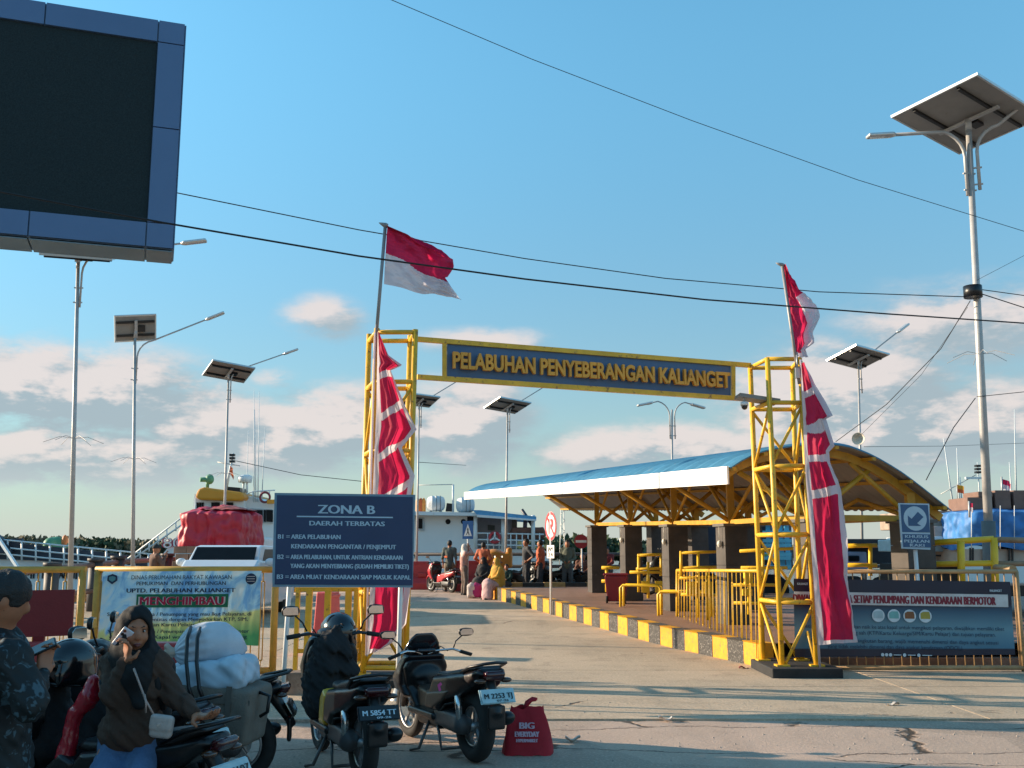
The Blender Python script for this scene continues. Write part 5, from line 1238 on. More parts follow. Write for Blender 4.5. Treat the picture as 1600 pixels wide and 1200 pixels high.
# ================================================================ TRUCKS AND CARS
tarp=M('tarp_red',(.50,.02,.045),.5,var=.2,scale=2,bump=.5,bscale=8); tarpb=M('tarp_blue',(.045,.20,.50),.6,var=.25,scale=3,bump=.5,bscale=7); crate_m=M('crate_wood',(.36,.20,.13),.8,var=.3,scale=3)
# truck with red tarpaulin over crates
TR_=thing('loaded_truck','truck piled with wooden crates under a crumpled red tarpaulin, left of the blue notice','truck',(P(330,880,28).x,28,.2))
cx=P(331,880,28).x
def wr(p,amp,s): 
    return amp*(mnoise.noise(V(p)*s)+.5*mnoise.noise(V(p)*s*2.3)+abs(mnoise.noise(V(p)*s*1.1+V((9,3,1))))*1.2)
def tarp_mesh(x0,x1,y0,y1,z0,z1,mat,T,amp=.09,s=2.2,name='tarpaulin',n=70,hem=.15,crown=.25):
    b=MB(); cxm=(x0+x1)/2; cym=(y0+y1)/2; hx=(x1-x0)/2; hy=(y1-y0)/2
    def f(u,v):
        an=2*math.pi*u; 
        if v<.62: # side
            c,s_=math.cos(an),math.sin(an); k=1/max(abs(c)**8+abs(s_)**8,1e-9)**(1/8); k=min(k,1.35); t=v/.62
            p=V((cxm+hx*c*k,cym+hy*s_*k,z0+(z1-z0)*t+hem*(1-t)*math.sin(an*5))); 
        else:
            t=(v-.62)/.38; c,s_=math.cos(an),math.sin(an); k=min(1/max(abs(c)**8+abs(s_)**8,1e-9)**(1/8),1.35)*(1-t); p=V((cxm+hx*c*k,cym+hy*s_*k,z1+crown*(1-(1-t)**2)))
        d=V((p.x-cxm,p.y-cym,.3*(p.z-z0))).normalized(); q=V((p.x*1.0,p.y*1.0,p.z*.75)); return p+d*(wr(q,amp,s)+.5*amp*math.sin(an*23+3*mnoise.noise(q*1.5))*(1-v))
    b.grid(f,n*2,n//2*1); return b.build(name,mat,T)
zt_=P(331,803,28).z; zc=P(331,852,28).z
tarp_mesh(cx-.86,cx+.86,27.6,30.2,zc-.1,zt_,tarp,TR_,amp=.075,s=3.3,n=110,hem=.08,crown=.22)
b=MB(); b.grid(lambda u,v:V((cx+.25+(u-.5)*1.2,28.6+(v-.5)*1.5,zt_+.12+.12*math.sin(math.pi*u)*math.sin(math.pi*v)+.05*mnoise.noise(V((u*9,v*9,0))))),14,14); b.build('folded_sheet',M('sheet_rust',(.38,.07,.05),.6,var=.3),TR_)
for r_ in range(5):
    for k in range(3):
        x=cx-.75+k*.36+(r_%2)*.08; z=zc-.12-r_*.2; mb=MB(); mb.box((x+rng.uniform(-.02,.02),27.75+rng.uniform(-.03,.03),z),(.34,.4,.185)); mb.build('crate',crate_m,TR_,bevel=.01)
mb=MB(); mb.box((cx,29.0,.75),(1.6,2.9,.12)); mb.build('load_bed',BLACK(),TR_); mb=MB(); mb.box((cx-.05,31.2,1.25),(1.6,1.4,1.5)); mb.build('cab',WHITE(),TR_,bevel=.08)
for sx_ in (-.68,.68):
    for y in (28.3,31.2):
        mb=MB(); mb.lathe((cx+sx_,y,.27+.36),(1,0,0),[(-.1,.30),(-.1,.34),(-.06,.36),(.06,.36),(.1,.34),(.1,.30)],18); mb.build('wheel',RUB(),TR_)
mb=MB(); mb.box((cx+.25,27.9,1.25),(1.0,.3,.9)); mb.build('tail_panel',BLACK(),TR_)
# pick-up facing us
PU=thing('pickup_car','white car facing us with dark windscreen behind the printed banner','car',(P(365,880,23.5).x,23.5,.1)); wc=M('car_white',(.62,.66,.70),.3,coat=.4,var=.04); cx=P(364,880,23.5).x; zg=gz(23.5)
x0,x1=cx-.85,cx+.85
tp=P(360,852,23.5).z; wb=P(360,884,23.0).z
# body from cross sections along y (front at smaller y)
secs=[(21.6,.78,.45,.72),(21.75,.84,.32,.86),(22.6,.86,.30,wb+.02),(25.9,.86,.30,1.15),(26.0,.82,.40,1.10)]
b=MB(); R_s=[]
for y,hw,zb,ztp in secs: R_s.append([b.vv((cx+sx_*hw*k,y,zg+z)) for sx_,k,z in ((-1,1,zb),(-1,1.02,(zb+ztp)/2),(-1,.96,ztp),(1,.96,ztp),(1,1.02,(zb+ztp)/2),(1,1,zb))])
for A,B in zip(R_s,R_s[1:]):
    for k in range(6): b.ff((A[k],A[(k+1)%6],B[(k+1)%6],B[k]))
b.ff(R_s[0]); b.ff(R_s[-1][::-1]); b.build('body',wc,PU,bevel=.05)
q=[(22.55,.80,wb-.05),(23.05,.73,tp-.03),(23.25,.71,tp),(25.3,.71,tp-.02),(25.7,.78,wb)]
b=MB(); R_s=[[b.vv((cx-hw,y,z)),b.vv((cx+hw,y,z))] for y,hw,z in q]; lowr=[b.vv((cx-.82,y,wb-.08)) for y in (22.5,25.8)]+[b.vv((cx+.82,y,wb-.08)) for y in (22.5,25.8)]
for A,B in zip(R_s,R_s[1:]): b.ff((A[0],A[1],B[1],B[0]))
b.ff([r[0] for r in R_s]+[lowr[1],lowr[0]]); b.ff(([r[1] for r in R_s]+[lowr[3],lowr[2]])[::-1]); b.ff((lowr[0],lowr[2],R_s[0][1],R_s[0][0])); b.build('cabin',wc,PU,bevel=.04)
b=MB(); e=.012; p=[(cx-.70,22.56-e,wb+.0),(cx+.70,22.56-e,wb+.0),(cx+.66,23.0-e*2,tp-.06),(cx-.66,23.0-e*2,tp-.06)]; b.prism([V(t)+V((0,-.01,.015)) for t in p],(0,-.006,.006)); b.build('windscreen',gls,PU)
for s in (-1,1):
    b=MB(); b.prism([(cx+s*.775,23.0,wb+.0),(cx+s*.725,23.4,tp-.09),(cx+s*.725,25.1,tp-.09),(cx+s*.785,25.5,wb)],(s*.012,0,0)); b.build('side_window',gls,PU)
    soft('door_mirror',[('e',(0,0,0),(.12,.06,.09),.02)],.025,wc,PU,T=Matrix.Translation((cx+s*.98,22.9,wb+.08)))
    b=MB(); b.box((cx+s*.6,21.66,zg+.65),(.3,.08,.14)); b.build('headlight',M('lamp_lens',(.6,.6,.6),.15,coat=.5),PU,bevel=.02)
    for y in (22.4,25.2): mb=MB(); mb.lathe((cx+s*.76,y,zg+.33),(1,0,0),[(-.1,.2),(-.1,.30),(-.07,.33),(.07,.33),(.1,.30),(.1,.2)],20); mb.build('wheel',RUB(),PU)
# truck with blue tarpaulin, right edge
BT=thing('loaded_truck','truck with blue tarpaulin over its load and brown boxes on top at the far right','truck',(8.6,20,.35))
xL=P(1506,830,20).x; xR=P(1680,830,20).x; zt_=P(1560,800,20).z; zb_=P(1560,846,20).z
tarp_mesh(xL,xR,19.8,22.0,zb_-.12,zt_,tarpb,BT,amp=.05,s=4.2,n=120,hem=.05,crown=.1)
for u in (1518,1563,1585): MB().tube([P(u,790,19.7),P(u,858,19.7)],.008,4).build('tie_rope',WHITE(),BT)
bxm=M('box_brown',(.20,.115,.085),.7,var=.2)
for (u0,v0,u1,v1,dep) in ((1511,777,1553,797,.9),(1554,766,1582,796,1.0),(1583,766,1660,796,1.1),(1528,768,1553,777,.7)):
    a,c=P(u0,v0,20.2),P(u1-1,v1,20.2); mb=MB(); mb.box(((a.x+c.x)/2,20.2+dep/2,(a.z+c.z)/2),(c.x-a.x,dep,a.z-c.z)); o=mb.build('brown_box',bxm,None,loc=((a.x+c.x)/2,20.2+dep/2,c.z),bevel=.02); o['label']={1511:'long flat brown box at the left end on the blue tarpaulin',1554:'brown box in the middle of the row on the blue tarpaulin',1583:'tall dark brown box at the right edge on the blue tarpaulin',1528:'thin brown box lying on the long flat brown box'}[u0]; o['category']='box'; o['group']='brown boxes on the blue tarpaulin'
beige=M('truck_beige_paint',(.50,.40,.32),.55,var=.12)
a,c=P(1511,858,20),P(1680,884,20); mb=MB(); mb.box(((a.x+c.x)/2,21,(a.z+c.z)/2),(c.x-a.x,2.2,a.z-c.z)); mb.build('side_boards',beige,BT)
for u in (1516,1520,1537,1541,1577,1582): MB().beam(P(u,856,19.85),P(u,884,19.85),.03,.03).build('stake',BLACK(),BT)
mb=MB(); mb.box(((a.x+c.x)/2,21,.85),(c.x-a.x,1.9,.2)); mb.build('chassis',BLACK(),BT)
for u in (1525,1640): 
    p=P(u,905,20.1); mb=MB(); mb.lathe((p.x,20.1,gz(20)+.45),(0,1,0),[(-.12,.35),(-.12,.42),(.12,.42),(.12,.35)],20); mb.build('wheel',RUB(),BT)
# pale cab / bus front between shelter and tarp
CB=thing('parked_truck','pale truck cab with maroon trim partly hidden behind the pedestrian lane sign','truck',(P(1465,850,21).x,21,.35))
for (u0,v0,u1,v1,dy,mt,nm) in ((1428,798,1491,826,.0,M('canvas_beige',(.36,.28,.22),.8,var=.2),'canvas_side'),(1458,822,1500,842,-.1,M('cab_pink_beige',(.55,.40,.33),.6,var=.25),'cab_roof'),(1492,800,1508,822,.1,M('cab_maroon',(.12,.015,.03),.5),'maroon_box'),(1478,860,1500,880,0,beige,'cab_door'),(1425,842,1478,862,.1,M('cab_blue_grey',(.35,.48,.52),.5),'cab_panel'),(1440,838,1500,845,-.12,WHITE(),'bumper')):
    a,c=P(u0,v0,21+dy),P(u1,v1,21+dy); mb=MB(); mb.box(((a.x+c.x)/2,22+dy,(a.z+c.z)/2),(c.x-a.x,2,a.z-c.z)); mb.build(nm,mt,CB,bevel=.02)
mb=MB(); a,c=P(1425,862,21.1),P(1500,892,21.1); mb.box(((a.x+c.x)/2,22.1,(a.z+c.z)/2-.25),(c.x-a.x,1.8,a.z-c.z)); mb.build('chassis',BLACK(),CB)
for u in (1440,1490): p=P(u,905,21); mb=MB(); mb.lathe((p.x,21.1,gz(21)+.45),(0,1,0),[(-.12,.35),(-.12,.42),(.12,.42),(.12,.35)],18); mb.build('wheel',RUB(),CB)
for u0,u1,v in ((1425,1462,846),(1425,1462,853),(1425,1470,868)): MB().tube([P(u0,v,20.8),P(u1,v,20.8)],.02,5).build('guard_bar',BLACK(),CB)
# cyan slatted truck body behind the columns
CT=thing('stake_truck','light blue truck body with rows of oval openings standing behind the shelter columns','truck',(P(1130,870,27).x,27,.45)); cy=M('truck_cyan_paint',(.13,.52,.70),.45,var=.15,scale=2,dirt=(.12,.2,.25),dirtamt=.1)
YC=lambda u:28.2-(u-1082)/154*1.9
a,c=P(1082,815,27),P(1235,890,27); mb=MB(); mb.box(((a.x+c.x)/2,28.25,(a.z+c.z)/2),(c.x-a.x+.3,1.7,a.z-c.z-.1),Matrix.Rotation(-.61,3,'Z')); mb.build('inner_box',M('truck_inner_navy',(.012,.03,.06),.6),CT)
for k in range(16):
    u=1084+k*9.6; MB().beam(P(u,816,YC(u)),P(u+5,890,YC(u)),.11,.05,V((0,1,0))).build('slat',cy,CT)
for v in (818,832,845,852,866,872,886):
    MB().beam(P(1082,v,YC(1082)-.05),P(1236,v,YC(1236)-.05),.09,.05,V((0,1,0))).build('cross_rail',cy,CT)
for u in (1100,1210): p=P(u,905,27); mb=MB(); mb.lathe((p.x,27.2,gz(27)+.42),(0,1,0),[(-.12,.3),(-.12,.40),(.12,.40),(.12,.3)],18); mb.build('wheel',RUB(),CT)
mb=MB(); mb.box(((a.x+c.x)/2,28.0,.75),(c.x-a.x,1.4,.2)); mb.build('chassis',BLACK(),CT)
MB().beam(P(1162,862,24),P(1182,893,24),.04,.04).build('green_strut',M('strut_green',(.2,.45,.12),.5),CT); MB().beam(P(1156,869,24),P(1200,867,24),.04,.04).build('green_rail',M('strut_green',(.2,.45,.12),.5),CT)
BC=thing('parked_truck','dark truck with blue grey cab seen through the shelter behind the right pennant','truck',(P(1355,870,25).x,25,.4))
for (u0,v0,u1,v1,dy,mt,nm) in ((1322,842,1400,882,.3,M('load_dark',(.035,.035,.04),.8),'load'),(1322,862,1356,893,0,M('cab_violet_grey',(.24,.27,.36),.5),'cab'),(1326,868,1344,877,-.05,gls,'window'),(1330,852,1375,856,-.1,M('guard_grey',(.3,.32,.33),.5),'guard_bar')):
    a,c=P(u0,v0,25+dy),P(u1,v1,25+dy); mb=MB(); mb.box(((a.x+c.x)/2,25.9+dy,(a.z+c.z)/2),(c.x-a.x,1.8,a.z-c.z)); mb.build(nm,mt,BC,bevel=.03)
for u in (1335,1385): p=P(u,905,25); mb=MB(); mb.lathe((p.x,25.1,gz(25)+.45),(0,1,0),[(-.12,.35),(-.12,.42),(.12,.42),(.12,.35)],18); mb.build('wheel',RUB(),BC)
# orange excavator shape behind the crowd
EX=thing('orange_loader','orange yellow loader body parked on the quay behind the seated crowd','loader',(P(775,880,36).x,36,.27))
soft('engine_hood',[('b',(0,0,0),(.46,.4,.26),.10,.05),('e',(-.18,0,.20),(.32,.4,.20),.12),('b',(-.46,0,-.15),(.15,.35,.2),.06,.05),('b',(.35,0,.25),(.10,.3,.2),.05,.03)],.06,M('loader_orange',(.62,.24,.03),.5,var=.15),EX,T=Matrix.Translation(P(780,876,36)))
pb_=P(780,900,36); mb=MB()
for s in (-.5,.5): mb2=MB(); mb2.lathe((pb_.x+s,35.7,.62),(0,1,0),[(-.1,.25),(-.1,.34),(.1,.34),(.1,.25)],16); mb2.build('wheel',RUB(),EX)
barrier('red plastic barrier on the quay between the woman in white and the man in orange',(P(737,900,35).x,35,.27),1.1,P(737,876,35).z-.27,0,rp)
barrier('red plastic barrier at the left end of the far railing beside the blue notice',(P(650,900,36.5).x,36.5,.27),.9,P(650,877,36.5).z-.27,0,rp)
# ================================================================ SCOOTERS
def scooter(label,style,body,accent,res=.014,loc=(0,0,0),name='parked_scooter',cat='scooter',group=None,plate=None,plate_bg=None,plate_fg=None,seatm=None,low=False,sticker=None):
    """local x forward, y left, z up; origin on the ground midway between the wheels"""
    T=thing(name,label,cat,(0,0,0),group)
    bp=BLACK(); wb=.63; Rw=.27; hz=.0 if not low else -.13
    sm_=seatm or M('seat_vinyl',(.012,.012,.012),.5,var=.2,bump=.1,bscale=90)
    silver=M('wheel_silver',(.35,.35,.35),.4,metal=.8,var=.15)
    for sx,nm,wd in ((1,'front_wheel',.045),(-1,'rear_wheel',.058 if not low else .068)):
        c=V((sx*wb,0,Rw)); b=MB(); b.torus(c,(0,1,0),Rw-wd*.9,wd*.9,32,10,sx=1.05)
        ty=b.build('tyre' if False else nm,RUB(),T)
        b=MB(); b.lathe(c,(0,1,0),[(-.035,Rw-wd*1.9),(-.025,Rw-wd*1.65),(.025,Rw-wd*1.65),(.035,Rw-wd*1.9),(.02,Rw-wd*2.0),(-.02,Rw-wd*2.0)],28,True,True); b.lathe(c,(0,1,0),[(-.05,.035),(.05,.035)],12)
        for k in range(5):
            a=k*2*math.pi/5+.3; d=V((math.cos(a),0,math.sin(a))); b.beam(c+d*.03,c+d*(Rw-wd*1.9),.028,.022,V((0,1,0)))
        b.build('rim',silver,ty); b=MB(); b.lathe(c+V((0,.05 if sx>0 else -.05,0)),(0,1,0),[(-.004,.095),(.004,.095)],18); b.build('brake_disc',CHROME(),ty)
        if sx>0: pass
    for s in (-1,1): MB().tube([(wb,s*.075,Rw),(wb-.10,s*.075,.62+hz*.5)],[.022,.028],8).build('fork',CHROME() if s<0 else bp,T)
    soft('front_fender',[('p',[(wb-.30,Rw+.14),(wb-.20,Rw+.29),(wb-.02,Rw+.33),(wb+.16,Rw+.27),(wb+.26,Rw+.13),(wb+.22,Rw+.13),(wb+.13,Rw+.22),(wb-.02,Rw+.27),(wb-.17,Rw+.23),(wb-.25,Rw+.10)],.07,.02)],res,accent if style=='a' else body,T)
    z=hz
    # front apron with headlamp nose
    tp=lambda x,zz: np.clip(1.15-.9*np.abs(zz-(.72+z))-.9*np.clip(x-.45,0,1),.35,1.1)
    soft('front_cowl',[('p',[(.30,.98+z),(.40,1.0+z),(.50,.90+z),(.585,.74+z),(.60,.62+z),(.53,.50+z*.5),(.44,.44),(.36,.38),(.30,.42),(.36,.60+z*.6),(.36,.80+z)],.20,.045,.02,0,tp)],res,body,T)
    soft('leg_shield',[('p',[(.28,.93+z),(.36,.93+z),(.38,.70+z*.5),(.40,.50),(.28,.30),(.20,.28),(.24,.36),(.32,.52)],.205,.03,.01,0,lambda x,zz:np.clip(.62+.85*(zz-.28),.6,1.0)-1.6*np.clip(zz-.84-z,0,.2)),('e',(.29,0,.74+z),(.05,.13,.12),.04),('-',('b',(.22,.09,.66+z),(.05,.055,.07),.02)),('-',('b',(.22,-.09,.66+z),(.05,.055,.07),.02)),('e',(.31,0,.50),(.05,.09,.10),.05)],res,bp,T)
    soft('headlamp',[('e',(.53,0,.80+z),(.07,.12,.07))],res,M('lamp_lens',(.6,.6,.6),.15,coat=.5),T)
    for s in (-1,1): soft('turn_signal',[('e',(.50,s*.14,.70+z),(.06,.05,.035))],res,M('smoked_amber_lens',(.06,.022,.008),.2,coat=.5),T)
    if style=='b':  # windscreen and centre tunnel
        soft('windscreen',[('p',[(.40,.95+z),(.36,1.12+z),(.345,1.22+z),(.365,1.22+z),(.42,1.08+z),(.47,.95+z)],.17,.012,.01,0,lambda x,zz:np.sqrt(np.clip(1.02-((zz-(.95+z))/.30)**2,.03,1)))],res,M('smoked_screen',(.01,.01,.012),.12,coat=.5),T)
        soft('centre_tunnel',[('p',[(.30,.55),(.10,.52),(-.15,.60),(-.20,.30),(.30,.28)],.10,.05)],res,M('bronze_plastic',(.055,.034,.024),.4,var=.15),T)
    soft('floorboard',[('b',(.05,0,.295),(.26,.175,.03),.02),('b',(.0,0,.24),(.22,.12,.05),.03)],res,bp,T)
    # side body and tail
    tw=lambda x,zz: np.clip(1.05-.55*np.clip(-.45-x,0,1)-.35*np.clip(zz-.72,0,1),.45,1.1)
    soft('side_body',[('p',[(-.08,.34),(-.10,.55),(-.18,.70),(-.40,.74),(-.70,.80),(-.90,.86),(-.93,.80),(-.80,.66),(-.58,.54),(-.36,.46),(-.28,.34)],.165,.05,.02,0,tw)],res,body,T)
    if style=='a':
        soft('underseat_panel',[('p',[(.05,.31),(.03,.55),(-.06,.66),(-.16,.62),(-.14,.32)],.172,.03)],res,accent,T)
    else:
        for s in (-1,1): soft('side_panel',[('p',[(-.05,.36),(-.08,.52),(-.30,.56),(-.52,.60),(-.40,.48),(-.20,.36)],.02,.012,.01,s*.16)],res,M('bronze_plastic',(.055,.034,.024),.4),T)
    tz=.03 if style=='a' else -.01
    soft('seat',[('p',[(-.10,.68),(-.16,.745+tz),(-.34,.755+tz),(-.44,.79+tz),(-.60,.83+tz),(-.86,.885+tz),(-.90,.86+tz),(-.70,.76),(-.40,.71)],.135,.04,.02,0,lambda x,zz:np.clip(.8+.5*np.clip(-x,0,.5)-.5*np.clip(-x-.5,0,1),.6,1))],res,sm_,T)
    gr=MB(); gr.tube([(-.66,.13,.80),(-.80,.14,.87+tz),(-.96,.09,.92+tz),(-.98,0,.93+tz),(-.96,-.09,.92+tz),(-.80,-.14,.87+tz),(-.66,-.13,.80)],.016,8); gr.build('grab_rail',bp,T)
    soft('tail_light',[('p',[(-.90,.74),(-.90,.82),(-.97,.84),(-.99,.80),(-.95,.74)],.085,.02)],res,M('tail_lens_red',(.05,.006,.008),.15,coat=.6),T)
    for s in (-1,1): soft('turn_signal',[('e',(-.93,s*.11,.74),(.04,.05,.028))],res,M('smoked_amber_lens',(.06,.022,.008),.2),T)
    # hind fender, plate
    soft('rear_fender',[('c',(-.86,0,.72),(-1.0,0,.44),.05,.03),('b',(-.985,0,.40),(.015,.075,.11),.012,.03)],res,bp,T)
    c=V((-1.0,0,.60)); n=V((-.94,0,.34)).normalized(); R=V((0,-1,0)); U=V((-n.z*-1*-1,0,0)) ; U=n.cross(R).normalized(); 
    if U.z<0: U=-U
    b=MB(); hw,hh=.138,.062; b.prism([c+n*.012+R*(sx*hw)+U*(sy*hh) for sx,sy in ((-1,-1),(1,-1),(1,1),(-1,1))],-n*.006); b.prism([c+R*(sx*(hw+.008))+U*(sy*(hh+.008)) for sx,sy in ((-1,-1),(1,-1),(1,1),(-1,1))],-n*.01)
    pl_=b.build('number_plate',plate_bg or BLACK(),T)
    if plate:
        text(plate[0],c+n*.014+U*-.022,R,U,.05,plate_fg or M('plate_white',(.7,.75,.78),.5),pl_,width=.235,bold=.02); text(plate[1],c+n*.014+U*-.054+R*.03,R,U,.020,plate_fg or M('plate_white',(.7,.75,.78),.5),pl_,width=.10,bold=.02)
    # mechanics
    for s in (-1,1):
        MB().tube([(.26,s*.18,1.02+z),(.36,s*.16,1.06+z),(.44,s*.10,.98+z),(.46,s*.07,.80+z),(.50,s*.08,.55)],.006,5).build('brake_cable',bp,T)
    b=MB(); b.tube([(-.30,.14,.36),(-.42,.16,.44),(-.60,.10,.50)],.012,6); b.tube([(-.20,-.10,.40),(-.34,-.14,.34),(-.50,-.12,.40)],.010,6); b.build('hose',RUB(),T)
    b=MB(); b.box((-.985,0,.50),(.012,.09,.03)); b.build('rear_reflector',M('reflector_red',(.30,.02,.02),.2),T)
    for k in range(5): b=MB(); b.box((-.16-.03*k,-.02,.36),(.010,.15,.10)); b.build('cooling_fin',M('engine_grey',(.06,.06,.062),.5),T)
    soft('engine',[('c',(-.18,.02,.27),(-.60,.09,.28),.085,.075,.05),('c',(-.10,0,.30),(-.25,0,.33),.07,.08,.05),('b',(-.40,.11,.30),(.24,.04,.07),.03,.03)],res,M('engine_grey',(.06,.06,.062),.5,metal=.4,dirt=(.12,.1,.08),dirtamt=.2),T)
    soft('exhaust',[('c',(-.52,-.13,.28),(-.86,-.16,.36),.055,.062,.02),('c',(-.25,-.08,.20),(-.52,-.13,.27),.02,.022,.02)],res,bp,T)
    soft('exhaust_shield',[('c',(-.50,-.185,.30),(-.66,-.20,.335),.028,.032,.02)],res,CHROME(),T)
    for s in (-1,1): MB().tube([(-.62,s*.13,.32),(-.56,s*.12,.60)],[.026,.03],8).build('shock_absorber',CHROME(),T)
    b=MB(); b.tube([(-.02,.10,.26),(-.05,.22,.03),(.03,.26,.012)],.013,6); b.build('side_stand',M('stand_metal',(.10,.10,.10),.5,metal=.5),T)
    b=MB(); b.tube([(-.20,.12,.22),(-.32,.14,.06),(-.32,-.14,.06),(-.20,-.12,.22)],.014,6); b.build('centre_stand',M('stand_metal',(.10,.10,.10),.5),T)
    # bars
    hb=[(.30,.33,1.00+z),(.27,.20,1.03+z),(.30,.08,.99+z),(.33,0,.98+z),(.30,-.08,.99+z),(.27,-.20,1.03+z),(.30,-.33,1.00+z)] if style=='a' else [(.22,.34,.99+z),(.24,.22,1.04+z),(.33,.10,1.02+z),(.35,0,.97+z),(.33,-.10,1.02+z),(.24,-.22,1.04+z),(.22,-.34,.99+z)]
    MB().tube(hb,.013,8).build('handlebar',CHROME() if style=='b' else bp,T)
    for s in (-1,1):
        e=V(hb[0 if s>0 else -1]); i_=V(hb[1 if s>0 else -2]); d=(e-i_).normalized(); MB().tube([e-d*.06,e+d*.05],.020,8).build('grip',RUB(),T)
        MB().tube([i_+V((.05,0,0)),e+V((.06,0,-.01))],.007,5).build('brake_lever',silver,T)
        a=i_+V((.03,s*.02,.01)); m_=a+V((.02,s*.10,.14)); MB().tube([a,a+V((.02,s*.03,.07)),m_],.007,6).build('mirror_stalk',bp,T)
        q=Quaternion((0,0,1),s*.15).to_matrix()
        soft('mirror',[('e',(0,0,0),(.018,.075,.048),.01),('b',(0,0,0),(.012,.06,.035),.01,.02)],.009,bp,T,T=Matrix.Translation(m_+V((0,s*.03,.03))))
        mg=MB(); cc=m_+V((-.020,s*.03,.03)); mg.prism([cc+V((0,dy,dz)) for dy,dz in ((-.06,-.03),(.06,-.03),(.066,.01),(.04,.037),(-.05,.035))],(-.003,0,0)); mg.build('mirror_glass',M('mirror_silver',(.75,.72,.68),.05,metal=1,var=0,bump=0),T)
    if style=='a': soft('bar_cover',[('b',(.33,0,1.0+z),(.08,.12,.045),.03,.03),('e',(.36,0,1.02+z),(.09,.10,.05),.03)],res,bp,T)
    soft('instrument_panel',[('b',(.33,0,1.03+z),(.045,.085,.02),.015)],res,M('dial_glass',(.02,.02,.025),.1,coat=.4),T)
    if sticker:
        for s in (-1,1): b=MB(); b.ff([b.vv(V(p)+V((0,s*.009,0))) for p in ([(-.30,s*.165,.62),(-.36,s*.165,.66),(-.44,s*.163,.60),(-.33,s*.165,.56)])][::s]); b.build('sticker',M('sticker_magenta',(.75,.03,.30),.5),T)
    # the real machines sit lower than the drawing: compress everything above the wheels
    def sq(o):
        me=o.data; n=len(me.vertices); co=np.empty(n*3); me.vertices.foreach_get('co',co); co=co.reshape(-1,3)
        if style=='a': k=np.clip((co[:,0]+.2)/.5,0,1); f=.70+.22*k
        else: f=np.full(n,.76)
        zz=co[:,2]; co[:,2]=np.where(zz>.34,.34+(zz-.34)*f,zz); me.vertices.foreach_set('co',co.ravel()); me.update()
    def walk(o):
        for c in children(o):
            if not any(c.name.startswith(q) for q in ('front_wheel','rear_wheel')): sq(c); walk(c)
    walk(T)
    T.location=loc
    return T
def place_bike(T,rear,front,lean=0):
    r,f=V(rear),V(front); d=(f-r); yaw=math.atan2(d.y,d.x); T.location=((r.x+f.x)/2,(r.y+f.y)/2,(r.z+f.z)/2); T.rotation_mode='XYZ'; T.rotation_euler=(lean*math.cos(0),0,yaw)
ra,fa=G(566,1222),G(500,1172)
pw2=M('plate_white_digits',(.55,.70,.78),.5); pbk=M('plate_black',(.008,.010,.012),.4)
yb=M('fairing_yellow',(.62,.34,.02),.35,coat=.3,var=.2,dirt=(.3,.18,.06),dirtamt=.2); dkf=M('fairing_black',(.008,.008,.009),.34,coat=.15,var=.15,spec=.35)
SA=scooter('black scooter with yellow lower panel and helmet on its bars, plate M 5854 TT','a',dkf,yb,plate=('M 5854 TT','09-26'),plate_bg=pbk,plate_fg=pw2)
d=(fa-ra).normalized(); fa=ra+d*1.26; place_bike(SA,ra,fa)
rb,fb_=G(742,1191),G(664,1160); d=(fb_-rb).normalized(); fb_=rb+d*1.26
SB=scooter('black maxi scooter with windscreen and round mirrors, plate M 2253 TJ','b',M('fairing_dark_plum',(.012,.007,.008),.32,coat=.2,var=.15,spec=.4),dkf,low=True,plate=('M 2253 TJ','07-26'),plate_bg=M('plate_white_ground',(.40,.58,.62),.5),plate_fg=pbk,sticker=1)
place_bike(SB,rb,fb_)
# bike carrying the woman (tail towards us) and the loaded bike behind it
rc=G(345,1262); rc=V((P(352,1180,5.35).x-.02,5.35,0))
SC=scooter('black scooter the woman in black headscarf leans on, tail to the right','a',dkf,dkf,plate=('M 5107 XX'[:6],'07'),plate_bg=M('plate_white_ground',(.40,.58,.62),.5),plate_fg=pbk)
place_bike(SC,V((rc.x-.30,5.52,0)),V((rc.x-1.50,5.92,0)))
SD_=copy_tree(SA,label='black scooter carrying the grey box and white bundles behind the woman')
place_bike(SD_,V((-1.95,7.5,0)),V((-3.15,7.3,0)))
SE=copy_tree(SB,label='dark motorcycle at the lower left with a crash helmet on its seat and a red bag')
place_bike(SE,V((-2.15,6.35,0)),V((-3.15,6.75,0)))
# far bikes
def recolor(T,mat,names):
    for c in children(T):
        if any(c.name.startswith(n) for n in names): c.data=c.data.copy(); c.data.materials[0]=mat
redf=M('fairing_red',(.45,.02,.03),.3,coat=.4)
SE['label']='dark motorcycle at the lower left carrying a crash helmet and red bag'
for k,(u,Y,yaw,lab,mt) in enumerate(((690,34.2,2.2,'red motorcycle parked left of the man in grey',redf),(818,33.6,.5,'dark motorcycle the man with hands on hips stands beside',None),(842,34.0,2.9,'black motorcycle behind the no parking sign plate',None),(868,34.2,2.6,'black motorcycle parked left of the man in olive',None),(902,33.8,2.9,'dark motorcycle parked right of the man in olive',None),(792,34.6,2.8,'dark motorcycle behind the seated woman in mustard',None))):
    c=copy_tree(SA,label=lab,loc=(P(u,900,Y).x,Y,.27),rz=yaw); c.name='parked_motorcycle'; c['category']='motorcycle'; c['group']='motorcycles parked by the far railing'
    recolor(c,mt or dkf,['front_cowl','side_body','front_fender','underseat'] if mt else ['underseat','front_fender'])
for (u,v,Y,lab) in ((985,960,22.5,'motorcycle standing behind the bench, seen between the columns'),):
    c=copy_tree(SA,label=lab,loc=(P(u+70,930,26).x,26.2,gzp(26)),rz=2.9); c.name='parked_motorcycle'; c['category']='motorcycle'
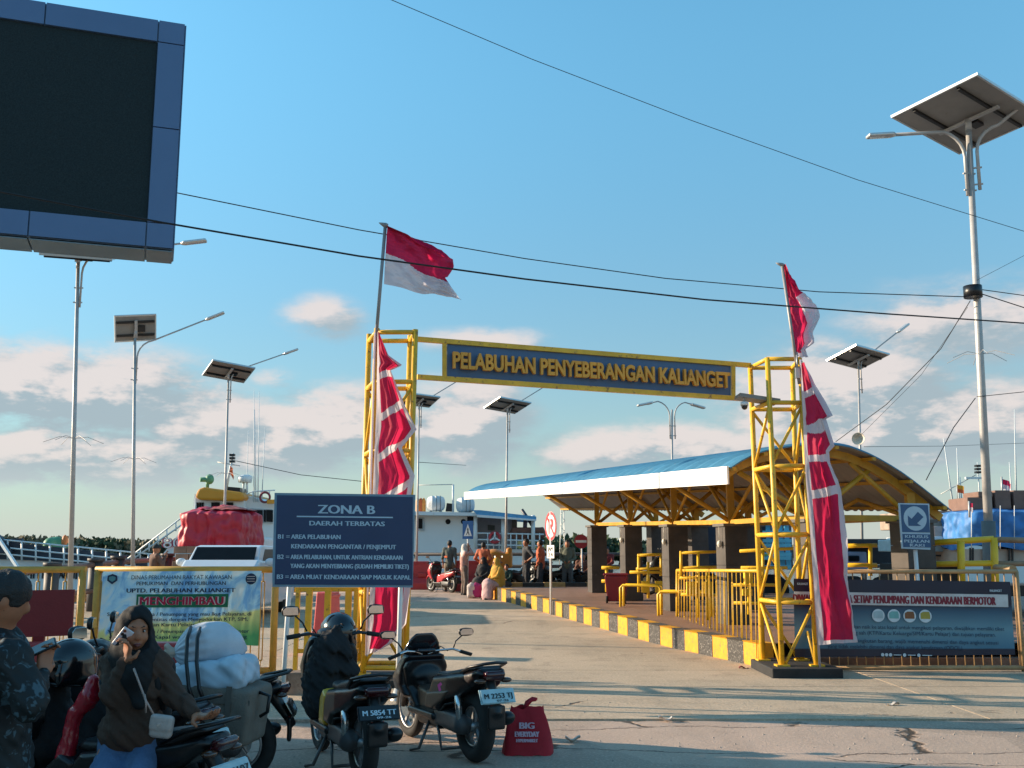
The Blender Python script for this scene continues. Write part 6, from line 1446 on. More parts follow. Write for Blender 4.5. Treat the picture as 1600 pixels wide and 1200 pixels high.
# helmets
def helmet(label,c,r,yaw,tilt=0,stripe=False,txt=None):
    T=thing('crash_helmet',label,'helmet',c); X=Matrix.Translation(c)@Matrix.Rotation(yaw,4,'Z')@Matrix.Rotation(tilt,4,'X')
    soft('shell',[('e',(0,0,0),(r*.90,r*1.08,r*.98),.02),('b',(0,-.01*r,-r*.55),(r*.80,r*.86,r*.35),r*.3,.05),('-',('e',(0,0,-r*.55),(r*.70,r*.9,r*1.05))),('-',('b',(0,r*.9,-r*.45),(r*.62,r*.55,r*.42),r*.1))],.011,GLOSS(),T,T=X)
    soft('visor',[('e',(0,r*.10,r*.08),(r*.86,r*1.08,r*.52),.02),('-',('b',(0,-r*.9,0),(r*2,r*1.25,r*2),.001))],.011,M('smoked_visor',(.012,.014,.014),.06,coat=.8,var=0,bump=0),T,T=X)
    b=MB(); b.M=X; b.torus((0,-.01*r,-r*.82),(0,0,1),r*.72,r*.07,24,6); b.build('rim_trim',BLACK(),T)
    soft('padding',[('e',(0,-r*.1,-r*.3),(r*.78,r*.86,r*.6))],.014,M('padding_brown',(.09,.05,.04),.9),T,T=X)
    b=MB(); b.M=X
    b.grid(lambda s,t:(r*.93*math.sin((s-.5)*.55+2.7),r*1.11*math.cos((s-.5)*.55+2.7),r*.35+r*.08*t),8,1); b.build('decal',M('decal_white',(.6,.6,.6),.5),T)
    return T
helmet('black open face helmet hung on the bars of the yellow panelled scooter',P(529,986,8.6),.155,.7,.25)
helmet('large black crash helmet with white decal on the motorcycle at the lower left',P(110,1036,5.9),.138,2.4,.1)
# dark jacket draped over scooter A bars
SJ=thing('draped_jacket','black jacket and bag bundled over the bars of the yellow panelled scooter','jacket',P(512,1040,8.8))
soft('cloth',[('c',(0,-.05,.10),(-.02,-.04,-.26),.10,.14,.05),('c',(.08,0,.12),(.16,0,-.05),.06,.06,.05),('e',(-.06,-.05,-.12),(.10,.09,.17),.05),('c',(.02,0,.14),(.07,-.02,.24),.05,.035,.04)],.014,M('black_cloth',(.010,.010,.011),.85,bump=.3,bscale=25),SJ,T=Matrix.Translation(P(512,1034,8.45))@Matrix.Scale(1.12,4),wob=.013,wscale=27)
# ================================================================ RED TOTE BAG
p=G(825,1182); TB=thing('tote_bag','red cloth tote bag with white print standing on the ground right of the scooters','bag',p); tr_=M('tote_red',(.42,.010,.022),.8,var=.12,bump=.15,bscale=40)
b=MB()
def tote(u,v):
    a=2*math.pi*u; hx=.205*(1-.38*v**1.3)+.008*math.sin(a*3+v*5); hy=.12*(1-.80*v); c,s=math.cos(a),math.sin(a); k=min(1/max(abs(c)**5+abs(s)**5,1e-9)**.2,1.3)
    return V((p.x+hx*c*k,p.y+.13+hy*s*k,.002+.36*v+.012*math.sin(a*4)*(v**2)+.006*math.sin(a*9+v*9)))
b.grid(tote,56,20); q=[b.vv((p.x+.2*math.cos(a)*1.0,p.y+.13+.11*math.sin(a),.004)) for a in [2*math.pi*k/20 for k in range(20)]]; b.build('body',tr_,TB)
b=MB(); b.tube([(p.x-.02,p.y+.13,.34),(p.x+.0,p.y+.12,.385),(p.x+.03,p.y+.12,.415),(p.x+.07,p.y+.12,.42)],[.018,.016,.014,.012],8); b.tube([(p.x-.03,p.y+.14,.34),(p.x-.01,p.y+.14,.40),(p.x+.04,p.y+.14,.43),(p.x+.075,p.y+.12,.425)],[.012]*4,8); b.build('handles',tr_,TB)
wp=M('print_pinkish_white',(.60,.42,.50),.7)
for t,z,h,w_ in (('BIG',.205,.050,.115),('EVERYDAY',.145,.042,.19),('HYPERMARKET',.105,.026,.17)):
    vz=z/.36; y=p.y+.13-.12*(1-.8*vz)*1.0-.02; text(t,(p.x-.008,y,z),(1,0,0),V((0,.24,1)),h,wp,TB,width=w_,bold=.05)
# ================================================================ BUNDLES ON THE LOADED SCOOTER
YB_=6.9
cnv=M('box_canvas_grey',(.15,.125,.10),.85,var=.2,bump=.3,bscale=80); pv=M('parcel_blue_white',(.42,.52,.60),.5,var=.15,scale=5,bump=.1,bscale=15); sackm=M('sack_white_plastic',(.52,.54,.58),.5,var=.12,scale=6,bump=.15,bscale=30)
c=P(338,1108,YB_); PB=thing('cargo_box','grey brown canvas pannier box hanging on the side of the loaded scooter','box',c)
soft('box',[('b',(0,0,0),(.29,.21,.175),.03)],.018,cnv,PB,T=Matrix.Translation(c)@Matrix.Rotation(-.12,4,'Z')@Matrix.Rotation(.10,4,'Y'),wob=.006,wscale=9)
b=MB(); b.beam(c+V((-.29,-.225,.10)),c+V((.27,-.225,.07)),.03,.008,V((0,1,0))); b.beam(c+V((.14,-.228,.17)),c+V((.13,-.228,-.02)),.035,.008,V((0,1,0))); b.build('strap',M('strap_grey',(.10,.085,.07),.8),PB)
b=MB(); b.tube([c+V((.30,-.1,.12)),c+V((.37,-.12,.10)),c+V((.36,-.12,.0)),c+V((.31,-.1,-.03))],.012,6); b.build('handle',BLACK(),PB)
c=P(325,1056,YB_); PR=thing('parcel','flat blue white plastic wrapped parcel lying on top of the grey box','parcel',c)
soft('wrapping',[('b',(0,0,0),(.29,.20,.10),.06)],.014,pv,PR,T=Matrix.Translation(c)@Matrix.Rotation(-.12,4,'Z')@Matrix.Rotation(-.16,4,'Y'),wob=.009,wscale=16)
c=P(300,1018,YB_); SK=thing('tied_sack','white plastic sack with knotted neck tied on top of the parcel','sack',c)
b=MB()
def sack(u,v):
    a=2*math.pi*u; t=v; # axis x from the knot (left) to the far end
    pr_=[(0,.02),(.06,.07),(.18,.125),(.4,.145),(.7,.135),(.9,.09),(1,.012)]
    for (t0,r0),(t1,r1) in zip(pr_,pr_[1:]):
        if t0<=t<=t1: r=r0+(r1-r0)*(t-t0)/(t1-t0); break
    pl_=1+.09*math.sin(a*14)*max(0,1-t*2.0)+.03*math.sin(a*5+t*9)
    return c+V((-.12+.47*t,-.03+.0*t+r*math.cos(a)*pl_*.9,.0+.05*math.sin(t*3)+r*math.sin(a)*pl_))
X=Matrix.Rotation(.45,3,'Z')
b.grid(lambda u,v:c+X@(sack(u,v)-c),84,36); b.build('sack',sackm,SK)
soft('knot',[('e',(0,0,0),(.035,.035,.03),.01),('c',(-.01,-.01,.01),(-.05,-.04,-.02),.016,.024,.02),('c',(0,0,0),(-.03,-.02,.04),.014,.02,.02)],.008,M('knot_cream',(.55,.42,.32),.7),SK,T=Matrix.Translation(c+X@V((-.13,-.03,0))),wob=.004,wscale=60)
for dx in (.02,.085):
    q=c+V((dx,-.15,.16)); MB().tube([q+V((-.02,.1,.0)),q+V((0,-.03,-.06)),q+V((.02,-.09,-.20)),q+V((.05,-.11,-.36)),q+V((.08,-.12,-.42))],.012,6).build('black_strap',BLACK(),SK)
def W_(u,v,Y=5.6): return P(u,v,Y)
# red plastic bag hanging by the left motorcycle
c=P(124,1112,5.35); RBG=thing('plastic_bag','shiny red plastic bag hanging below the crash helmet at the lower left','bag',c)
RBm=M('bag_red_glossy',(.40,.012,.025),.25,coat=.3,var=.2,bump=.4,bscale=14)
soft('bag',[('c',W_(147,1062),W_(138,1092),.030,.050,.03),('c',W_(140,1090),W_(116,1118),.052,.030,.02),('c',W_(116,1118),W_(98,1205),.030,.062,.05)],.010,RBm,RBG,wob=.003,wscale=26)
DC=thing('draped_jacket','black padded bag strapped on the motorcycle seat behind the red bag','bag',W_(60,1140)); soft('cloth',[('c',W_(66,1085,6.0),W_(60,1165,6.0),.15,.18,.08),('c',W_(160,1095,5.9),W_(168,1180,5.9),.11,.14,.08),('c',W_(110,1150,6.0),W_(160,1190,5.9),.12,.12,.08)],.018,M('black_cloth',(.010,.010,.011),.85,bump=.3,bscale=25),DC,wob=.012,wscale=18)
# ================================================================ PEOPLE
def fingers(w,d,n,curl=.6,s=1.0,spread=.0):
    w,d,n=V(w),V(d).normalized(),V(n).normalized(); n=(n-d*n.dot(d)).normalized(); sd=d.cross(n).normalized(); pr=[]
    offs=(-.030,-.010,.010,.028); ln=(.062,.072,.068,.052)
    for o,l in zip(offs,ln):
        k=w+d*.085*s+sd*o*s; pr.append(('c',w+sd*o*.6*s,k,.014*s,.0125*s,.012)); a=k; dr=d; cu=curl
        for q,f in enumerate((.45,.30,.25)):
            dr=(Quaternion(sd,-cu*(.7 if q==0 else .9))@dr) if True else dr
            if dr.dot(n)<0 and q==0: pass
            e=a+dr*l*f*1.25*s; pr.append(('c',a,e,(.0095-.001*q)*s,(.0085-.001*q)*s,.004)); a=e
    t0=w+d*.02*s+sd*-.03*s; t1=t0+(d*.6-sd*.7+n*.5).normalized()*.045*s; t2=t1+(d*.9+n*.5).normalized()*.035*s; pr+= [('c',w,t0,.016*s,.014*s,.012),('c',t0,t1,.013*s,.011*s,.01),('c',t1,t2,.010*s,.008*s,.006)]
    return pr
SHOE=lambda:M('dark_shoe',(.03,.025,.022),.6)
def person(label,loc,rz,J=None,s=1.0,top=(.2,.2,.2),bottom=(.1,.08,.06),head='hair',hcol=None,sleeve='long',skirt=False,res=.024,fold=.006,hat=None,seated=False):
    """local: facing +y, person's right is +x"""
    T=thing('person',label,'person',(0,0,0))
    j=dict(pel=(0,0,.90),chest=(0,0,1.24),neck=(0,0,1.40),head=(0,.02,1.535),shR=(.165,0,1.35),elR=(.22,-.03,1.09),wrR=(.22,.06,.86),shL=(-.165,0,1.35),elL=(-.22,-.03,1.09),wrL=(-.22,.06,.86),
           hiR=(.085,0,.88),knR=(.10,.03,.48),anR=(.10,-.01,.08),hiL=(-.085,0,.88),knL=(-.10,.03,.48),anL=(-.10,-.01,.08))
    if J: j.update(J)
    j={k:V(v)*s for k,v in j.items()}
    sk=SKIN(); pr=[('e',tuple(j['head']),(.072*s,.088*s,.105*s),.02),('e',tuple(j['head']+V((0,.03,-.055))*s),(.05*s,.055*s,.055*s),.03),('e',tuple(j['head']+V((0,.092,-.01))*s),(.013*s,.02*s,.025*s),.012),('c',j['neck'],j['head'],.052*s,.05*s,.02),('c',j['neck'],j['chest'],.05*s,.09*s,.04),('c',j['chest'],j['pel'],.105*s,.10*s,.05)]
    for q in 'RL':
        pr+=[('e',tuple(j['head']+V((.072 if q=='R' else -.072,0,-.005))*s),(.012*s,.02*s,.03*s),.008),('c',j['sh'+q],j['el'+q],.042*s,.034*s,.03),('c',j['el'+q],j['wr'+q],.034*s,.024*s,.02),('c',j['chest'],j['sh'+q],.08*s,.045*s,.05)]
        d=(j['wr'+q]-j['el'+q]).normalized(); pr+=fingers(j['wr'+q],d,V((-1 if q=='R' else 1,.4,0)),.5,s)
        pr+=[('c',j['hi'+q],j['kn'+q],.07*s,.05*s,.04),('c',j['kn'+q],j['an'+q],.048*s,.034*s,.03),('c',j['an'+q]+V((0,-.02,-.04))*s,j['an'+q]+V((0,.13,-.05))*s,.033*s,.026*s,.02)]
    soft('body',pr,res*.75,sk,T)
    tm=M('cloth_%02d%02d%02d'%tuple(int(c*99) for c in top),top,.85,var=.15,scale=10,bump=.2,bscale=30); bm_=M('cloth_%02d%02d%02d'%tuple(int(c*99) for c in bottom),bottom,.85,var=.15,scale=10,bump=.2,bscale=30)
    wst=j['pel']+V((0,0,-.04))*s
    tp=[('c',j['chest'],wst,.135*s,.135*s,.06),('c',j['shR'],j['shL'],.072*s,.072*s,.05),('e',tuple((j['chest']+V((0,.01,.02))*s)),(.165*s,.115*s,.15*s),.06),('c',j['neck']-V((0,0,.03))*s,j['chest'],.062*s,.10*s,.04)]
    for q in 'RL':
        tp.append(('c',j['sh'+q],j['el'+q],.064*s,.054*s,.03))
        if sleeve=='long': tp.append(('c',j['el'+q],j['wr'+q]-(j['wr'+q]-j['el'+q])*.04,.052*s,.038*s,.03))
    soft('shirt',tp,res,tm,T,wob=fold*s,wscale=17)
    bt=[('c',j['pel'],(j['hiR']+j['hiL'])/2,.115*s,.125*s,.05)]
    for q in 'RL':
        bt+=[('c',j['hi'+q],j['kn'+q],.092*s,.072*s,.04),('c',j['kn'+q],j['an'+q]+V((0,0,.02)),.070*s,.058*s,.03)]
    if skirt: bt+=[('c',(j['knR']+j['knL'])/2,(j['anR']+j['anL'])/2+V((0,0,.04)),.15*s,.17*s,.1),('c',(j['hiR']+j['hiL'])/2,(j['knR']+j['knL'])/2,.13*s,.15*s,.08)]
    soft('trousers' if not skirt else 'skirt',bt,res,bm_,T,wob=fold*s,wscale=15)
    for q in 'RL': soft('shoe',[('c',j['an'+q]+V((0,-.03,-.045))*s,j['an'+q]+V((0,.14,-.05))*s,.042*s,.036*s,.02)],res,SHOE(),T)
    h=j['head']
    if head=='hair': soft('hair',[('e',tuple(h+V((0,-.012,.022))*s),(.084*s,.096*s,.105*s),.02),('-',('b',tuple(h+V((0,.10,-.05))*s),(.12*s,.075*s,.10*s),.02))],res*.7,HAIR(),T,wob=.003,wscale=60)
    elif head=='cap':
        soft('cap',[('e',tuple(h+V((0,-.005,.03))*s),(.084*s,.10*s,.09*s),.02),('b',tuple(h+V((0,.12,.035))*s),(.06*s,.06*s,.008*s),.006,.02),('-',('b',tuple(h+V((0,.05,-.09))*s),(.2*s,.2*s,.10*s),.01))],res*.7,M('cap_cloth',hcol,.8),T)
    else:
        hm=M('scarf_%02d%02d%02d'%tuple(int(c*99) for c in hcol),hcol,.85,var=.1,scale=8,bump=.15,bscale=30)
        soft('headscarf',[('e',tuple(h+V((0,-.015,.012))*s),(.098*s,.108*s,.128*s),.03),('c',h+V((0,-.01,-.08))*s,j['chest']+V((0,.02,.02))*s,.095*s,.16*s,.07),('c',j['shR']*.8+j['shL']*.2,j['shL']*.8+j['shR']*.2,.09*s,.09*s,.06),('-',('e',tuple(h+V((0,.11,-.015))*s),(.058*s,.06*s,.078*s)))]+([('c',j['chest'],j['pel']+V((0,.05,.05))*s,.20*s,.21*s,.08)] if head=='long' else []),res*.8,hm,T,wob=fold*s,wscale=16)
    T.location=loc; T.rotation_euler=(0,0,rz)
    return T
def gp_(u,Y): return V((P(u,900,Y).x,Y,gz(Y)))
walkJ=dict(knR=(.10,.16,.50),anR=(.10,-.02,.14),knL=(-.09,-.02,.48),anL=(-.09,-.12,.08),elR=(.23,-.06,1.08),wrR=(.21,.03,.86),elL=(-.23,-.03,1.08),wrL=(-.22,.05,.86))
person('man in dark grey shirt and khaki trousers seen from behind, walking towards the ferry',gp_(702,34.8),-.15,walkJ,1.02,(.09,.10,.085),(.20,.15,.10),'hair',sleeve='short')
upJ=dict(elR=(.20,.20,1.36),wrR=(.06,.15,1.56),elL=(-.20,.18,1.34),wrL=(-.07,.16,1.55))
person('woman in white headscarf and pink top holding both hands up to her face',gp_(725,32.0),-1.2,upJ,.93,(.48,.25,.20),(.16,.11,.085),'scarf',hcol=(.62,.56,.50))
person('man in orange shirt standing with his back turned behind the seated women',gp_(755,34.2),-.3,dict(elR=(.27,-.05,1.12),wrR=(.15,.12,.98),elL=(-.27,-.05,1.12),wrL=(-.15,.12,.98)),.98,(.52,.13,.06),(.32,.27,.22),'hair')
sit=dict(pel=(0,0,.42),chest=(0,.06,.76),neck=(0,.08,.92),head=(0,.12,1.05),shR=(.16,.07,.87),elR=(.20,.18,.66),wrR=(.08,.33,.58),shL=(-.16,.07,.87),elL=(-.20,.18,.66),wrL=(-.08,.33,.58),hiR=(.09,0,.40),knR=(.11,.38,.44),anR=(.11,.40,.07),hiL=(-.09,0,.40),knL=(-.11,.38,.44),anL=(-.11,.40,.07))
person('woman in long black headscarf sitting on the kerb beside the woman in mustard',gp_(758,31.3),2.6,sit,.98,(.02,.02,.022),(.03,.03,.03),'long',hcol=(.018,.018,.02),skirt=True)
person('woman in mustard headscarf and pale pink skirt sitting at the end of the striped kerb',gp_(778,30.0)+V((.05,0,-.02)),2.1,sit,1.0,(.60,.33,.05),(.60,.38,.36),'long',hcol=(.62,.33,.05),skirt=True)
hip=dict(elR=(.36,-.10,1.12),wrR=(.16,.04,.98),elL=(-.34,-.10,1.12),wrL=(-.16,.04,.98))
person('man in charcoal t-shirt with hands on hips among the motorcycles',gp_(823,33.0),1.9,hip,1.04,(.05,.052,.058),(.03,.03,.035),'hair',sleeve='short')
person('man in orange red shirt standing right behind the no parking sign',gp_(845,33.4),1.3,None,1.02,(.55,.13,.06),(.05,.05,.06),'hair')
person('man in olive grey long sleeved shirt facing us beside the no entry sign',gp_(887,33.2),3.0,dict(wrR=(.08,.18,.98),wrL=(-.08,.18,.98)),1.02,(.13,.145,.11),(.08,.085,.09),'hair')
person('child in dark green top sitting low right of the woman in mustard',gp_(793,32.2),2.8,sit,.80,(.02,.05,.04),(.05,.04,.04),'hair')
person('person in brown top sitting beyond the parked motorcycles left of the nearest far column',gp_(912,34.5),2.9,sit,1.1,(.16,.07,.05),(.05,.05,.05),'hair')
person('person in dark red top sitting beyond the second gap between the columns',gp_(950,34.0)+V((0,0,.3)),2.8,sit,1.0,(.20,.03,.03),(.05,.05,.05),'hair')
person('man in brown jacket and dark cap leaning on the railing beside the red tarpaulin',V((P(242,880,25.5).x,25.5,.15)),-.9,dict(elR=(.24,.10,1.14),wrR=(.10,.22,1.36),elL=(-.26,.08,1.12),wrL=(-.1,.24,1.28)),.98,(.13,.065,.045),(.06,.05,.05),'cap',hcol=(.015,.018,.018))
# bags beside the seated women
for lab,u,v0,col,w_ in (('magenta backpack on the ground beside the woman in black headscarf',745,922,(.35,.02,.12),.16),('white cloth bag on the ground left of the magenta backpack',738,922,(.55,.45,.40),.15)):
    g_=gp_(u,30.4 if 'mag' in lab else 30.8); o=soft('bag',[('b',(0,0,.2),(w_,.12,.2),.08,.05),('c',(-.06,0,.42),(.06,0,.42),.02,.02,.03)],.03,M('bag_cloth_%d'%u,col,.8,var=.25,bump=.2),None,T=Matrix.Translation(g_),wob=.01,wscale=14); o['label']=lab; o['category']='bag'
# ---------------------------------------------------------------- the woman with the phone
def W(u,v,Y): return P(u,v,Y)
YW=5.45
WO=thing('person','woman in black headscarf and brown jumper leaning on a scooter with phone at her ear','person',(P(205,1000,YW).x,YW,0))
hc=W(211,985,YW); sR=W(178,1036,YW+.02); eR=W(176,1086,YW-.10); wR=W(196,1034,YW-.12); sL=W(247,1038,YW+.02); eL=W(272,1088,YW-.02); wL=W(308,1119,YW-.12)
ch=W(213,1062,YW); pv_=W(208,1158,YW+.03); nk=W(212,1020,YW+.01)
fd=V((.50,-.86,-.06)).normalized(); sd=V((-.865,-.50,0)).normalized()  # face direction, her right
RH=Matrix((sd,fd,V((0,0,1)))).transposed()  # local x=her right, y=face dir
def hl(x,y,z): return hc+RH@V((x,y,z))
Rl=[list(r) for r in RH]
pr=[('e',tuple(hc),(.068,.086,.100),.02,Rl),('e',tuple(hl(0,.03,-.052)),(.046,.05,.05),.03,Rl),('e',tuple(hl(0,.088,-.015)),(.011,.018,.024),.014,Rl),('e',tuple(hl(0,.095,-.028)),(.014,.010,.009),.008,Rl),
    ('e',tuple(hl(0,.080,-.055)),(.021,.010,.007),.008,Rl),('e',tuple(hl(0,.078,-.066)),(.018,.010,.007),.008,Rl),('e',tuple(hl(0,.072,.028)),(.045,.014,.010),.02,Rl),('e',tuple(hl(.035,.062,-.03)),(.018,.016,.016),.02,Rl),('e',tuple(hl(-.035,.062,-.03)),(.018,.016,.016),.02,Rl),
    ('-',('e',tuple(hl(.027,.092,.006)),(.014,.014,.008))),('-',('e',tuple(hl(-.027,.092,.006)),(.014,.014,.008))),
    ('c',nk,hl(0,0,-.06),.045,.045,.02),('c',nk,ch,.05,.085,.04),('c',ch,pv_,.10,.11,.05),('c',sR,eR,.04,.034,.03),('c',eR,wR,.034,.023,.02),('c',sL,eL,.04,.034,.03),('c',eL,wL,.034,.023,.02)]
dR=(W(201,1004,YW-.14)-wR).normalized(); pr+=fingers(wR,dR,V((.75,.65,.1)),.8,.95)
dL=(W(335,1121,YW-.2)-wL).normalized(); pr+=fingers(wL,dL,V((0,0,-1)),.35,.98)
kR=pv_+V((-.06,-.28,-.17)); kL=pv_+V((.11,-.26,-.18))
pr+=[('c',pv_+V((-.09,0,0)),kR,.07,.05,.04),('c',pv_+V((.09,0,0)),kL,.07,.05,.04),('c',kR,kR+V((0,-.02,-.38)),.048,.035,.03),('c',kL,kL+V((.02,-.02,-.36)),.048,.035,.03)]
for q in (kR+V((0,-.02,-.38)),kL+V((.02,-.02,-.36))): pr.append(('c',q,q+V((0,-.13,-.04)),.034,.028,.02))
soft('body',pr,.0075,SKIN(),WO)
eyem=M('eye_white',(.55,.5,.46),.3,bump=0); 
for s in (-1,1):
    e=MB(); e.ell(hl(s*.027,.070,.005),(.0125,.012,.009),12,RH); eo=e.build('eye',eyem,WO)
    e=MB(); e.ell(hl(s*.027,.0795,.004),(.0058,.004,.0062),10,RH); e.build('iris',M('iris_dark',(.012,.008,.006),.2,bump=0),eo)
    e=MB(); e.tube([hl(s*.012,.087,.024),hl(s*.028,.084,.030),hl(s*.045,.070,.024)],[.0028,.0038,.002],6); e.build('eyebrow',HAIR(),WO)
    e=MB(); e.tube([hl(s*.013,.081,.011),hl(s*.027,.084,.0145),hl(s*.041,.073,.010)],.0016,5); e.build('eyelid',HAIR(),WO)
e=MB(); e.tube([hl(-.020,.082,-.060),hl(-.008,.092,-.0565),hl(.008,.092,-.0565),hl(.020,.082,-.060)],[.002,.005,.005,.002],8); e.tube([hl(-.017,.083,-.062),hl(0,.090,-.067),hl(.017,.083,-.062)],[.002,.006,.002],8); e.build('lips',M('lips',(.22,.07,.06),.4),WO)
brn=M('jumper_brown',(.062,.032,.020),.9,var=.12,scale=8,bump=.25,bscale=60); blk=M('headscarf_black',(.004,.004,.0045),.85,var=.2,bump=.15,bscale=40)
hem=pv_+V((0,0,.00))
soft('jumper',[('c',ch,hem,.125,.135,.05),('e',tuple(ch+V((0,-.01,-.02))),(.145,.115,.14),.04),('c',sR,sL,.066,.066,.05),('e',tuple(pv_+V((0,-.02,.05))),(.168,.14,.11),.04),('c',sR,eR,.064,.056,.015),('c',eR,wR-(wR-eR).normalized()*.03,.058,.038,.03),('c',wR-(wR-eR).normalized()*.05,wR-(wR-eR).normalized()*.01,.043,.043,.01),('c',sL,eL,.062,.052,.015),('c',eL,wL-(wL-eL).normalized()*.03,.054,.036,.03)],.0095,brn,WO,wob=.008,wscale=27)
soft('headscarf',[('e',tuple(hl(0,-.012,.012)),(.092,.104,.118),.03,Rl),('c',hl(0,-.01,-.07),nk+V((0,-.02,-.02)),.092,.105,.05),('c',nk+V((.0,-.03,-.02)),ch+V((.03,-.10,.03)),.10,.075,.06),('c',nk+V((.02,-.03,-.03)),ch+V((.06,-.12,-.10)),.085,.035,.05),('c',nk+V((-.05,.0,-.03)),sR*.7+nk*.3,.07,.05,.05),('c',nk+V((.05,0,-.03)),sL*.7+nk*.3,.08,.06,.05),('e',tuple(hl(0,-.05,-.06)),(.09,.08,.11),.04,Rl),
     ('-',('e',tuple(hl(0,.105,-.010)),(.064,.078,.092)))],.008,blk,WO,wob=.004,wscale=26)
jm=M('jeans_blue',(.07,.13,.24),.85,var=.25,scale=6,bump=.3,bscale=120)
soft('jeans',[('c',pv_+V((-.07,0,-.03)),kR,.088,.074,.03),('c',pv_+V((.07,0,-.03)),kL,.088,.074,.03),('c',pv_+V((-.06,.02,.02)),pv_+V((.06,.02,.02)),.125,.125,.05),('c',kR,kR+V((0,-.02,-.36)),.075,.06,.03),('c',kL,kL+V((.02,-.02,-.34)),.075,.06,.03)],.012,jm,WO,wob=.005,wscale=22)
for q in (kR+V((0,-.02,-.38)),kL+V((.02,-.02,-.36))): soft('shoe',[('c',q+V((0,.02,-.03)),q+V((0,-.15,-.05)),.045,.036,.02)],.014,SHOE(),WO)
# phone at the ear, shoulder bag, backpack
PHN=thing('mobile_phone','white mobile phone held at the ear of the woman in the black headscarf','phone',W(193,998,YW-.17))
ax=(W(203,986,YW-.16)-W(186,1008,YW-.15)).normalized(); xr=ax.cross(V((.35,-1,0))).normalized(); nn=xr.cross(ax)
Xp=Matrix((xr,nn,ax)).transposed().to_4x4(); Xp=Matrix.Translation(W(192,997,YW-.085))@Xp
soft('case',[('b',(0,0,0),(.030,.005,.056),.004)],.004,M('phone_white',(.62,.60,.62),.3),PHN,T=Xp)
for k in range(2): b=MB(); b.M=Xp; b.lathe((-.014,.005,.038-.02*k),(0,1,0),[(0,.008),(.002,.008)],12); b.lathe((-.014,-.005,.038-.02*k),(0,-1,0),[(0,.008),(.002,.008)],12); b.build('camera_lens',GLOSS(),PHN)
SBG=thing('shoulder_bag','small pale quilted shoulder bag with chain strap worn by the woman','bag',W(252,1135,YW-.2))
bc=W(253,1135,YW-.20); soft('bag',[('b',(0,0,0),(.055,.03,.055),.022),('b',(0,-.02,.02),(.056,.018,.038),.015,.01)],.007,M('bag_cream',(.42,.36,.33),.45,var=.1,bump=.2,bscale=60),SBG,T=Matrix.Translation(bc)@Matrix.Rotation(.12,4,'Y'))
b=MB(); b.tube([W(209,1044,YW-.20),W(217,1066,YW-.20),W(228,1095,YW-.21),W(243,1122,YW-.22)],.0055,6); b.tube([W(226,1085,YW-.22),W(228,1100,YW-.22),W(228,1114,YW-.22)],.005,6); b.build('strap',M('strap_pinkish',(.40,.28,.24),.4,metal=.2),SBG)
b=MB(); b.box(bc+V((-.002,-.04,.012)),(.02,.004,.012)); b.build('clasp',CHROME(),SBG)
BP=thing('backpack','black backpack on the back of the woman in the black headscarf','backpack',W(262,1070,YW+.15)); soft('pack',[('b',(0,0,0),(.15,.08,.17),.06)],.014,M('black_cloth',(.01,.01,.011),.85),BP,T=Matrix.Translation(W(226,1075,YW+.22)),wob=.006,wscale=18); b=MB(); b.tube([sL+V((-.02,.05,.06)),sL+V((-.01,-.05,.06)),sL+V((.03,-.08,-.10)),sL+V((.04,0,-.22))],.018,6); b.build('shoulder_strap',M('black_cloth',(.01,.01,.011)),BP)
# ---------------------------------------------------------------- the man at the left edge
YM=4.75
MN=thing('person','man in dark printed jacket at the left edge looking down at a phone','person',(P(0,1000,YM).x,YM,0))
hc=W(10,936,YM); nk=W(-2,985,YM+.02); ch=W(-12,1045,YM); pv2=W(-12,1190,YM); sN=W(14,1030,YM-.14); eN=W(46,1098,YM-.16); wN=W(66,1052,YM+.02); sF=W(-25,1025,YM+.18)
fd=V((.80,.45,-.38)).normalized(); up=V((0,0,1)); sd=fd.cross(up).normalized(); up=sd.cross(fd)
RH=Matrix((sd,fd,up)).transposed(); Rl=[list(r) for r in RH]
def hl(x,y,z): return hc+RH@V((x,y,z))
pr=[('e',tuple(hc),(.076,.094,.108),.02,Rl),('e',tuple(hl(0,.032,-.056)),(.05,.055,.055),.03,Rl),('e',tuple(hl(0,.094,-.012)),(.013,.022,.026),.012,Rl),('e',tuple(hl(.074,-.01,-.012)),(.010,.022,.033),.006,Rl),('e',tuple(hl(-.074,-.01,-.012)),(.010,.022,.033),.006,Rl),('e',tuple(hl(0,.082,-.058)),(.022,.012,.010),.01,Rl),('c',nk,hl(0,-.01,-.04),.058,.055,.03),('c',nk,ch,.06,.1,.04),('c',ch,pv2,.12,.12,.05),('c',sN,eN,.048,.04,.03),('c',eN,wN,.04,.028,.02),('c',sF,W(10,1095,YM+.2),.048,.04,.03),('c',W(10,1095,YM+.2),W(52,1046,YM+.14),.04,.028,.02),
    ('c',pv2+V((-.05,.09,0)),pv2+V((0,.1,-.45)),.08,.055,.04),('c',pv2+V((-.05,-.09,0)),pv2+V((0,-.1,-.45)),.08,.055,.04),('c',pv2+V((0,.1,-.45)),(pv2.x,pv2.y+.1,.08),.055,.038,.03),('c',pv2+V((0,-.1,-.45)),(pv2.x,pv2.y-.1,.08),.055,.038,.03)]
dd=(W(72,1015,YM+.05)-wN).normalized(); pr+=fingers(wN,dd,V((-.5,.5,.6)),.8,1.0)
soft('body',pr,.009,SKIN(),MN)
soft('hair',[('e',tuple(hl(0,-.012,.022)),(.088,.106,.112),.02,Rl),('e',tuple(hl(0,-.05,-.02)),(.078,.06,.09),.03,Rl),('-',('e',tuple(hl(0,.125,-.045)),(.085,.078,.088))),('-',('e',tuple(hl(.09,.005,-.03)),(.026,.022,.045)))],.009,HAIR(),MN,wob=.003,wscale=70)
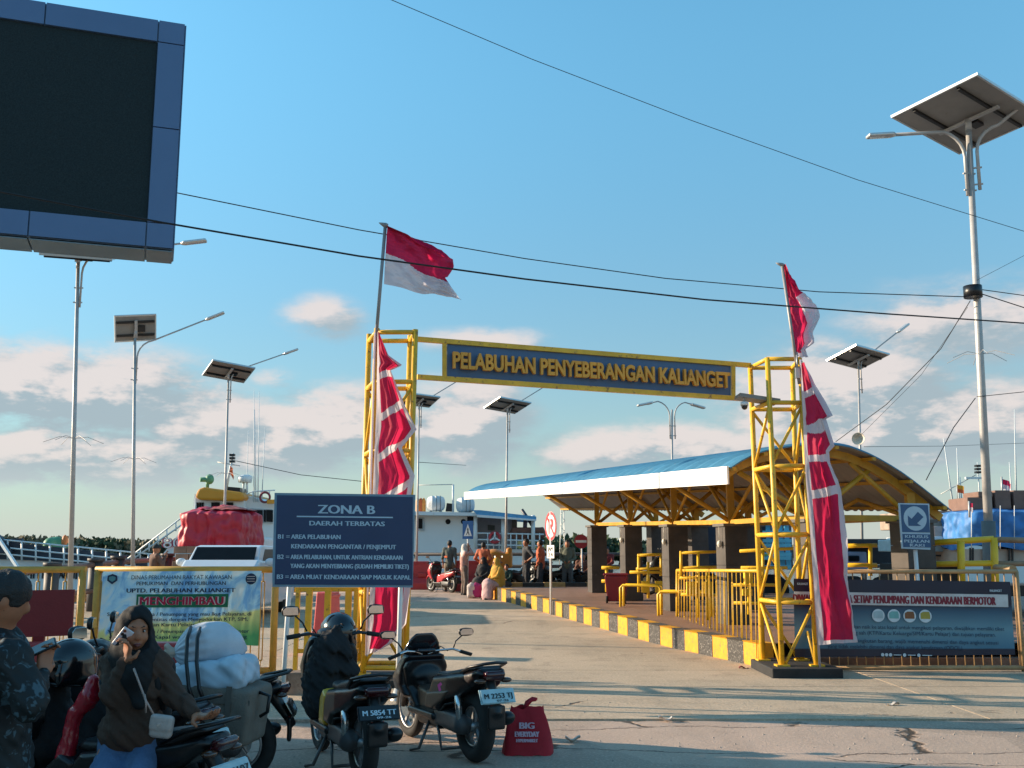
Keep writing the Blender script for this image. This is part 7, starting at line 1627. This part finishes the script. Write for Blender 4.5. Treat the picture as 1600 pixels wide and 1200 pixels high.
def jacket_mat():
    m=bpy.data.materials.new('jacket_dark_print'); m.use_nodes=True; nt=m.node_tree; b=nt.nodes['Principled BSDF']; b.inputs['Roughness'].default_value=.7
    tc=nt.nodes.new('ShaderNodeTexCoord'); n=nt.nodes.new('ShaderNodeTexNoise'); n.inputs['Scale'].default_value=16; n.inputs['Detail'].default_value=4; n.inputs['Distortion'].default_value=1.6; nt.links.new(tc.outputs['Object'],n.inputs['Vector'])
    c=nt.nodes.new('ShaderNodeValToRGB'); e=c.color_ramp.elements; e[0].position=.56; e[0].color=(.004,.007,.008,1); e[1].position=.63; e[1].color=(.05,.09,.11,1); nt.links.new(n.outputs[0],c.inputs[0]); nt.links.new(c.outputs[0],b.inputs['Base Color']); return m
jk=jacket_mat()
soft('jacket',[('c',ch,pv2+V((0,0,-.04)),.16,.165,.06),('c',sN,sF,.085,.085,.06),('e',tuple(ch),(.15,.19,.17),.05),('c',nk+V((0,0,-.03)),ch,.075,.13,.05),('c',sN,eN,.082,.072,.04),('c',eN,wN+(eN-wN)*.12,.070,.045,.03),('c',sF,W(10,1095,YM+.2),.08,.07,.04),('c',W(10,1095,YM+.2),W(48,1052,YM+.14),.065,.045,.03)],.011,jk,MN,wob=.008,wscale=22)
soft('trousers',[('c',pv2+V((-.05,s_*.09,0)),pv2+V((0,s_*.1,-.45)),.10,.085,.04) for s_ in (-1,1)]+[('c',pv2+V((0,s_*.1,-.45)),(pv2.x,pv2.y+s_*.1,.1),.082,.07,.03) for s_ in (-1,1)],.02,M('black_cloth',(.01,.01,.011)),MN)
b=MB(); b.torus(nk+V((0,0,.0)),(.1,0,1),.062,.014,24,8); b.build('collar',M('collar_pale_blue',(.30,.45,.60),.8),MN)
PH2=thing('mobile_phone','dark mobile phone in the hand of the man at the left edge','phone',W(64,1012,YM)); 
Xp=Matrix.Translation(W(62,1014,YM+.02))@Matrix.Rotation(.35,4,'Z')@Matrix.Rotation(-.45,4,'Y')@Matrix.Rotation(.45,4,'X'); soft('case',[('b',(0,0,0),(.075,.037,.006),.005)],.004,BLACK(),PH2,T=Xp); b=MB(); b.M=Xp; b.box((0,0,.0065),(.135,.066,.001)); b.build('screen',M('phone_screen',(.02,.04,.05),.1,coat=.6,bump=0),PH2)
# ================================================================ OFF-FRAME BUILDINGS AND TREES THAT SHADE THE PARKING STRIP
KS_=thing('kiosk_row','low plastered kiosk row with tin awning standing left of the parking strip','building',(-11,3,0))
plm=M('plaster_cream',(.42,.36,.27),.85,var=.15); tin=M('tin_roof',(.20,.19,.18),.5,metal=.4,var=.2)
b=MB(); b.box((-12.5,3.0,1.55),(5,15.6,3.1)); b.build('wall',plm,KS_)
b=MB(); b.prism([(-15.3,-5.0,3.05),(-9.4,-5.0,3.35),(-9.4,-5.0,3.43),(-15.3,-5.0,3.13)],(0,16.1,0)); b.build('roof',tin,KS_)
for y in (-2,1.5,5,8.5): b=MB(); b.box((-9.98,y,1.05),(.06,.95,2.05)); b.build('door',M('door_green',(.05,.12,.08),.6),KS_)
for y in (-.2,3.3,6.8): b=MB(); b.box((-9.98,y,1.5),(.06,1.0,.9)); b.build('window',gls,KS_)
for (x,y,h_,w_,sd_) in ((-10.6,12.6,3.0,1.6,5),):
    T=thing('roadside_tree','bushy roadside tree left of the %s'%('kiosk row end' if sd_==5 else 'second fence panel'),'tree',(x,y,0),'roadside trees'); b=leaf_mesh(sd_,w_*.6,h_*.34,2600,.13)
    for i,p in enumerate(b.v): b.v[i]=p+V((x,y,h_*.66))
    b.build('crown',leafm[0],T); b=MB(); b.tube([(x,y,0),(x+.1,y,h_*.4),(x,y+.1,h_*.75)],[.18,.13,.05],8); b.build('trunk',bark,T)

# ================================================================ GRIT AND LITTER ON THE PARKING STRIP
b=MB(); r=random.Random(11)
for _ in range(2600):
    y=5.5+8*r.random()**1.3; x=r.uniform(-.55,.6)*y; s_=.004+.012*r.random()**3
    if 10.0<y<10.35: continue
    z=gz(y)+(.019 if y>10.25 else 0)
    t=[V((r.uniform(-1,1),r.uniform(-1,1),r.uniform(.3,1)))*s_ for _k in range(3)]; q=[b.vv(V((x,y,z))+V((s_*math.cos(a),s_*math.sin(a),-.001))) for a in (0,2.1,4.2)]; p_=b.vv(V((x,y,z+s_*.8)))
    for k in range(3): b.ff((q[k],q[(k+1)%3],p_))
o=b.build('grit',M('grit_stone',(.36,.30,.25),.9,var=.4,scale=30),None,loc=(0,9,0),kind='stuff'); o['label']='loose grit and small stones scattered over the worn parking strip'; o['category']='grit'
for k,(u,v,col) in enumerate(((1162,1047,(.30,.10,.08)),(1040,1128,(.55,.52,.48)),(895,1160,(.50,.47,.42)),(1395,1105,(.48,.44,.4)))):
    p=G(u,v); b=MB(); b.grid(lambda s,t:p+V(((s-.5)*.13,(t-.5)*.07,.03+.018*math.sin(s*6+k)+.012*math.cos(t*7))),6,4); o=b.build('litter_scrap',M('scrap_%d'%k,col,.7),None,loc=p); o['label']=['crumpled reddish scrap beside the right gate plinth','small pale scrap on the concrete left of the right gate plinth','pale paper scrap right of the red tote bag','pale scrap on the ground in front of the dark notice'][k]; o['category']='litter'
